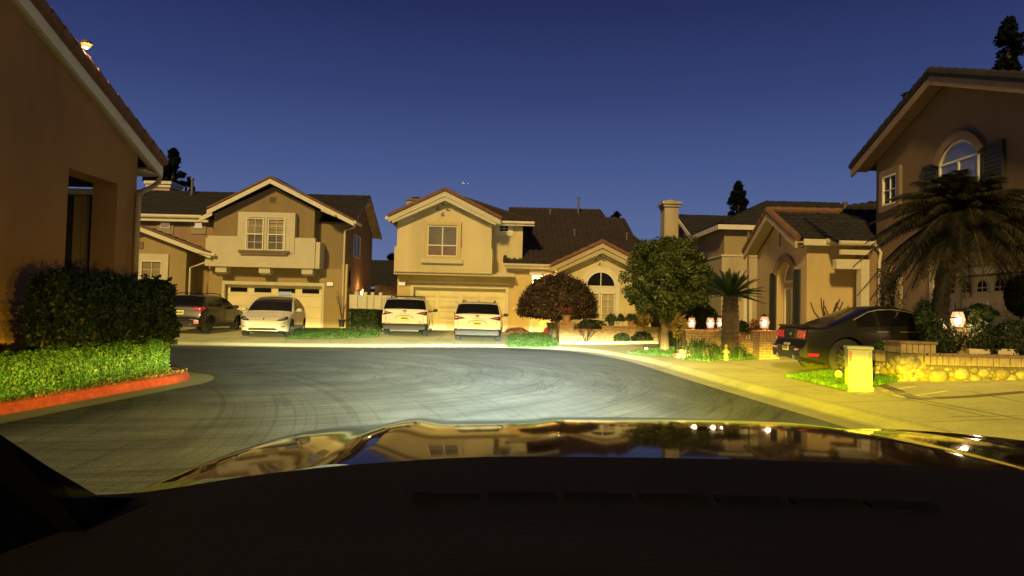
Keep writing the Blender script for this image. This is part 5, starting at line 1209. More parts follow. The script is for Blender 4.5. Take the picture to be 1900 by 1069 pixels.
decal('bumper', [(-.62, .48), (0, .49), (.62, .48)], [(-.55, .41), (0, .40), (.55, .41)], 'rear', plastic, .01, n=18, mrows=3)
decal('reflector', [(4.42, .44), (4.64, .45)], [(4.44, .39), (4.64, .40)], 'side', red_lens, .012, mirror=True, n=6, mrows=2)
decal('reflector', [(.50, .53), (.70, .54)], [(.50, .50), (.70, .51)], 'rear', red_lens, .014, mirror=True, n=4, mrows=1)
plate(root, decal, 'rear', 0, .55, .31, .15, plate_pale, 6)
h = bvh.ray_cast(Vector((9, 0, .81)), Vector((-1, 0, 0)))
text_on(root, 'GT', 1.1, .085, Vector((h[0].x+.012, 0, .78)), REAR_ROT, chrome)
mb = MB(); P_ = [(4.42, -.72, .95), (4.6, -.74, 1.0), (4.66, -.74, .995), (4.62, -.73, .95)]
mb.prism([Vector(p) for p in P_], (0, 1.46, 0)); mb.build('spoiler', paint_black, root, local=True)
for sg in (.46, -.46):
    mb = MB(); mb.tube([(4.6, sg, .36), (4.8, sg, .355)], .05, 10); mb.build('exhaust_pipe', chrome, root, local=True)
decal('sill', [(1.35, .26), (3.2, .27)], [(1.35, .18), (3.2, .19)], 'side', plastic, .01, mirror=True, n=14, mrows=2)
decal('window_trim', [(1.86, 1.02), (2.2, 1.175), (2.45, 1.262), (2.75, 1.302), (3.05, 1.298), (3.3, 1.255), (3.66, 1.10)], [(1.86, 1.006), (2.2, 1.160), (2.45, 1.247), (2.75, 1.287), (3.05, 1.283), (3.3, 1.240), (3.66, 1.086)], 'side', mat('trim_satin', (.30, .27, .22), .35, .1, 5), .008, mirror=True, n=30, mrows=1)
decal('side_highlight', [(1.3, .84), (2.4, .86), (3.2, .87)], [(1.3, .832), (2.4, .852), (3.2, .862)], 'side', MATS['trim_satin'], .003, mirror=True, n=24, mrows=1, thick=0)  # highlight along the body side, painted as a pale strip
# ------------------------------------------------------------------ foliage kit
def leaves(name, C, N, size, m, parent=None, aspect=.55, tilt=.6, fold=.18, droop=0.0):
    """many small folded leaf faces at points C, facing roughly N"""
    C = np.asarray(C, float); N = np.asarray(N, float); n = len(C)
    N = N/np.maximum(np.linalg.norm(N, axis=1, keepdims=True), 1e-6)
    N = N+rng.normal(0, tilt, (n, 3)); N /= np.linalg.norm(N, axis=1, keepdims=True)
    A = rng.normal(0, 1, (n, 3)); A[:, 2] -= droop; A -= N*(A*N).sum(1, keepdims=True); A /= np.linalg.norm(A, axis=1, keepdims=True)
    B = np.cross(N, A); s = size*rng.uniform(.65, 1.3, (n, 1)); w = s*aspect
    p0 = C-A*s*.5; p2 = C+A*s*.5; mid = C+A*s*.05+N*s*(-fold); p1 = C+A*s*.05+B*w*.5; p3 = C+A*s*.05-B*w*.5
    V = np.stack([p0, p1, p2, p3], 1).reshape(-1, 3)
    i = np.arange(n)[:, None]*4
    F = np.concatenate([i, i+1, i+2, i+3], 1)
    return mesh_obj(name, V, F.tolist(), m, parent)
def nz3(p, s): return noise.noise(Vector(p)*s)
def box_hedge(x0, x1, y0, y1, z0, z1, n, wob=.10, lean=0.0, r=.15, depth=.10):
    """points on the faces of a clipped box hedge"""
    A = [(y1-y0)*(z1-z0), (y1-y0)*(z1-z0)*.3, (x1-x0)*(z1-z0), (x1-x0)*(z1-z0), (x1-x0)*(y1-y0)]; A = np.array(A)/sum(A)
    C = []; N = []
    for f, k in zip(range(5), rng.multinomial(n, A)):
        for _ in range(k):
            u, v = rng.uniform(0, 1, 2)
            x, y, z = x0+(x1-x0)*u, y0+(y1-y0)*(u if f < 2 else v), z0+(z1-z0)*v
            if f == 0: p, q = (x1, y, z), (1, 0, .2)
            elif f == 1: p, q = (x0, y, z), (-1, 0, .2)
            elif f == 2: p, q = (x, y0, z), (0, -1, .2)
            elif f == 3: p, q = (x, y1, z), (0, 1, .2)
            else: p, q = (x, y, z1), (0, 0, 1)
            p = np.array(p); q = np.array(q, float)
            # round the long edges
            for ax, (a, b_) in enumerate(((x0, x1), (y0, y1), (z0, z1))):
                c = (a+b_)/2; hs = (b_-a)/2
            ex = max(0, r-min(p[0]-x0, x1-p[0])); ez = max(0, r-(z1-p[2])); ey = max(0, r-min(p[1]-y0, y1-p[1]))
            if ex > 0 and ez > 0: p[2] -= r-math.sqrt(max(r*r-ex*ex, 0)) if f == 4 else 0; p[0] += -np.sign(p[0]-(x0+x1)/2)*(r-math.sqrt(max(r*r-ez*ez, 0))) if f < 2 else 0
            if ey > 0 and ez > 0: p[2] -= (r-math.sqrt(max(r*r-ey*ey, 0)))*.7 if f == 4 else 0
            w = wob*nz3(p, 1.7)+wob*.5*nz3(p, 5)-abs(rng.normal(0, depth*.5))
            p = p+q*w; p[0] += lean*(p[2]-z0)
            C.append(p); N.append(q)
    return C, N
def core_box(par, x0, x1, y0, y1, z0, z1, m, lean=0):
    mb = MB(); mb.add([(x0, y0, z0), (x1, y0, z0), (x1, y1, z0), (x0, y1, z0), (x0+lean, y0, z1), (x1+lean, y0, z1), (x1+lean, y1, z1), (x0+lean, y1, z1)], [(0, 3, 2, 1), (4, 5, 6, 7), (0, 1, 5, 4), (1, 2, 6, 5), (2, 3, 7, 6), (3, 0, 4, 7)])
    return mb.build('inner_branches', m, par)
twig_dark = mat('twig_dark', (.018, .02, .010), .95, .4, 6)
bark = mat('bark', (.16, .115, .06), .95, .35, 7, .9, 18)
bark_dark = mat('bark_dark', (.06, .045, .03), .95, .35, 7, .9, 18)
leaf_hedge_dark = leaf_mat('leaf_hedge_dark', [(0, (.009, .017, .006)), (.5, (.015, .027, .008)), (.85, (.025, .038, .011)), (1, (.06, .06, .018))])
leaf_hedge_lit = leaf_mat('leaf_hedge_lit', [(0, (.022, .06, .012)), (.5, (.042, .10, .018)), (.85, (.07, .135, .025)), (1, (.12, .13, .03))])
leaf_tree = leaf_mat('leaf_round_tree', [(0, (.028, .040, .010)), (.45, (.06, .08, .018)), (.8, (.11, .13, .028)), (1, (.19, .18, .045))])
leaf_purple = leaf_mat('leaf_purple', [(0, (.02, .014, .009)), (.4, (.055, .030, .016)), (.7, (.10, .05, .024)), (.9, (.045, .055, .02)), (1, (.22, .10, .045))])
leaf_sago = leaf_mat('leaf_sago', [(0, (.018, .030, .010)), (.6, (.030, .05, .015)), (1, (.06, .07, .022))])
leaf_palm = leaf_mat('leaf_palm', [(0, (.018, .018, .009)), (.6, (.034, .03, .014)), (1, (.075, .055, .025))])
leaf_night = leaf_mat('leaf_silhouette', [(0, (.006, .008, .006)), (1, (.011, .013, .009))], .9, .02)
leaf_bush = leaf_mat('leaf_bush', [(0, (.02, .04, .012)), (.6, (.04, .075, .02)), (1, (.09, .11, .03))])
leaf_rust = leaf_mat('leaf_russet', [(0, (.16, .03, .02)), (.5, (.25, .07, .03)), (.8, (.09, .08, .03)), (1, (.35, .16, .05))])
leaf_yellow = leaf_mat('leaf_yellow', [(0, (.18, .12, .03)), (.6, (.30, .20, .04)), (1, (.38, .28, .08))])
petal_red = leaf_mat('petal_red', [(0, (.30, .02, .02)), (.6, (.5, .04, .05)), (1, (.6, .15, .12))])
terracotta = mat('terracotta', (.36, .15, .07), .85, .2, 5, .2, 50)
pot_white = mat('pot_pale', (.55, .45, .30), .7, .15, 5)
pot_dark = mat('pot_dark', (.035, .035, .04), .5, .2, 5)

# tall dark clipped hedge on stems
hd_ = thing('tall_hedge', 'tall dark clipped hedge on bare stems against the rust house', 'hedge', (-6.95, 11.6, .15))
C, N = box_hedge(-7.05, -6.5, 10.15, 13.7, .64, 1.80, 17000, .17, 0, .16, .16)
HC, HN = list(map(tuple, C)), list(map(tuple, N))
C = []; N = []
for k in range(70):
    x, y = rng.uniform(-7.0, -6.5), rng.uniform(10.2, 13.7); z = 1.78; l = rng.uniform(.05, .17); q = Vector((x+rng.normal(0, .05), y+rng.normal(0, .06), z+l))
    for t_ in np.linspace(.3, 1, 5): C.append((x+(q.x-x)*t_, y+(q.y-y)*t_, z+(q.z-z)*t_)); N.append(tuple(rng.normal(0, 1, 3)))
leaves('foliage', HC+C, HN+N, .075, leaf_hedge_dark, hd_, .6, .7)
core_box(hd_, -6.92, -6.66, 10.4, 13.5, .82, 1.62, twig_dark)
mb = MB()
for k in range(16):
    x, y = rng.uniform(-6.95, -6.65), 10.3+3.3*k/15+rng.uniform(-.1, .1)
    mb.tube([(x, y, .1), (x+rng.uniform(-.06, .06), y+rng.uniform(-.08, .08), .5), (x+rng.uniform(-.15, .15), y+rng.uniform(-.2, .2), .95)], [.028, .024, .015], 6)
mb.build('stem', bark_dark, hd_)
# low bright hedge along the red kerb
hl_ = thing('low_hedge', 'low bright green clipped hedge behind the red kerb', 'hedge', (-6.6, 9.5, .15))
C = []; N = []
segs = [(-7.15, -6.42, -2, 4.0), (-7.05, -6.32, 4.0, 8.4), (-6.95, -6.20, 8.4, 12.9)]
for (x0, x1, y0, y1), n in zip(segs, (6000, 20000, 40000)):
    c, q = box_hedge(x0, x1, y0, y1, .15, .70, n, .11, -.12, .12, .09); C += c; N += q
leaves('foliage', C, N, .042, leaf_hedge_lit, hl_, .62, .75)
for x0, x1, y0, y1 in segs: core_box(hl_, x0+.1, x1-.1, y0+.05 if y0 < 0 else y0, y1-.1, .12, .60, twig_dark, -.06)
# litter and low growth at its foot
C = []; N = []
for _ in range(5200):
    y = rng.uniform(3, 13); x = -6.40+max(0, (y-4))*.033+rng.uniform(-.12, .14); C.append((x, y, .155+abs(rng.normal(0, .025)))); N.append((0, 0, 1))
tag(leaves('ground_litter', C, N, .04, leaf_mat('leaf_litter', [(0, (.12, .075, .03)), (.6, (.20, .13, .05)), (1, (.09, .12, .03))]), None, .6, .5), 'dry leaf litter along the foot of the low hedge', 'leaf litter', kind='stuff')
def bush(name, label, cat, c, rx, ry, rz_, n, size, m, stems=True, group=None, flat=False, core=True, aspect=.55, tilt=.7):
    c = Vector(c); t = thing(name, label, cat, (c.x, c.y, hz(c.x, c.y) if abs(c.x) < 20 else 0), group)
    P = rng.normal(0, 1, (n, 3)); P /= np.linalg.norm(P, axis=1, keepdims=True)
    if flat: P[:, 2] = np.abs(P[:, 2])
    ph = rng.uniform(0, 99); rad = np.array([1+.22*noise.noise(Vector(p)*2.2+Vector((ph, 0, 0))) for p in P])[:, None]*(1-np.abs(rng.normal(0, .13, (n, 1))))
    leaves('foliage', P*rad*np.array([rx, ry, rz_])+np.array(c), P, size, m, t, aspect, tilt)
    if core:
        mb = MB(); k = 10; prof = [(max(.02, math.sin(PI*(i+.3)/6.6))*.7, -math.cos(PI*(i+.3)/6.6)*.7) for i in range(7)]
        mb.lathe([(r_*(rx+ry)/2, h*rz_) for r_, h in prof], c, 10); mb.build('inner_branches', twig_dark, t)
    if stems:
        mb = MB(); g = hz(c.x, c.y)
        for _ in range(4): a = rng.uniform(0, 6.3); mb.tube([(c.x+.06*math.cos(a), c.y+.06*math.sin(a), g-.02), (c.x+rx*.4*math.cos(a), c.y+ry*.4*math.sin(a), c.z)], [.018, .01], 5)
        mb.build('stem', bark_dark, t)
    return t
bush('shrub', 'small dark shrub at the left edge beside the rust house wall', 'shrub', (-7.15, 8.6, .75), .35, .5, .42, 1500, .07, leaf_hedge_dark)

# box hedge between the houses
t = thing('box_hedge', 'square clipped hedge between the brown house and the white fence', 'hedge', (xat(671, 612, 32), 32, .3))
xa_, xb_ = xat(645, 590, 31.6), xat(699, 590, 31.6)
C, N = box_hedge(xa_, xb_, 31.6, 33.2, .25, zat(671, 574, 31.6), 9000, .05, 0, .08, .08)
C2 = [(x, y, z) for x, y, z in C]
leaves('foliage', C2, N, .08, leaf_bush, t, .6, .7); core_box(t, xa_+.1, xb_-.1, 31.75, 33.1, .2, zat(671, 574, 31.6)-.12, twig_dark)

# dome tree with purple leaves
xd, yd = xat(1034, 600, 31.5), 31.5; zt_ = zat(1034, 512, 31.5); zb = zat(1034, 588, 31.5); rw_ = (xat(1107, 560, 31.5)-xat(963, 560, 31.5))/2
t = thing('dome_tree', 'mushroom shaped clipped tree with purple brown leaves before the cream house', 'tree', (xd-.1, yd, .2))
n = 15000; P = rng.normal(0, 1, (n, 3)); P /= np.linalg.norm(P, axis=1, keepdims=True); P[:, 2] = np.abs(P[:, 2])**.85
sc_ = np.array([rw_, rw_, zt_-zb]); rad = np.array([1+.05*noise.noise(Vector(p)*3)+.05*noise.noise(Vector(p)*8) for p in P])[:, None]*(1+rng.normal(-.03, .05, (n, 1)))
C = P*rad*sc_+np.array([xd, yd, zb])
k = 3000; a = rng.uniform(0, 2*PI, k); r_ = np.sqrt(rng.uniform(0, 1, k))*rw_*.97; Cb = np.stack([xd+r_*np.cos(a), yd+r_*np.sin(a), zb-.08+rng.normal(0, .06, k)+.15*(r_/rw_)], 1)
leaves('crown', np.concatenate([C, Cb]), np.concatenate([P, np.tile([0, 0, -1.0], (k, 1))]), .115, leaf_purple, t, .5, .55)
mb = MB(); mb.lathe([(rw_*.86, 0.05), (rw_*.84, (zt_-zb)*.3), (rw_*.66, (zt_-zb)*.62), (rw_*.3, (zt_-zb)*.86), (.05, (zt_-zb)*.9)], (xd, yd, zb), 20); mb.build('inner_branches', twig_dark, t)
mb = MB(); mb.tube([(xd-.15, yd, .15), (xd-.1, yd, .7), (xd, yd, zb+.2)], [.13, .105, .09], 10)
for k in range(7): a = k*.9; mb.tube([(xd-.05, yd, zb-.25), (xd+.5*math.cos(a), yd+.5*math.sin(a), zb+.15)], [.05, .03], 6)
mb.build('trunk', bark, t)

# round street tree with forked trunk
yt = 24.6; xt = xat(1240, 520, yt)
t = thing('street_tree', 'round clipped green tree with forked trunk beside the pavement', 'tree', (xat(1232, 650, yt), yt, .17))
zc_ = zat(1240, 515, yt); rxt = (xat(1322, 520, yt)-xat(1160, 520, yt))/2; rzt = (zat(1240, 430, yt)-zat(1240, 597, yt))/2
C = []; N = []
for k in range(210):
    d = rng.normal(0, 1, 3); d /= np.linalg.norm(d); d[2] = d[2]*.95
    rr = rng.uniform(.70, .96) if k < 180 else rng.uniform(.2, .6); b = abs(noise.noise(Vector(d)*1.6+Vector((4, 2, 0))))
    cc = np.array([xt, yt, zc_])+d*rr*np.array([rxt, rxt*.95, rzt])*(1-.12*b)
    if cc[2] < zc_-rzt*.55 and d[0] > .1: cc[2] += .3
    cr = rng.uniform(.20, .38); m_ = 210
    Q = rng.normal(0, 1, (m_, 3)); Q /= np.linalg.norm(Q, axis=1, keepdims=True)
    C.append(cc+Q*cr*rng.uniform(.5, 1.08, (m_, 1))*np.array([1, 1, .8])); N.append(Q)
leaves('crown', np.concatenate(C), np.concatenate(N), .13, leaf_tree, t, .45, .55)
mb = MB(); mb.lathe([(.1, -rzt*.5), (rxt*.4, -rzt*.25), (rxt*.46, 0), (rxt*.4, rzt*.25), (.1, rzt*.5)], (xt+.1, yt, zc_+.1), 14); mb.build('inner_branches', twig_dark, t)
bx, by = xat(1232, 650, yt), yt
mb = MB(); fk = Vector((xat(1237, 612, yt), yt, zat(1237, 605, yt)))
mb.tube([(bx, by, .1), (bx+.02, by, .35), (bx, by, .8), (fk.x, by, fk.z)], [.19, .16, .14, .15], 12)
mb.tube([fk+Vector((.05, 0, -.1)), (xat(1248, 585, yt), by, zat(1248, 585, yt)), (xat(1262, 545, yt), by+.1, zat(1262, 545, yt))], [.12, .09, .06], 10)
mb.tube([fk+Vector((-.05, 0, -.1)), (xat(1226, 585, yt), by+.05, zat(1226, 585, yt)), (xat(1218, 540, yt), by+.1, zat(1218, 540, yt))], [.12, .09, .06], 10)
mb.build('trunk', bark, t)

def frond(base, az, el, length, droop, nl, lw, ll, vs, fs, rmb, vee=.35, curl=0.0):
    d = Vector((math.cos(az)*math.cos(el), math.sin(az)*math.cos(el), math.sin(el))); side = Vector((-math.sin(az), math.cos(az), 0)); pts = []
    for i in range(nl+1):
        t = i/nl; pts.append(Vector(base)+d*length*t+Vector((0, 0, -droop*t*t*length)))
    rmb.tube(pts[::max(1, nl//6)]+[pts[-1]], .012, 4, False)
    for i in range(2, nl+1):
        t = i/nl; p = pts[i]; tg = (pts[i]-pts[i-1]).normalized(); up = side.cross(tg)
        l = ll*math.sin(PI*min(.97, .12+.88*t))**.6
        for sg in (-1, 1):
            q = (side*sg*.85+tg*(.75)+up*vee*(-1 if up.z < 0 else 1)+Vector(rng.normal(0, .08, 3))).normalized(); tip = p+q*l+Vector((0, 0, -l*curl)); w = tg*lw; k = len(vs)
            vs += [tuple(p-w), tuple(p+w), tuple(tip)]; fs.append((k, k+1, k+2))
# sago palm
ys = 20.2; bs = Vector((xat(1354, 665, ys), ys, .2)); zc_ = zat(1352, 550, ys); xs_ = xat(1353, 550, ys)
t = thing('sago_palm', 'sago palm with stout trunk and stiff arching fronds by the lanterns', 'palm', bs)
mb = MB(); prof = []
for i in range(26): z = i/25; prof.append(((.20+.035*math.sin(z*PI)+.02*(i % 2))*(1.05-.05*z), .2+(zc_-.2)*z-0))
mb.lathe(prof, (bs.x, ys, 0), 14); mb.build('trunk', mat('sago_trunk', (.05, .032, .017), .95, .45, 9, 1.0, 26), t)
vs = []; fs = []; rm = MB()
for k in range(105):
    az = rng.uniform(0, 2*PI); el = R(rng.choice([5, 20, 36, 52, 70], p=[.20, .22, .24, .20, .14])+rng.normal(0, 6))
    frond((xs_+.06*math.cos(az), ys+.06*math.sin(az), zc_), az, el, rng.uniform(.80, 1.02), .16, 34, .013, .15, vs, fs, rm, .3)
cr = mesh_obj('crown', vs, fs, leaf_sago, t); rm.build('frond_stem', leaf_sago, cr)
# pygmy date palm
yp_ = 14.9; cz = zat(1788, 400, yp_); cxp = xat(1788, 400, yp_); bp_ = Vector((xat(1744, 612, yp_), yp_, .3))
t = thing('date_palm', 'dark drooping palm with leaning trunk before the tan house garage', 'palm', bp_)
pp = catmull([bp_, (xat(1746, 560, yp_), yp_, zat(1746, 560, yp_)), (xat(1758, 500, yp_), yp_, zat(1758, 500, yp_)), (xat(1776, 450, yp_), yp_, zat(1776, 450, yp_)), (cxp, yp_, cz)], 9)
mb = MB(); mb.tube(pp, [.16+.022*(i % 2)-.02*abs(i-18)/18+.04*(1 if i < 3 else 0) for i in range(len(pp))], 12)
for k in range(150):
    i = rng.integers(3, len(pp)-3); a = rng.uniform(0, 6.3); q = pp[i]; o_ = Vector((math.cos(a), math.sin(a), 0)); mb.prism([q+o_*.13, q+o_*.13+Vector((0, 0, .05)), q+o_*.20+Vector((0, 0, .045))], Vector((-math.sin(a), math.cos(a), 0))*.05)
mb.build('trunk', mat('palm_trunk', (.035, .024, .015), .95, .4, 8, 1.0, 22), t)
vs = []; fs = []; rm = MB()
for k in range(240):
    az = rng.uniform(0, 2*PI); el = R(rng.choice([-22, 0, 22, 46, 68, 80], p=[.20, .20, .20, .18, .13, .09])+rng.normal(0, 6))
    frond((cxp+.05*math.cos(az), yp_+.05*math.sin(az), cz), az, el, rng.uniform(1.25, 2.15)*(1 if abs(math.cos(az)) > .3 else .75), .55, 50, .015, .36, vs, fs, rm, .05, .5)
cr = mesh_obj('crown', vs, fs, leaf_palm, t); rm.build('frond_stem', leaf_palm, cr)

# ---- distant trees ---------------------------------------------------------
def far_tree(name, label, px, py_top, py_base, Y, width_px, kind, n=2600, size=.35):
    x = xat(px, py_base, Y); z0 = 0; zt = zat(px, py_top, Y); zb = zat(px, py_base, Y); hw = width_px/2*Y/1300
    t = thing(name, label, 'tree', (x, Y, 0)); C = []; N = []
    mb = MB(); mb.tube([(x, Y, 0), (x, Y, zb), (x, Y, zt-.3)], [.35, .25, .05], 7); mb.build('trunk', bark_dark, t)
    for k in range(46):
        f = rng.uniform(0, 1); env = {'cone': (1-f)**.8*1.0+.08, 'tall': (.75+.25*math.sin(f*9+1))*(1-f**3), 'round': math.sqrt(max(0, 1-(2*f-1)**2))+.05}[kind]
        a = rng.uniform(0, 6.3); rr = hw*env*rng.uniform(.3, 1); c = np.array([x+rr*math.cos(a), Y+rr*math.sin(a), zb+(zt-zb)*f]); cr = hw*rng.uniform(.2, .36)
        m_ = n//46; Q = rng.normal(0, 1, (m_, 3)); Q /= np.linalg.norm(Q, axis=1, keepdims=True); C.append(c+Q*cr*rng.uniform(.4, 1.1, (m_, 1))); N.append(Q)
    leaves('crown', np.concatenate(C), np.concatenate(N), size, leaf_night, t, .5, .6); return t
far_tree('conifer', 'tall dark pointed tree above the grey house roof', 1370, 341, 398, 70, 42, 'cone', 3800, .36)
far_tree('dark_tree', 'large dark tree rising behind the rust house eave', 318, 280, 400, 55, 50, 'tall', 3000, .4)
far_tree('dark_tree', 'dark bushy tree behind the left chimney cap', 288, 295, 400, 58, 60, 'round', 2600, .4)
far_tree('dark_tree', 'low dark shrubby tree beside the vent pipe on the left ridge', 343, 330, 400, 60, 30, 'round', 1500, .35)
far_tree('dark_tree', 'tall dark tree at the top right behind the tan house', 1872, 40, 200, 42, 80, 'tall', 4200, .34)
far_tree('dark_tree', 'dark tree showing just past the tan house gable', 1700, 160, 260, 34, 50, 'round', 2600, .26)
far_tree('dark_tree', 'tiny spiky tree beyond the cream house roof', 1143, 394, 412, 80, 18, 'round', 700, .3)
far_tree('dark_tree', 'thin sparse tree beyond the tan house ridge', 1522, 385, 402, 80, 22, 'round', 420, .3)
far_tree('dark_tree', 'small tree above the dark roof in the gap between houses', 725, 470, 500, 90, 16, 'round', 900, .35)
# ------------------------------------------------------------------ fences, garden walls, lanterns, pots
fence_mat = mat('white_vinyl_fence', (.62, .57, .42), .55, .1, 2)
fence_brown = mat('brown_fence', (.11, .07, .045), .85, .25, 3)
yF = 34.0
def fence(label, xa, xb, y, z1, m, board=.18, posts=None, name='fence'):
    t = thing(name, label, 'fence', ((xa+xb)/2, y, .35)); W = Wall((0, y, 0), *FRONT)
    mb = MB(); x = xa
    while x < xb-.02: e = min(x+board, xb); W.box(mb, x+.006, e-.006, .35, z1-.1, -.02, .012); x = e
    W.box(mb, xa, xb, z1-.14, z1-.02, -.03, .03); W.box(mb, xa, xb, .38, .5, -.03, .03); mb.build('panel', m, t)
    for p in (posts or []):
        mb = MB(); W.box(mb, p-.07, p+.07, .3, z1+.04, -.07, .07); W.box(mb, p-.09, p+.09, z1+.04, z1+.08, -.09, .09); W.poly(mb, [(p-.08, z1+.08), (p+.08, z1+.08), (p, z1+.14)], -.08, .08); mb.build('post', m, t)
    return t
zF = zat(690, 547, yF)
fence('white vinyl fence with square posts between the two lit houses', xat(648, 560, yF), xat(733, 560, yF), yF, zF, fence_mat, .9, [xat(p, 560, yF) for p in (661, 678, 691, 706)])
fence('dark brown board fence standing behind the white vinyl fence', xat(695, 530, 39), xat(737, 530, 39), 39, zat(715, 529, 39), fence_brown, .2, name='board_fence')
fence('dark board fence closing the gap between the cream and grey houses', 6.3, 11.0, 43.0, 2.3, fence_brown, .2)
# dark pot with bare branches by the brown house wall
def bare_branches(par, base, h, n, spread, m, r=.012, sub=2):
    mb = MB()
    for _ in range(n):
        a = rng.uniform(0, 6.3); l = rng.uniform(.6, 1)*h; p1 = Vector(base)+Vector((math.cos(a)*spread*.4, math.sin(a)*spread*.4, l*.5)); p2 = Vector(base)+Vector((math.cos(a)*spread+rng.normal(0, .05), math.sin(a)*spread, l))
        mb.tube([base, p1, p2], [r, r*.8, r*.35], 5)
        for _ in range(sub): q = p1.lerp(p2, rng.uniform(.1, .8)); mb.tube([q, q+Vector((rng.normal(0, .14), rng.normal(0, .14), rng.uniform(.08, .25)))], [r*.6, r*.25], 4)
    return mb.build('branch', m, par)
def pot_shape(mb, c, r, h, n=16):
    mb.lathe([(r*.62, 0), (r*.9, h*.8), (r*1.02, h*.8), (r*1.05, h), (r*.9, h), (r*.86, h*.9)], c, n)
def potted(label, px, py_base, Y, r, h, m, kind, ph, z=None, leafm=None, n=420, lsz=.075):
    x = xat(px, py_base, Y); z = zat(px, py_base, Y) if z is None else z
    t = thing('potted_plant', label, 'potted plant', (x, Y, z)); mb = MB(); pot_shape(mb, (x, Y, z), r, h); mb.build('pot', m, t)
    if kind == 'bush':
        P = rng.normal(0, 1, (n, 3)); P /= np.linalg.norm(P, axis=1, keepdims=True); P[:, 2] = np.abs(P[:, 2])*1.0-.15
        leaves('foliage', P*rng.uniform(.45, 1.05, (n, 1))*np.array([r*1.7, r*1.6, ph])+np.array([x, Y, z+h*1.02]), P, lsz, leafm or leaf_bush, t, .5, .7)
    elif kind == 'bare': bare_branches(t, (x, Y, z+h*.9), ph, 9, r*1.7, bark_dark, .012)
    elif kind == 'spiky':
        vs = []; fs = []
        for _ in range(n):
            a = rng.uniform(0, 6.3); e = rng.uniform(.3, 1.5); d = Vector((math.cos(a)*math.cos(e), math.sin(a)*math.cos(e), math.sin(e))); s_ = Vector((-math.sin(a), math.cos(a), 0))*.012; b0 = Vector((x, Y, z+h)); k = len(vs)
            vs += [tuple(b0-s_), tuple(b0+s_), tuple(b0+d*ph*rng.uniform(.6, 1.1))]; fs.append((k, k+1, k+2))
        mesh_obj('foliage', vs, fs, leafm or leaf_bush, t)
    mb = MB(); mb.lathe([(r*.86, h*.86), (.01, h*.9)], (x, Y, z), 12); mb.build('potting_soil', soil, t)
    return t
potted('dark pot with bare twigs by the brown house side wall', 634, 607, 33.6, .17, .36, pot_dark, 'bare', 1.5)
# brick garden wall of the cream house
brick_tan = brick_mat('garden_brick', (.36, .24, .10), (.27, .17, .075), (.33, .27, .16), bw=.23, bh=.085)
brick_red = brick_mat('lantern_brick', (.26, .15, .075), (.19, .10, .05), (.32, .27, .17), bw=.21, bh=.075)
cap_mat = mat('brick_cap', (.28, .14, .07), .85, .25, 8, .4, 30)
def pillar(par, x, y, w, z0, z1, m, capm, name='pillar'):
    mb = MB(); mb.bb(x-w/2, x+w/2, y-w/2, y+w/2, z0, z1-.12); o = mb.build(name, m, par)
    mb = MB(); mb.bb(x-w/2-.03, x+w/2+.03, y-w/2-.03, y+w/2+.03, z1-.05, z1)
    k = 6
    for i in range(k):
        u = x-w/2+w*(i+.5)/k; mb.bb(u-w/k*.36, u+w/k*.36, y-w/2-.012, y+w/2+.012, z1-.24, z1-.05)
    mb.build('cap', capm, o); return o
yP = 28.9; xP = xat(1050, 630, yP)
t = thing('garden_wall', 'low tan brick wall with square end pillar before the cream house', 'wall', (xP, yP, .15))
zP = zat(1050, 598, yP); pillar(t, xP, yP, .58, .1, zP, brick_tan, cap_mat)
mb = MB(); zl = zat(1090, 613, yP+.3); zh = zat(1150, 605, yP+.3)
xw0, xw1, xw2 = xP+.29, xat(1116, 620, yP+.3), xat(1228, 620, yP+.2)
mb.bb(xw0, xw1, yP+.1, yP+.35, .1, zl); mb.bb(xw1, xw2, yP+.1, yP+.35, .1, zh-.06); mb.build('wall', brick_tan, t)
mb = MB(); mb.bb(xw0, xw1, yP+.06, yP+.39, zl, zl+.06); mb.bb(xw1-.03, xw2, yP+.06, yP+.39, zh-.06, zh); mb.build('cap', cap_mat, t)
zt_top = zh
potted('terracotta pot of red flowers on top of the tan brick pillar', 1051, 598, yP, .20, .30, terracotta, 'bush', .30, z=zP, n=380, lsz=.07)
_t = bpy.data.objects.get('potted_plant.001')
C = []; N = []
for _ in range(110): a = rng.uniform(0, 6.3); C.append((xP+.3*math.cos(a)*rng.uniform(.2, 1), yP+.3*math.sin(a)*rng.uniform(.2, 1), zP+.42+rng.uniform(-.04, .16))); N.append((0, -.5, 1))
leaves('flower', C, N, .06, petal_red, _t, .8, .6)
xs_p = [(1134, 'dark pot with round bushy plant, first on the brick wall from the pillar', pot_dark, .16, .22, .34), (1152, 'pale pot with small leafy plant, second on the brick wall', pot_white, .10, .24, .30), (1171, 'terracotta pot with leafy plant, third on the brick wall', terracotta, .17, .26, .32)]
for px_, lab, m_, r_, h_, ph in xs_p: potted(lab, px_, 604, yP+.22, r_, h_, m_, 'bush', ph, z=zh, n=520, lsz=.085)
bush('shrub', 'yellow leaved shrub at the end of the tan brick wall', 'shrub', (xat(1192, 596, yP+.5), yP+.7, zat(1192, 592, yP+.7)), .42, .35, .33, 700, .13, leaf_yellow, core=False)
bush('shrub', 'dark flat topped shrub just right of the brick pillar', 'shrub', (xat(1098, 603, yP+.7), yP+.75, zat(1098, 604, yP+.7)), .62, .35, .26, 1500, .08, leaf_hedge_dark)
bush('shrub', 'green leafy clump at the foot of the tan brick wall', 'shrub', (xat(1154, 625, yP-.15), yP-.15, .42), .34, .25, .26, 700, .09, leaf_bush)
bush('shrub', 'dark strappy plants low along the brick wall', 'shrub', (xat(1192, 620, yP-.1), yP-.1, .45), .45, .2, .30, 800, .11, leaf_hedge_dark, core=False)
bush('shrub', 'dark leafy plants beside the street tree trunk', 'shrub', (xat(1258, 610, 26.6), 26.6, .65), .5, .4, .45, 1300, .1, leaf_hedge_dark)
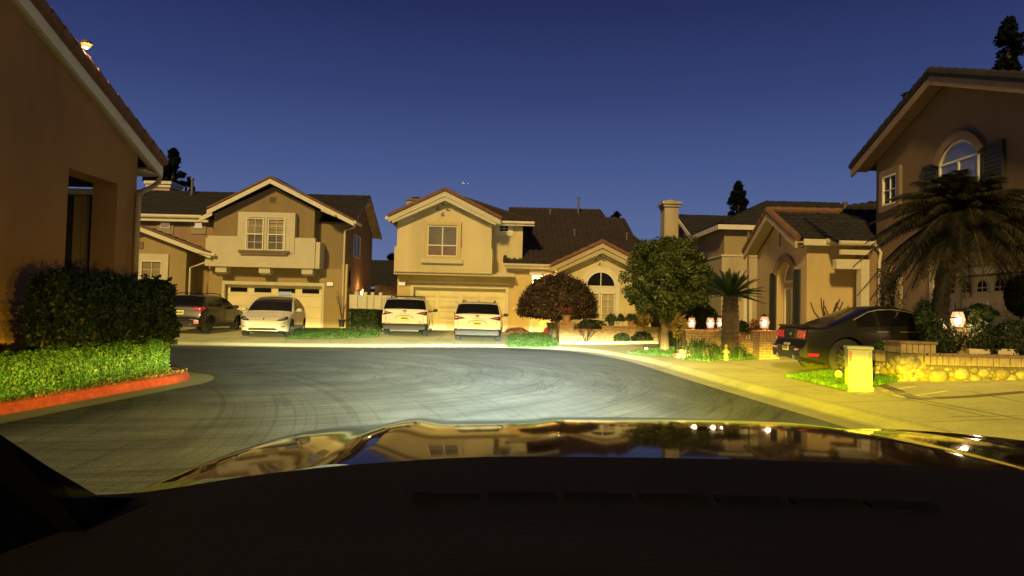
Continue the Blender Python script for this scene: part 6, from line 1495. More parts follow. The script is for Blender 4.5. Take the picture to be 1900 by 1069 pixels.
t = thing('bare_shrub', 'leafless twiggy shrub in front of the tan brick wall', 'shrub', (xat(1088, 632, yP-.2), yP-.2, .16)); bare_branches(t, (xat(1088, 632, yP-.2), yP-.2, .15), .9, 14, .35, bark_dark, .012, 3)
bush('flower_bed', 'red flowers beside the cream house garage door', 'flowers', (xat(958, 615, 33.2), 33.2, .46), .55, .35, .22, 900, .09, leaf_rust, stems=False, core=False, flat=True)
bush('flower_bed', 'small red flower cluster by the entry step', 'flowers', (xat(1015, 615, 34), 34, .5), .18, .18, .22, 320, .08, petal_red, stems=False, core=False)
t = potted('tall brown pot with arching strappy leaves behind the dome tree', 1024, 619, 33.0, .26, .62, mat('brown_glaze', (.13, .07, .04), .5, .2, 4), 'spiky', 1.5, z=hz(2, 33), n=60)
# pale scalloped edging blocks
grp = 'pale scalloped edging blocks along the planting bed'
proto = None
for k in range(44):
    px_ = 1070+150*k/43; Y = 28.45; x = xat(px_, 640, Y)
    if proto is None:
        mb = MB(); mb.add(*(lambda b: (b.v, b.f))(MB().prism([(-.055, -.04, 0), (.055, -.04, 0), (.055, -.04, .08), (.035, -.04, .115), (0, -.04, .13), (-.035, -.04, .115), (-.055, -.04, .08)], (0, .08, 0))))
        proto = mb.build('edging_block', mat('edging_stone', (.36, .28, .15), .9, .15, 9)); o = proto
    else: o = proto.copy(); COL.objects.link(o)
    o.location = (x, Y-.02*math.sin(k*.3), hz(x, Y)-.005); o.rotation_euler = (0, 0, rng.normal(0, .12)); tag(o, 'pale scalloped edging block in the row along the planting bed', 'edging block', grp)

# lantern garden : brick pillars and lanterns of the grey house
def lantern_glass(name, col, st):
    m, T, b, o = base_mat(name); n = T.n('ShaderNodeTexNoise', Scale=22.0); r = ramp(T, [(.3, tuple(np.array(col)*.6)), (.7, col)], n, 0)
    e = T.n('ShaderNodeEmission', Strength=st); T.l(r, 0, e, 0); tr = T.n('ShaderNodeBsdfTransparent'); mx = T.n('ShaderNodeMixShader', Fac=.45); T.l(e, 0, mx, 1); T.l(tr, 0, mx, 2); T.l(mx, 0, o, 0); return m
glass_lant = lantern_glass('lantern_glass', (1, .55, .24), 1.5); bulb_m = emis('lantern_bulb', (1, .80, .5), 7)
lant_metal = mat('lantern_metal', (.05, .03, .02), .5, .2, 6)
def lantern(label, px, py, Y, h, z, e=30, group=None, lit=glass_lant):
    x = xat(px, py, Y); t = thing('lantern', label, 'lantern', (x, Y, z), group); r = h*.30
    mb = MB(); mb.lathe([(r*.75, 0), (r*.75, h*.05), (r*.4, h*.06), (r*.4, h*.09), (r*.78, h*.10), (r*.80, h*.12)], (x, Y, z), 8); mb.build('base', lant_metal, t)
    mb = MB(); mb.lathe([(r*.66, h*.12), (r*.92, h*.42), (r*.90, h*.52), (r*.62, h*.80)], (x, Y, z), 12); gl = mb.build('glass', lit, t)
    mb = MB(); mb.lathe([(r*.05, h*.2), (r*.42, h*.30), (r*.46, h*.42), (r*.22, h*.60), (r*.05, h*.66)], (x, Y, z), 10); mb.build('bulb', bulb_m, gl)
    mb = MB()
    for k in range(6):
        a = k*PI/3+.3; mb.tube([Vector((x+r*q*math.cos(a), Y+r*q*math.sin(a), z+h*w)) for q, w in ((.70, .12), (.97, .42), (.95, .53), (.68, .80))], h*.011, 4)
    mb.lathe([(r*1.0, h*.51), (r*1.03, h*.53), (r*1.0, h*.56)], (x, Y, z), 12)
    mb.build('cage', lant_metal, t)
    mb = MB(); mb.lathe([(r*.86, h*.79), (r*.80, h*.82), (r*.35, h*.90), (r*.16, h*.93), (r*.10, h*.96), (r*.14, h*.975), (r*.02, h*1.0)], (x, Y, z), 10); mb.build('roof', lant_metal, t)
    point_light('lantern_glow', (x-.0, Y-r*1.5, z+h*.45), e, (1, .62, .28), .06, t); return t
yA = 21.9
t = thing('brick_planter', 'brick planter wall with red caps carrying two lanterns', 'wall', (xat(1305, 655, yA), yA, .17))
zA = zat(1300, 612, yA); xa_, xb_ = xat(1269, 640, yA), xat(1336, 640, yA)
mb = MB(); mb.bb(xa_, xb_, yA-.25, yA+.25, .1, zA-.06); mb.build('wall', brick_red, t)
mb = MB(); mb.bb(xa_-.03, xb_+.03, yA-.29, yA+.29, zA-.06, zA); mb.build('cap', cap_mat, t)
mb = MB(); mb.bb(xb_, xat(1408, 640, yA-.6), yA-.2, yA+.05, .1, zat(1380, 630, yA)); mb.build('wall', brick_red, t)
lantern('lit glass lantern on the left end of the brick planter', 1283, 612, yA, .46, zA)
lantern('lit glass lantern between two others, nearer the sago palm', 1318, 612, yA-.05, .48, zA)
lantern('smaller lit lantern partly hidden behind the sago palm trunk', 1336, 612, yA+1.3, .46, zA+.02, 20)
t2 = thing('brick_post', 'brick post that carries the lantern behind the sago palm', 'post', (xat(1336, 640, yA+1.3), yA+1.3, .2)); pillar(t2, xat(1336, 640, yA+1.3), yA+1.3, .36, .1, zA+.02, brick_red, cap_mat)
yB = 20.3; xB = xat(1421, 640, yB); zB = zat(1420, 613, yB)
t3 = thing('brick_post', 'wide brick post with red cap beside the black coupe tail', 'post', (xB, yB, .2)); pillar(t3, xB, yB, .56, .1, zB, brick_red, cap_mat)
lantern('lit lantern on the wide brick post beside the black coupe', 1418, 612, yB, .50, zB, 34)
# front right corner lantern: on a post between the shrubs
yC = 14.3; zC = zat(1777, 612, yC)
t4 = thing('brick_post', 'hidden brick post among the shrubs carrying the bright lantern', 'post', (xat(1777, 650, yC), yC, .3)); pillar(t4, xat(1777, 650, yC), yC, .34, .2, zC, brick_red, cap_mat)
lantern('brightest lantern, among the dark shrubs before the arched garage door', 1777, 612, yC, .46, zC, 40, lit=lantern_glass('lantern_glass_bright', (1, .58, .25), 2.2))
# plants round the sago palm
def spear_clump(label, px, py, Y, h, n, m, spread=.5, w=.02):
    x = xat(px, py, Y); z = hz(x, Y); t = thing('strappy_plant', label, 'plant', (x, Y, z)); vs = []; fs = []
    for _ in range(n):
        a = rng.uniform(0, 6.3); e = rng.uniform(.75, 1.5); l = h*rng.uniform(.6, 1.1); d = Vector((math.cos(a)*math.cos(e), math.sin(a)*math.cos(e), math.sin(e))); s_ = Vector((-math.sin(a), math.cos(a), 0))*w/2
        b0 = Vector((x+rng.normal(0, spread*.3), Y+rng.normal(0, spread*.3), z)); m1 = b0+d*l*.6; tp = b0+d*l+Vector((0, 0, -.12*l))+Vector((math.cos(a), math.sin(a), 0))*l*.1; k = len(vs)
        vs += [tuple(b0-s_), tuple(b0+s_), tuple(m1+s_*1.2), tuple(m1-s_*1.2), tuple(tp)]; fs += [(k, k+1, k+2, k+3), (k+3, k+2, k+4)]
    mesh_obj('foliage', vs, fs, m, t); return t
spear_clump('tall grassy clump in front of the brick planter', 1297, 655, 21.2, .75, 330, leaf_bush, .55, .018)
spear_clump('green clump at the left foot of the sago palm', 1334, 662, 20.1, .55, 160, leaf_bush, .4, .03)
spear_clump('green clump at the right foot of the sago palm', 1366, 664, 20.0, .5, 160, leaf_bush, .4, .03)
bush('shrub', 'dark round shrub behind the two garden lanterns', 'shrub', (xat(1298, 575, 26.5), 26.5, 1.35), .75, .6, .6, 2200, .11, leaf_hedge_dark)
bush('shrub', 'yellow orange flowering shrub left of the lanterns', 'shrub', (xat(1262, 597, 23.5), 23.5, 1.05), .30, .3, .4, 600, .11, leaf_yellow, core=False)
bush('shrub', 'dark rounded shrub behind the pots right of the sago palm', 'shrub', (xat(1374, 600, 22.5), 22.5, 1.05), .28, .25, .28, 700, .09, leaf_hedge_dark)
zq = zat(1380, 630, yA)
potted('terracotta pot with yellow green plant right of the sago palm', 1377, 625, yA-.1, .15, .22, terracotta, 'bush', .34, z=zq, leafm=leaf_bush, n=420)
potted('terracotta pot of red and yellow blooms against the lantern post', 1399, 622, yA-.1, .16, .28, terracotta, 'bush', .42, z=zq, leafm=leaf_rust, n=420)
def figurine(label, px, py, Y, h, m, cat='figurine'):
    x = xat(px, py, Y); z = hz(x, Y)+.02; t = thing('garden_figurine', label, cat, (x, Y, z)); mb = MB()
    mb.lathe([(h*.20, 0), (h*.20, h*.08), (h*.14, h*.10)], (x, Y, z), 10); mb.build('plinth', m, t)
    mb = MB(); mb.lathe([(h*.15, h*.10), (h*.17, h*.2), (h*.12, h*.42), (h*.145, h*.58), (h*.10, h*.68), (h*.05, h*.72), (h*.05, h*.74), (h*.10, h*.80), (h*.115, h*.87), (h*.08, h*.95), (h*.01, h*.98)], (x, Y, z), 12)
    for sg in (-1, 1): mb.tube([(x+sg*h*.13, Y, z+h*.62), (x+sg*h*.2, Y-h*.05, z+h*.48), (x+sg*h*.06, Y-h*.16, z+h*.46)], [h*.05, h*.045, h*.035], 7)
    mb.build('body', m, t, smooth=True); return t
stone_pale = mat('pale_cast_stone', (.19, .15, .08), .85, .15, 8, .2, 40)
figurine('small pale garden figurine by the street tree trunk', 1234, 651, 24.2, .38, stone_pale)
figurine('pale garden figurine before the sago palm trunk', 1347, 664, 19.7, .46, stone_pale)
figurine('pale figurine on the wall between the lanterns and sago palm', 1339, 640, 21.0, .72, stone_pale)
figurine('small round bird like ornament on the low stone step', 1266, 645, 22.3, .30, stone_pale)
bl = thing('stone_step', 'low pale stone step at the left of the brick planter', 'step', (xat(1272, 652, 21.6), 21.6, .17)); mb = MB(); x0, x1 = xat(1252, 655, 21.5), xat(1302, 655, 21.5)
mb.bb(x0, x1, 21.25, 21.8, .12, .28); mb.build('slab', stone_pale, bl); mb = MB(); mb.bb(x0+.15, x1-.05, 21.5, 21.9, .28, .40); mb.build('slab', stone_pale, bl)
# fallen terracotta jar
mb = MB(); x = xat(1322, 645, 20.9); mb.lathe([(.09, -.2), (.16, -.1), (.17, .05), (.10, .18), (.12, .22), (.09, .22)], (x, 20.9, .36), 14, 'X'); tag(mb.build('clay_jar', terracotta), 'tipped terracotta jar between the grassy clump and sago palm', 'jar')
# white hose-end stakes (round discs)
for lab, px_, py, Y in (('round white disc on a stake beside the street tree lawn', 1199, 648, 24.6), ('round white disc on a stake before the black coupe wheel', 1556, 694, 13.9)):
    x = xat(px_, py, Y); zc = zat(px_, py, Y); t = thing('garden_disc', lab, 'garden ornament', (x, Y, hz(x, Y)))
    mb = MB(); mb.tube([(x, Y+.02, hz(x, Y)), (x, Y+.02, zc)], .012, 6); mb.build('stake', lant_metal, t)
    n = 20; rr = .075; mb = MB(); mb.lathe([(rr*.6, -.012), (rr, 0), (rr*.9, .02)], (x, Y, zc), n, 'Y'); mb.build('disc', mat('disc_pale', (.24, .21, .14), .6, .2, 9), t)
    mb = MB(); mb.lathe([(rr*.3, -.016), (rr*.3, -.01)], (x, Y, zc), 10, 'Y'); mb.build('hub', plate_yellow, t)
# decorations on the tan house entry wall
t = thing('wall_wreath', 'dark hanging ornament on the tan house entry wall', 'wall ornament', (xat(1572, 520, 23.9), 23.9, 2.2))
mb = MB(); x = xat(1572, 520, 23.9); zc = zat(1572, 517, 23.9); mb.lathe([(.05, -.42), (.13, -.3), (.17, 0), (.12, .2), (.06, .34), (.08, .42), (.02, .5)], (x, 23.9, zc), 10); mb.tube([(x-.22, 23.85, zc+.12), (x, 23.8, zc+.2), (x+.22, 23.85, zc+.1)], [.02, .05, .02], 6); mb.build('body', lant_metal, t)
# climbing vine trellis by the two storey corner
t = thing('vine_trellis', 'dark climbing vine on a pale board by the tan house corner', 'climbing plant', (11.2, 20.9, .35)); mb = MB(); mb.bb(11.16, 11.28, 20.75, 20.95, .3, 3.1); mb.bb(11.16, 11.28, 20.2, 20.4, .3, 2.7); mb.build('board', trim_cream_dim, t)
C = []; N = []
for _ in range(700): y = rng.uniform(20.1, 21.1); C.append((11.12+rng.normal(0, .05), y+.1*math.sin(y*9), rng.uniform(.6, 3.0))); N.append((-1, -.3, 0))
leaves('foliage', C, N, .12, leaf_palm, t, .4, .6)
# bare plumeria shrubs behind the coupe roof
for lab, px_, Y, h, n in (('bare forked plumeria left of the tan house entry', 1533, 20.2, 1.75, 7), ('bare branching plumeria behind the coupe roof', 1556, 19.8, 1.6, 8), ('small bare plumeria by the entry post', 1583, 19.9, 1.4, 5)):
    x = xat(px_, 590, Y); t = thing('bare_shrub', lab, 'shrub', (x, Y, .35)); mb = MB(); zb = .35
    mb.tube([(x, Y, zb), (x, Y, zb+h*.5)], [.035, .03], 7)
    for k in range(n):
        a = rng.uniform(0, 6.3); q = Vector((x, Y, zb+h*rng.uniform(.4, .55))); e = q+Vector((math.cos(a)*.35, math.sin(a)*.2, h*rng.uniform(.2, .35))); f_ = e+Vector((math.cos(a)*.12, 0, h*.16)); mb.tube([q, e, f_], [.024, .02, .017], 6)
    mb.build('branch', bark_dark, t)

# ---- stone wall at the right ----------------------------------------------
yS = 13.6; xS0 = xat(1640, 700, 13.9)
t = thing('stone_wall', 'river stone garden wall with brick top course at the right kerbside', 'wall', (9, yS, .2))
wall_cap = mat('wall_cap', (.20, .13, .065), .9, .3, 6, .4, 30)
mortar = mat('wall_mortar', (.13, .10, .055), .95, .25, 4, .7, 40)
stone_m, T, b, o = base_mat('river_stone'); g = T.n('ShaderNodeNewGeometry'); r_ = ramp(T, [(0, (.13, .10, .055)), (.35, (.22, .18, .10)), (.7, (.31, .26, .15)), (1, (.17, .12, .06))], g, 'Random Per Island'); nn = T.n('ShaderNodeTexNoise', Scale=14.0, Detail=5.0); tc = T.n('ShaderNodeTexCoord'); T.l(tc, 'Object', nn, 'Vector'); rr_ = ramp(T, [(.3, .6), (.7, 1.15)], nn, 0); mx = T.n('ShaderNodeMix', _data_type='RGBA', _blend_type='MULTIPLY'); mx.inputs[0].default_value = 1; T.l(r_, 0, mx, 6); T.l(rr_, 0, mx, 7); T.l(mx, 2, b, 'Base Color'); b.inputs['Roughness'].default_value = .85; bp = T.n('ShaderNodeBump', Strength=.5, Distance=.02); T.l(nn, 0, bp, 'Height'); T.l(bp, 0, b, 'Normal')
pathS = [(7.62, 14.7), (7.75, 14.2), (8.05, 13.75), (8.5, 13.62), (9.3, 13.58), (11.0, 13.55), (13.5, 13.6)]
PS = [Vector((p.x, p.y)) for p in catmull([(x, y, 0) for x, y in pathS], 6)]
zTop = zat(1800, 662, yS)
mb = MB()
for a, c in zip(PS[:-1], PS[1:]):
    s_ = Vector((-(c-a).y, (c-a).x)).normalized()*.3; q = [a, c, c+s_, a+s_]; mb.prism([(p.x, p.y, .05) for p in q], (0, 0, zTop-.05))
mb.build('wall', mortar, t)
def ico(mb, c, rx, ry, rz_, jit=.15):
    bm = bmesh.new(); bmesh.ops.create_icosphere(bm, subdivisions=2, radius=1); ph = Vector(rng.uniform(0, 50, 3))
    vs = [Vector((v.co.x*rx, v.co.y*ry, v.co.z*rz_))*(1+jit*noise.noise(v.co*1.3+ph)) for v in bm.verts]; fs = [[v.index for v in f.verts] for f in bm.faces]; bm.free()
    mb.add([v+Vector(c) for v in vs], fs)
sb = MB(); bk = MB(); d = 0; L_ = sum((c-a).length for a, c in zip(PS[:-1], PS[1:]))
def along(dist):
    for a, c in zip(PS[:-1], PS[1:]):
        l = (c-a).length
        if dist <= l: return a.lerp(c, dist/l), (c-a).normalized()
        dist -= l
    return PS[-1], (PS[-1]-PS[-2]).normalized()
placed = []
tries = 0
hS = zTop-.20
while tries < 3000 and len(placed) < 260:
    tries += 1; s_ = rng.uniform(0, L_); big = tries < 500; rad = rng.uniform(.10, .19) if big else rng.uniform(.03, .08); z = rng.uniform(.16+rad*.5, hS-rad*.8)
    if all((s_-q[0])**2+((z-q[1])*1.15)**2 > (rad+q[2])**2*.66 for q in placed):
        placed.append((s_, z, rad)); p, tg = along(s_); ico(sb, (p.x, p.y+.0, z), rad*1.08, rad*.62, rad*.88)
sb.build('stone', stone_m, t, smooth=True)
s_ = 0
while s_ < L_:
    p, tg = along(s_); n_ = Vector((tg.y, -tg.x)); ang = math.atan2(tg.y, tg.x); rot = Matrix.Rotation(ang, 3, 'Z'); w = .105
    bk.box((p.x-n_.x*.12, p.y-n_.y*.12, zTop-.09), (w-.012, .30, .17), rot @ Matrix.Rotation(rng.normal(0, .03), 3, 'Z')); s_ += w
bk.build('brick_course', mat('wall_brick', (.33, .25, .13), .9, .4, 5, .6, 30), t)
cb_ = MB(); s_ = 0
while s_ < L_:
    p, tg = along(s_); n_ = Vector((tg.y, -tg.x)); ang = math.atan2(tg.y, tg.x); cb_.box((p.x-n_.x*.13, p.y-n_.y*.13, zTop+.02), (.20, .36, .05), Matrix.Rotation(ang, 3, 'Z')); s_ += .21
cb_.build('cap', wall_cap, t)
xq, yq = xat(1690, 690, 14.0), 14.05; zq = zat(1690, 636, 13.9)
mb = MB(); mb.bb(xq-.33, xq+.33, yq-.28, yq+.28, .05, zq-.2); mb.build('pillar', mortar, t)
sb = MB()
for _ in range(60):
    rad = rng.uniform(.05, .11); ico(sb, (xq+rng.uniform(-.3, .3), yq-.28, rng.uniform(.18, zq-.3)), rad*1.1, rad*.6, rad*.85) if _ < 40 else ico(sb, (xq-.33, yq+rng.uniform(-.25, .25), rng.uniform(.18, zq-.3)), rad*.6, rad*1.1, rad*.85)
sb.build('stone', stone_m, t, smooth=True)
mb = MB()
for k in range(6): mb.box((xq-.29+.116*k, yq, zq-.11), (.10, .62, .17))
mb.build('brick_course', MATS['wall_brick'], t)
mb = MB(); mb.bb(xq-.37, xq+.37, yq-.33, yq+.33, zq-.02, zq+.03); mb.build('cap', wall_cap, t)
mb = MB(); mb.prism([(p.x, p.y+.2, .1) for p in PS]+[(13.5, 15.2, .1), (8.0, 15.2, .1)], (0, 0, zTop-.22)); tag(mb.build('planting_bed', soil), kind='structure')
# shrubs behind the wall
for lab, px_, py, Y, rx, ry, rz_, n, m_ in (
    ('dark leafy shrub under the leaning palm trunk', 1742, 632, 14.2, .42, .3, .40, 1500, leaf_hedge_dark), ('dark spreading shrub behind the stone wall centre', 1815, 632, 14.2, .5, .35, .34, 1900, leaf_hedge_dark),
    ('dark dense shrub behind the stone wall at the right edge', 1880, 632, 14.2, .5, .35, .42, 1900, leaf_hedge_dark), ('pale green variegated shrub beside the coupe windscreen', 1716, 588, 14.9, .22, .2, .36, 700, leaf_bush),
    ('low shrub patch on top of the wall beside the coupe door', 1650, 646, 14.9, .42, .2, .12, 900, leaf_bush)):
    bush('shrub', lab, 'shrub', (xat(px_, py, Y), Y, zat(px_, py, Y)), rx, ry, rz_, n, .075, m_)
bush('shrub', 'broad leafed rosette plant right of the bright lantern', 'shrub', (xat(1815, 585, 14.6), 14.6, zat(1815, 583, 14.6)), .34, .28, .20, 420, .17, leaf_hedge_dark, core=False, aspect=.4)
x = xat(1895, 550, 15.2); t = thing('topiary', 'dark ball topiary at the right edge before the arched garage door', 'shrub', (x, 15.2, .3)); zc_ = zat(1895, 549, 15.2)
P = rng.normal(0, 1, (3800, 3)); P /= np.linalg.norm(P, axis=1, keepdims=True); leaves('crown', P*np.array([.32, .32, .46])*(1-np.abs(rng.normal(0, .07, (3800, 1))))+np.array([x, 15.2, zc_]), P, .055, leaf_night, t, .5, .6)
mb = MB(); mb.lathe([(.02, -.38), (.25, -.2), (.28, 0), (.25, .2), (.02, .38)], (x, 15.2, zc_), 12); mb.build('inner_branches', twig_dark, t); mb = MB(); mb.tube([(x, 15.2, .2), (x, 15.2, zc_)], .035, 7); mb.build('trunk', bark_dark, t)
for lab, px_ in (('white window box among the shrubs, left one', 1815), ('white window box among the shrubs, right one', 1868)):
    x = xat(px_, 655, 14.0); mb = MB(); zc = zat(px_, 656, 14.0); mb.prism([(x-.19, 13.95, zc-.09), (x+.19, 13.95, zc-.09), (x+.22, 13.95, zc+.09), (x-.22, 13.95, zc+.09)], (0, .2, 0)); tag(mb.build('planter_box', pot_white), lab, 'planter')

# ---- utility box --------------------------------------------------------------
yU = 12.35; xU = xat(1597, 700, yU); t = thing('utility_box', 'pale green utility pedestal box with red warning sticker beside the pavement', 'utility box', (xU, yU, .17), rz=0)
um = mat('utility_green', (.47, .47, .24), .6, .1, 3, .1, 60); zt_ = zat(1597, 643, yU)
w0, w1 = .19, .205; t.rotation_euler = (0, 0, -.30); xw_, yw_ = xU, yU; t.location.z = 0; zt_ = zt_; xU = yU = 0.0
mb = MB(); mb.add([(xU-w0, yU-.0, .16), (xU+w0, yU, .16), (xU+w0, yU+.42, .16), (xU-w0, yU+.42, .16), (xU-w1, yU+.0, zt_-.05), (xU+w1-.02, yU, zt_-.05), (xU+w1-.02, yU+.42, zt_-.05), (xU-w1, yU+.42, zt_-.05)], [(0, 3, 2, 1), (4, 5, 6, 7), (0, 1, 5, 4), (1, 2, 6, 5), (2, 3, 7, 6), (3, 0, 4, 7)])
o = mb.build('body', um, t, local=True); bv = o.modifiers.new('bevel', 'BEVEL'); bv.width = .018; bv.segments = 2
mb = MB(); mb.bb(xU-w1-.02, xU+w1+.0, yU-.025, yU+.45, zt_-.06, zt_); o = mb.build('lid', um, t, local=True); bv = o.modifiers.new('bevel', 'BEVEL'); bv.width = .02; bv.segments = 3
mb = MB(); mb.bb(xU-w0-.02, xU+w0+.02, yU-.02, yU+.44, .13, .25); o = mb.build('base', um, t, local=True); bv = o.modifiers.new('bevel', 'BEVEL'); bv.width = .01; bv.segments = 2
mb = MB(); mb.bb(xU-w1+.02, xU-w1+.055, yU-.012, yU+.02, zt_-.26, zt_-.09); st = mb.build('warning_sticker', mat('sticker_red', (.55, .05, .03), .5, .1, 9), t, local=True)
mb = MB()
for k in range(4): z = zt_-.12-.035*k; mb.bb(xU-w1+.026, xU-w1+.049, yU-.016, yU-.008, z, z+.012)
mb.build('sticker_text', pot_white, st, local=True)
mb = MB(); mb.bb(xU+.14, xU+.146, yU-.008, yU+.01, .3, zt_-.09); mb.bb(xU+.08, xU+.12, yU-.012, yU+.01, .5, .52); mb.build('door_seam', plastic, t, local=True)

# ---- aircraft ----------------------------------------------------------------------
ap = at(864, 340, 3000); t = thing('aircraft', 'distant aircraft with white lights crossing the dusk sky', 'aircraft', ap)
mb = MB(); mb.tube([ap+Vector((x, 0, 0)) for x in (-17, -14, 12, 18)], [.5, 1.9, 1.9, .3], 10); mb.build('fuselage', metal_pipe, t)
mb = MB(); mb.prism([ap+Vector((3, 0, -.5)), ap+Vector((-3, 0, -.5)), ap+Vector((-9, 17, .8)), ap+Vector((-7, 17, .8))], (0, 0, .4)); mb.prism([ap+Vector((3, 0, -.5)), ap+Vector((-3, 0, -.5)), ap+Vector((-9, -17, .8)), ap+Vector((-7, -17, .8))], (0, 0, .4)); mb.build('wing', metal_pipe, t)
mb = MB(); mb.prism([ap+Vector((12, -.2, 1)), ap+Vector((17, -.2, 1)), ap+Vector((18.5, -.2, 6)), ap+Vector((16, -.2, 6))], (0, .4, 0)); mb.build('tail_fin', metal_pipe, t)
mb = MB()
for q in ((-12, -2, -1), (-9, -17, .8), (-6, -1, -2), (10, -2, -1)): mb.lathe([(.1, -.9), (1.0, 0), (.1, .9)], ap+Vector(q), 8)
mb.build('navigation_light', emis('aircraft_light', (.8, .88, 1), 6), t)
# ------------------------------------------------------------------ the car the picture is taken from
XC = .38
own = thing('own_car', 'dark glossy bonnet and dashboard of the car the photo is taken from', 'car', (XC, 0, 0))
paint_own = mat('own_paint', (.018, .008, .005), .055, .3, 1.2, coat=.0, spec=.05)
dash_m = mat('dash_vinyl', (.0050, .0038, .0030), .8, .3, 3, .25, 120, spec=.12)
black_m = mat('cowl_black', (.003, .003, .003), .85, .2, 6, .1, 60, spec=.05)
def hood_z(x, y):
    t = y-1.0; z = 1.209-.036*t-.073*t*t
    if y > 2.05: z -= .55*(y-2.05)**1.6
    a = abs(x); z -= .035*(a/.9)**2+.05*max(0, a-.55)**1.5
    z += .009*math.exp(-((a-.60)/.045)**2)+.007*(1/(1+math.exp(-(.30-a)/.012)))
    if a > .80: z -= 1.6*(a-.80)**1.7
    return z
nx_, ny_ = 96, 64; vs = []
for j in range(ny_+1):
    y = .885+(2.40-.885)*j/ny_
    for i in range(nx_+1):
        u = -1+2*i/nx_; w = .95-.08*max(0, (y-1.7)/.7)**2; x = u*w
        vs.append((XC+x, y, hood_z(x, y)))
fs = [(j*(nx_+1)+i, j*(nx_+1)+i+1, (j+1)*(nx_+1)+i+1, (j+1)*(nx_+1)+i) for j in range(ny_) for i in range(nx_)]
mesh_obj('hood', vs, fs, paint_own, own, smooth=True)
mb = MB(); mb.prism([(XC-.86, 2.3, .35), (XC+.86, 2.3, .35), (XC+.84, 2.42, .6), (XC+.80, 2.40, .80), (XC-.80, 2.40, .80), (XC-.84, 2.42, .6)], (0, -.2, 0))
mb.build('front_bumper', paint_own, own)
# dashboard: smooth shelf, higher in the middle, falling to the left corner
vs = []; ny2, nx2 = 30, 60
def dash_edge(x):
    """height of the dash ridge (y = .88) read across the car"""
    return 1.4-.88*f_(x)
f_ = pchip([-2, -.62, -.485, -.305, -.17, 0, .30, .64, 1.4], [.30, .276, .270, .237, .218, .204, .200, .206, .225])
def dash_z(x, v):
    z = dash_edge(x)-.024*(1-v)-.045*(1-v)**2
    if v < .5: z -= .28*(.5-v)**2
    return z+.035*math.exp(-((x+.02)/.33)**2)*math.exp(-((v-.45)/.22)**2)
for j in range(ny2+1):
    v = j/ny2; y = .05+.83*v
    for i in range(nx2+1):
        x = -.95+2.5*i/nx2
        z = dash_z(x, v)
        vs.append((x, y, z))
fs = [(j*(nx2+1)+i, j*(nx2+1)+i+1, (j+1)*(nx2+1)+i+1, (j+1)*(nx2+1)+i) for j in range(ny2) for i in range(nx2)]
dash = mesh_obj('dashboard', vs, fs, dash_m, own, smooth=True)
mb = MB()
for k in range(7):
    x = -.06+.075*k; y = .70; mb.box((x, y, dash_z(x, (y-.05)/.83)+.0015), (.066, .018, .005))
mb.build('defroster_vent', black_m, dash)
# cowl between dash and bonnet, left pillar foot and sill
mb = MB()
n = 30
top = []; bot = []
for i in range(n+1):
    x = -.70+2.2*i/n; top.append((x, .885, dash_edge(x)-.04)); bot.append((x, .93, hood_z(x-XC, .93)-.05))
mb.add(top+bot, [(i, i+1, n+2+i, n+1+i) for i in range(n)]); mb.build('cowl', black_m, own)
P_ = [at(-60, 760, .62), at(60, 850, .66), at(150, 912, .74), at(215, 938, .84), at(260, 935, .95)]
q = [at(-220, 700, .60), at(0, 806, .64), at(90, 866, .70), at(185, 922, .80), at(300, 925, .90), at(300, 1150, .85), at(-220, 1150, .6)]
mb.prism(q, (-.02, .06, -.05)); mb.build('pillar_trim', black_m, own)
mb = MB(); mb.tube([(XC-.55, .98, 1.185), (XC-.1, 1.0, 1.19), (XC+.2, .97, 1.19)], .008, 6); mb.build('wiper', black_m, own)

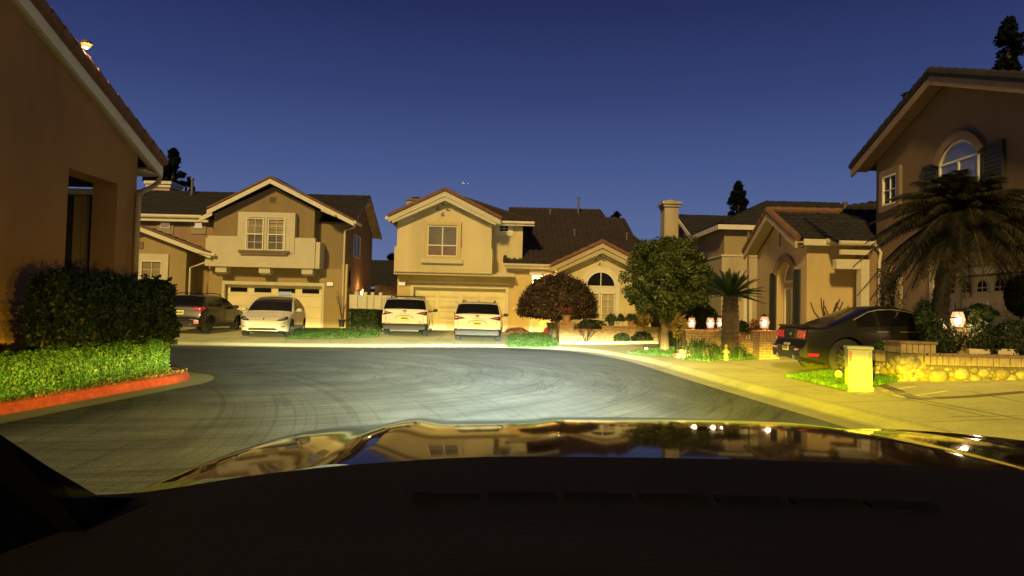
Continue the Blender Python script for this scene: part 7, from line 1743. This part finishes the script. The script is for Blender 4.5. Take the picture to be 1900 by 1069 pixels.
# headlamps: a real low beam pattern (cut off at the horizon, white centre, yellow flanks)
def beam_light(name, loc, energy):
    l = bpy.data.lights.new(name, 'POINT'); l.energy = energy; l.shadow_soft_size = .05; l.use_nodes = True; nt = l.node_tree; nt.nodes.clear(); T = NT(nt)
    o_ = T.n('ShaderNodeOutputLight'); e = T.n('ShaderNodeEmission'); T.l(e, 0, o_, 0)
    tc = T.n('ShaderNodeTexCoord'); s_ = T.n('ShaderNodeSeparateXYZ'); T.l(tc, 'Normal', s_, 0)
    h = T.n('ShaderNodeMath', _operation='ARCTAN2'); T.l(s_, 0, h, 0); T.l(s_, 1, h, 1)
    v = T.n('ShaderNodeMath', _operation='ARCSINE'); T.l(s_, 2, v, 0)
    hm = T.n('ShaderNodeMapRange'); hm.inputs[1].default_value = R(-60); hm.inputs[2].default_value = R(60); T.l(h, 0, hm, 0)
    vm = T.n('ShaderNodeMapRange'); vm.inputs[1].default_value = R(-16); vm.inputs[2].default_value = R(16); T.l(v, 0, vm, 0)
    H_ = lambda d: (d+60)/120; V_ = lambda d: (d+16)/32
    # low beam above and at the cut-off (lights upright things)
    rh = ramp(T, [(0, .04), (H_(-46), .30), (H_(-34), .30), (H_(-22), .65), (H_(-8), 1), (H_(6), 1), (H_(14), .6), (H_(24), .17), (H_(36), .15), (H_(50), .06), (1, 0)], hm, 0, 'EASE')
    rv = ramp(T, [(0, .05), (V_(-10), .045), (V_(-6), .11), (V_(-3.5), .27), (V_(-2), .46), (V_(-1.1), .55), (V_(-.7), .58), (V_(-.25), .22), (V_(1), .14), (V_(4), .08), (V_(9), .034), (1, .004)], vm, 0)
    m_ = T.n('ShaderNodeMath', _operation='MULTIPLY'); T.l(rh, 0, m_, 0); T.l(rv, 0, m_, 1)
    ch = ramp(T, [(0, 1), (H_(-26), 1), (H_(-14), .6), (H_(-6), .4), (H_(10), .4), (H_(17), .6), (H_(24), 1), (1, 1)], hm, 0)
    cv = ramp(T, [(0, 0), (V_(-2.0), .3), (V_(-1.2), .85), (V_(-.2), 1), (V_(1.5), 1), (V_(4), .9), (1, .85)], vm, 0)
    mxf = T.n('ShaderNodeMath', _operation='MAXIMUM'); T.l(ch, 0, mxf, 0); T.l(cv, 0, mxf, 1)
    cm = T.n('ShaderNodeMix', _data_type='RGBA'); cm.inputs[6].default_value = (.95, 1, .72, 1); cm.inputs[7].default_value = (1, .74, .03, 1); T.l(mxf, 0, cm, 0)
    # foreground hot zone thrown on the road
    gh = ramp(T, [(0, 0), (H_(-38), .03), (H_(-28), .12), (H_(-18), .42), (H_(-9), .85), (H_(-1), 1), (H_(6), .85), (H_(11), .52), (H_(16), .28), (H_(23), .18), (H_(31), .10), (H_(40), .05), (H_(50), .02), (1, 0)], hm, 0, 'EASE')
    gv = ramp(T, [(0, .003), (V_(-13), .022), (V_(-10), .034), (V_(-8), .058), (V_(-6), .10), (V_(-4.5), .165), (V_(-3.2), .29), (V_(-2.4), .50), (V_(-2.0), .45), (V_(-1.7), .36), (V_(-1.3), .22), (V_(-.9), .09), (V_(-.5), .03), (V_(-.15), 0), (1, 0)], vm, 0)
    g_ = T.n('ShaderNodeMath', _operation='MULTIPLY'); T.l(gh, 0, g_, 0); T.l(gv, 0, g_, 1); g2 = T.n('ShaderNodeMath', _operation='MULTIPLY', i1=HOT); T.l(g_, 0, g2, 0)
    gc = ramp(T, [(0, (1, .80, .06)), (H_(-32), (1, .85, .2)), (H_(-24), (.95, 1, .62)), (H_(-12), (.90, 1, .70)), (H_(0), (.86, 1, .86)), (H_(9), (.95, 1, .70)), (H_(16), (1, .86, .10)), (H_(24), (1, .82, .0)), (1, (1, .82, .0))], hm, 0)
    s1 = T.n('ShaderNodeVectorMath', _operation='SCALE'); T.l(cm, 2, s1, 0); T.l(m_, 0, s1, 'Scale')
    s2 = T.n('ShaderNodeVectorMath', _operation='SCALE'); T.l(gc, 0, s2, 0); T.l(g2, 0, s2, 'Scale')
    ad = T.n('ShaderNodeVectorMath', _operation='ADD'); T.l(s1, 0, ad, 0); T.l(s2, 0, ad, 1); T.l(ad, 0, e, 0); e.inputs[1].default_value = 1
    ob = bpy.data.objects.new(name, l); COL.objects.link(ob); ob.location = loc; return ob
HOT = 19.0
for sg in (-.64, .64): beam_light('headlamp_beam', (XC+sg, 2.5, .84), 36000)

# ------------------------------------------------------------------ sky and ambient light
w = bpy.data.worlds.new('World'); scene.world = w; w.use_nodes = True; nt = w.node_tree; nt.nodes.clear(); T = NT(nt)
o_ = T.n('ShaderNodeOutputWorld'); bg = T.n('ShaderNodeBackground', Strength=1.0); T.l(bg, 0, o_, 0)
tc = T.n('ShaderNodeTexCoord'); s_ = T.n('ShaderNodeSeparateXYZ'); T.l(tc, 'Generated', s_, 0)
grad = ramp(T, [(0, srgb(101, 115, 154)), (.08, srgb(90, 107, 152)), (.13, srgb(81, 99, 148)), (.2, srgb(66, 84, 136)), (.3, srgb(47, 61, 112)), (.4, srgb(33, 42, 89)), (.5, srgb(24, 30, 71)), (1, srgb(14, 20, 52))], s_, 2)
sky = T.n('ShaderNodeTexSky'); sky.sky_type = 'NISHITA'; sky.sun_disc = False; sky.sun_elevation = R(1.0); sky.sun_rotation = R(200)
sk = T.n('ShaderNodeMix', _data_type='RGBA', _blend_type='ADD'); sk.inputs[0].default_value = .006; T.l(grad, 0, sk, 6); T.l(sky, 0, sk, 7); T.l(sk, 2, bg, 0)
street_fill = bpy.data.lights.new('street_fill', 'SUN'); street_fill.energy = 3.1; street_fill.angle = R(5); street_fill.color = (1, .71, .25)  # directional lamp added to stand in for warm street light
so = bpy.data.objects.new('street_fill', street_fill); COL.objects.link(so)
d = Vector((.24, .82, -.52)); so.rotation_euler = d.to_track_quat('-Z', 'Y').to_euler()
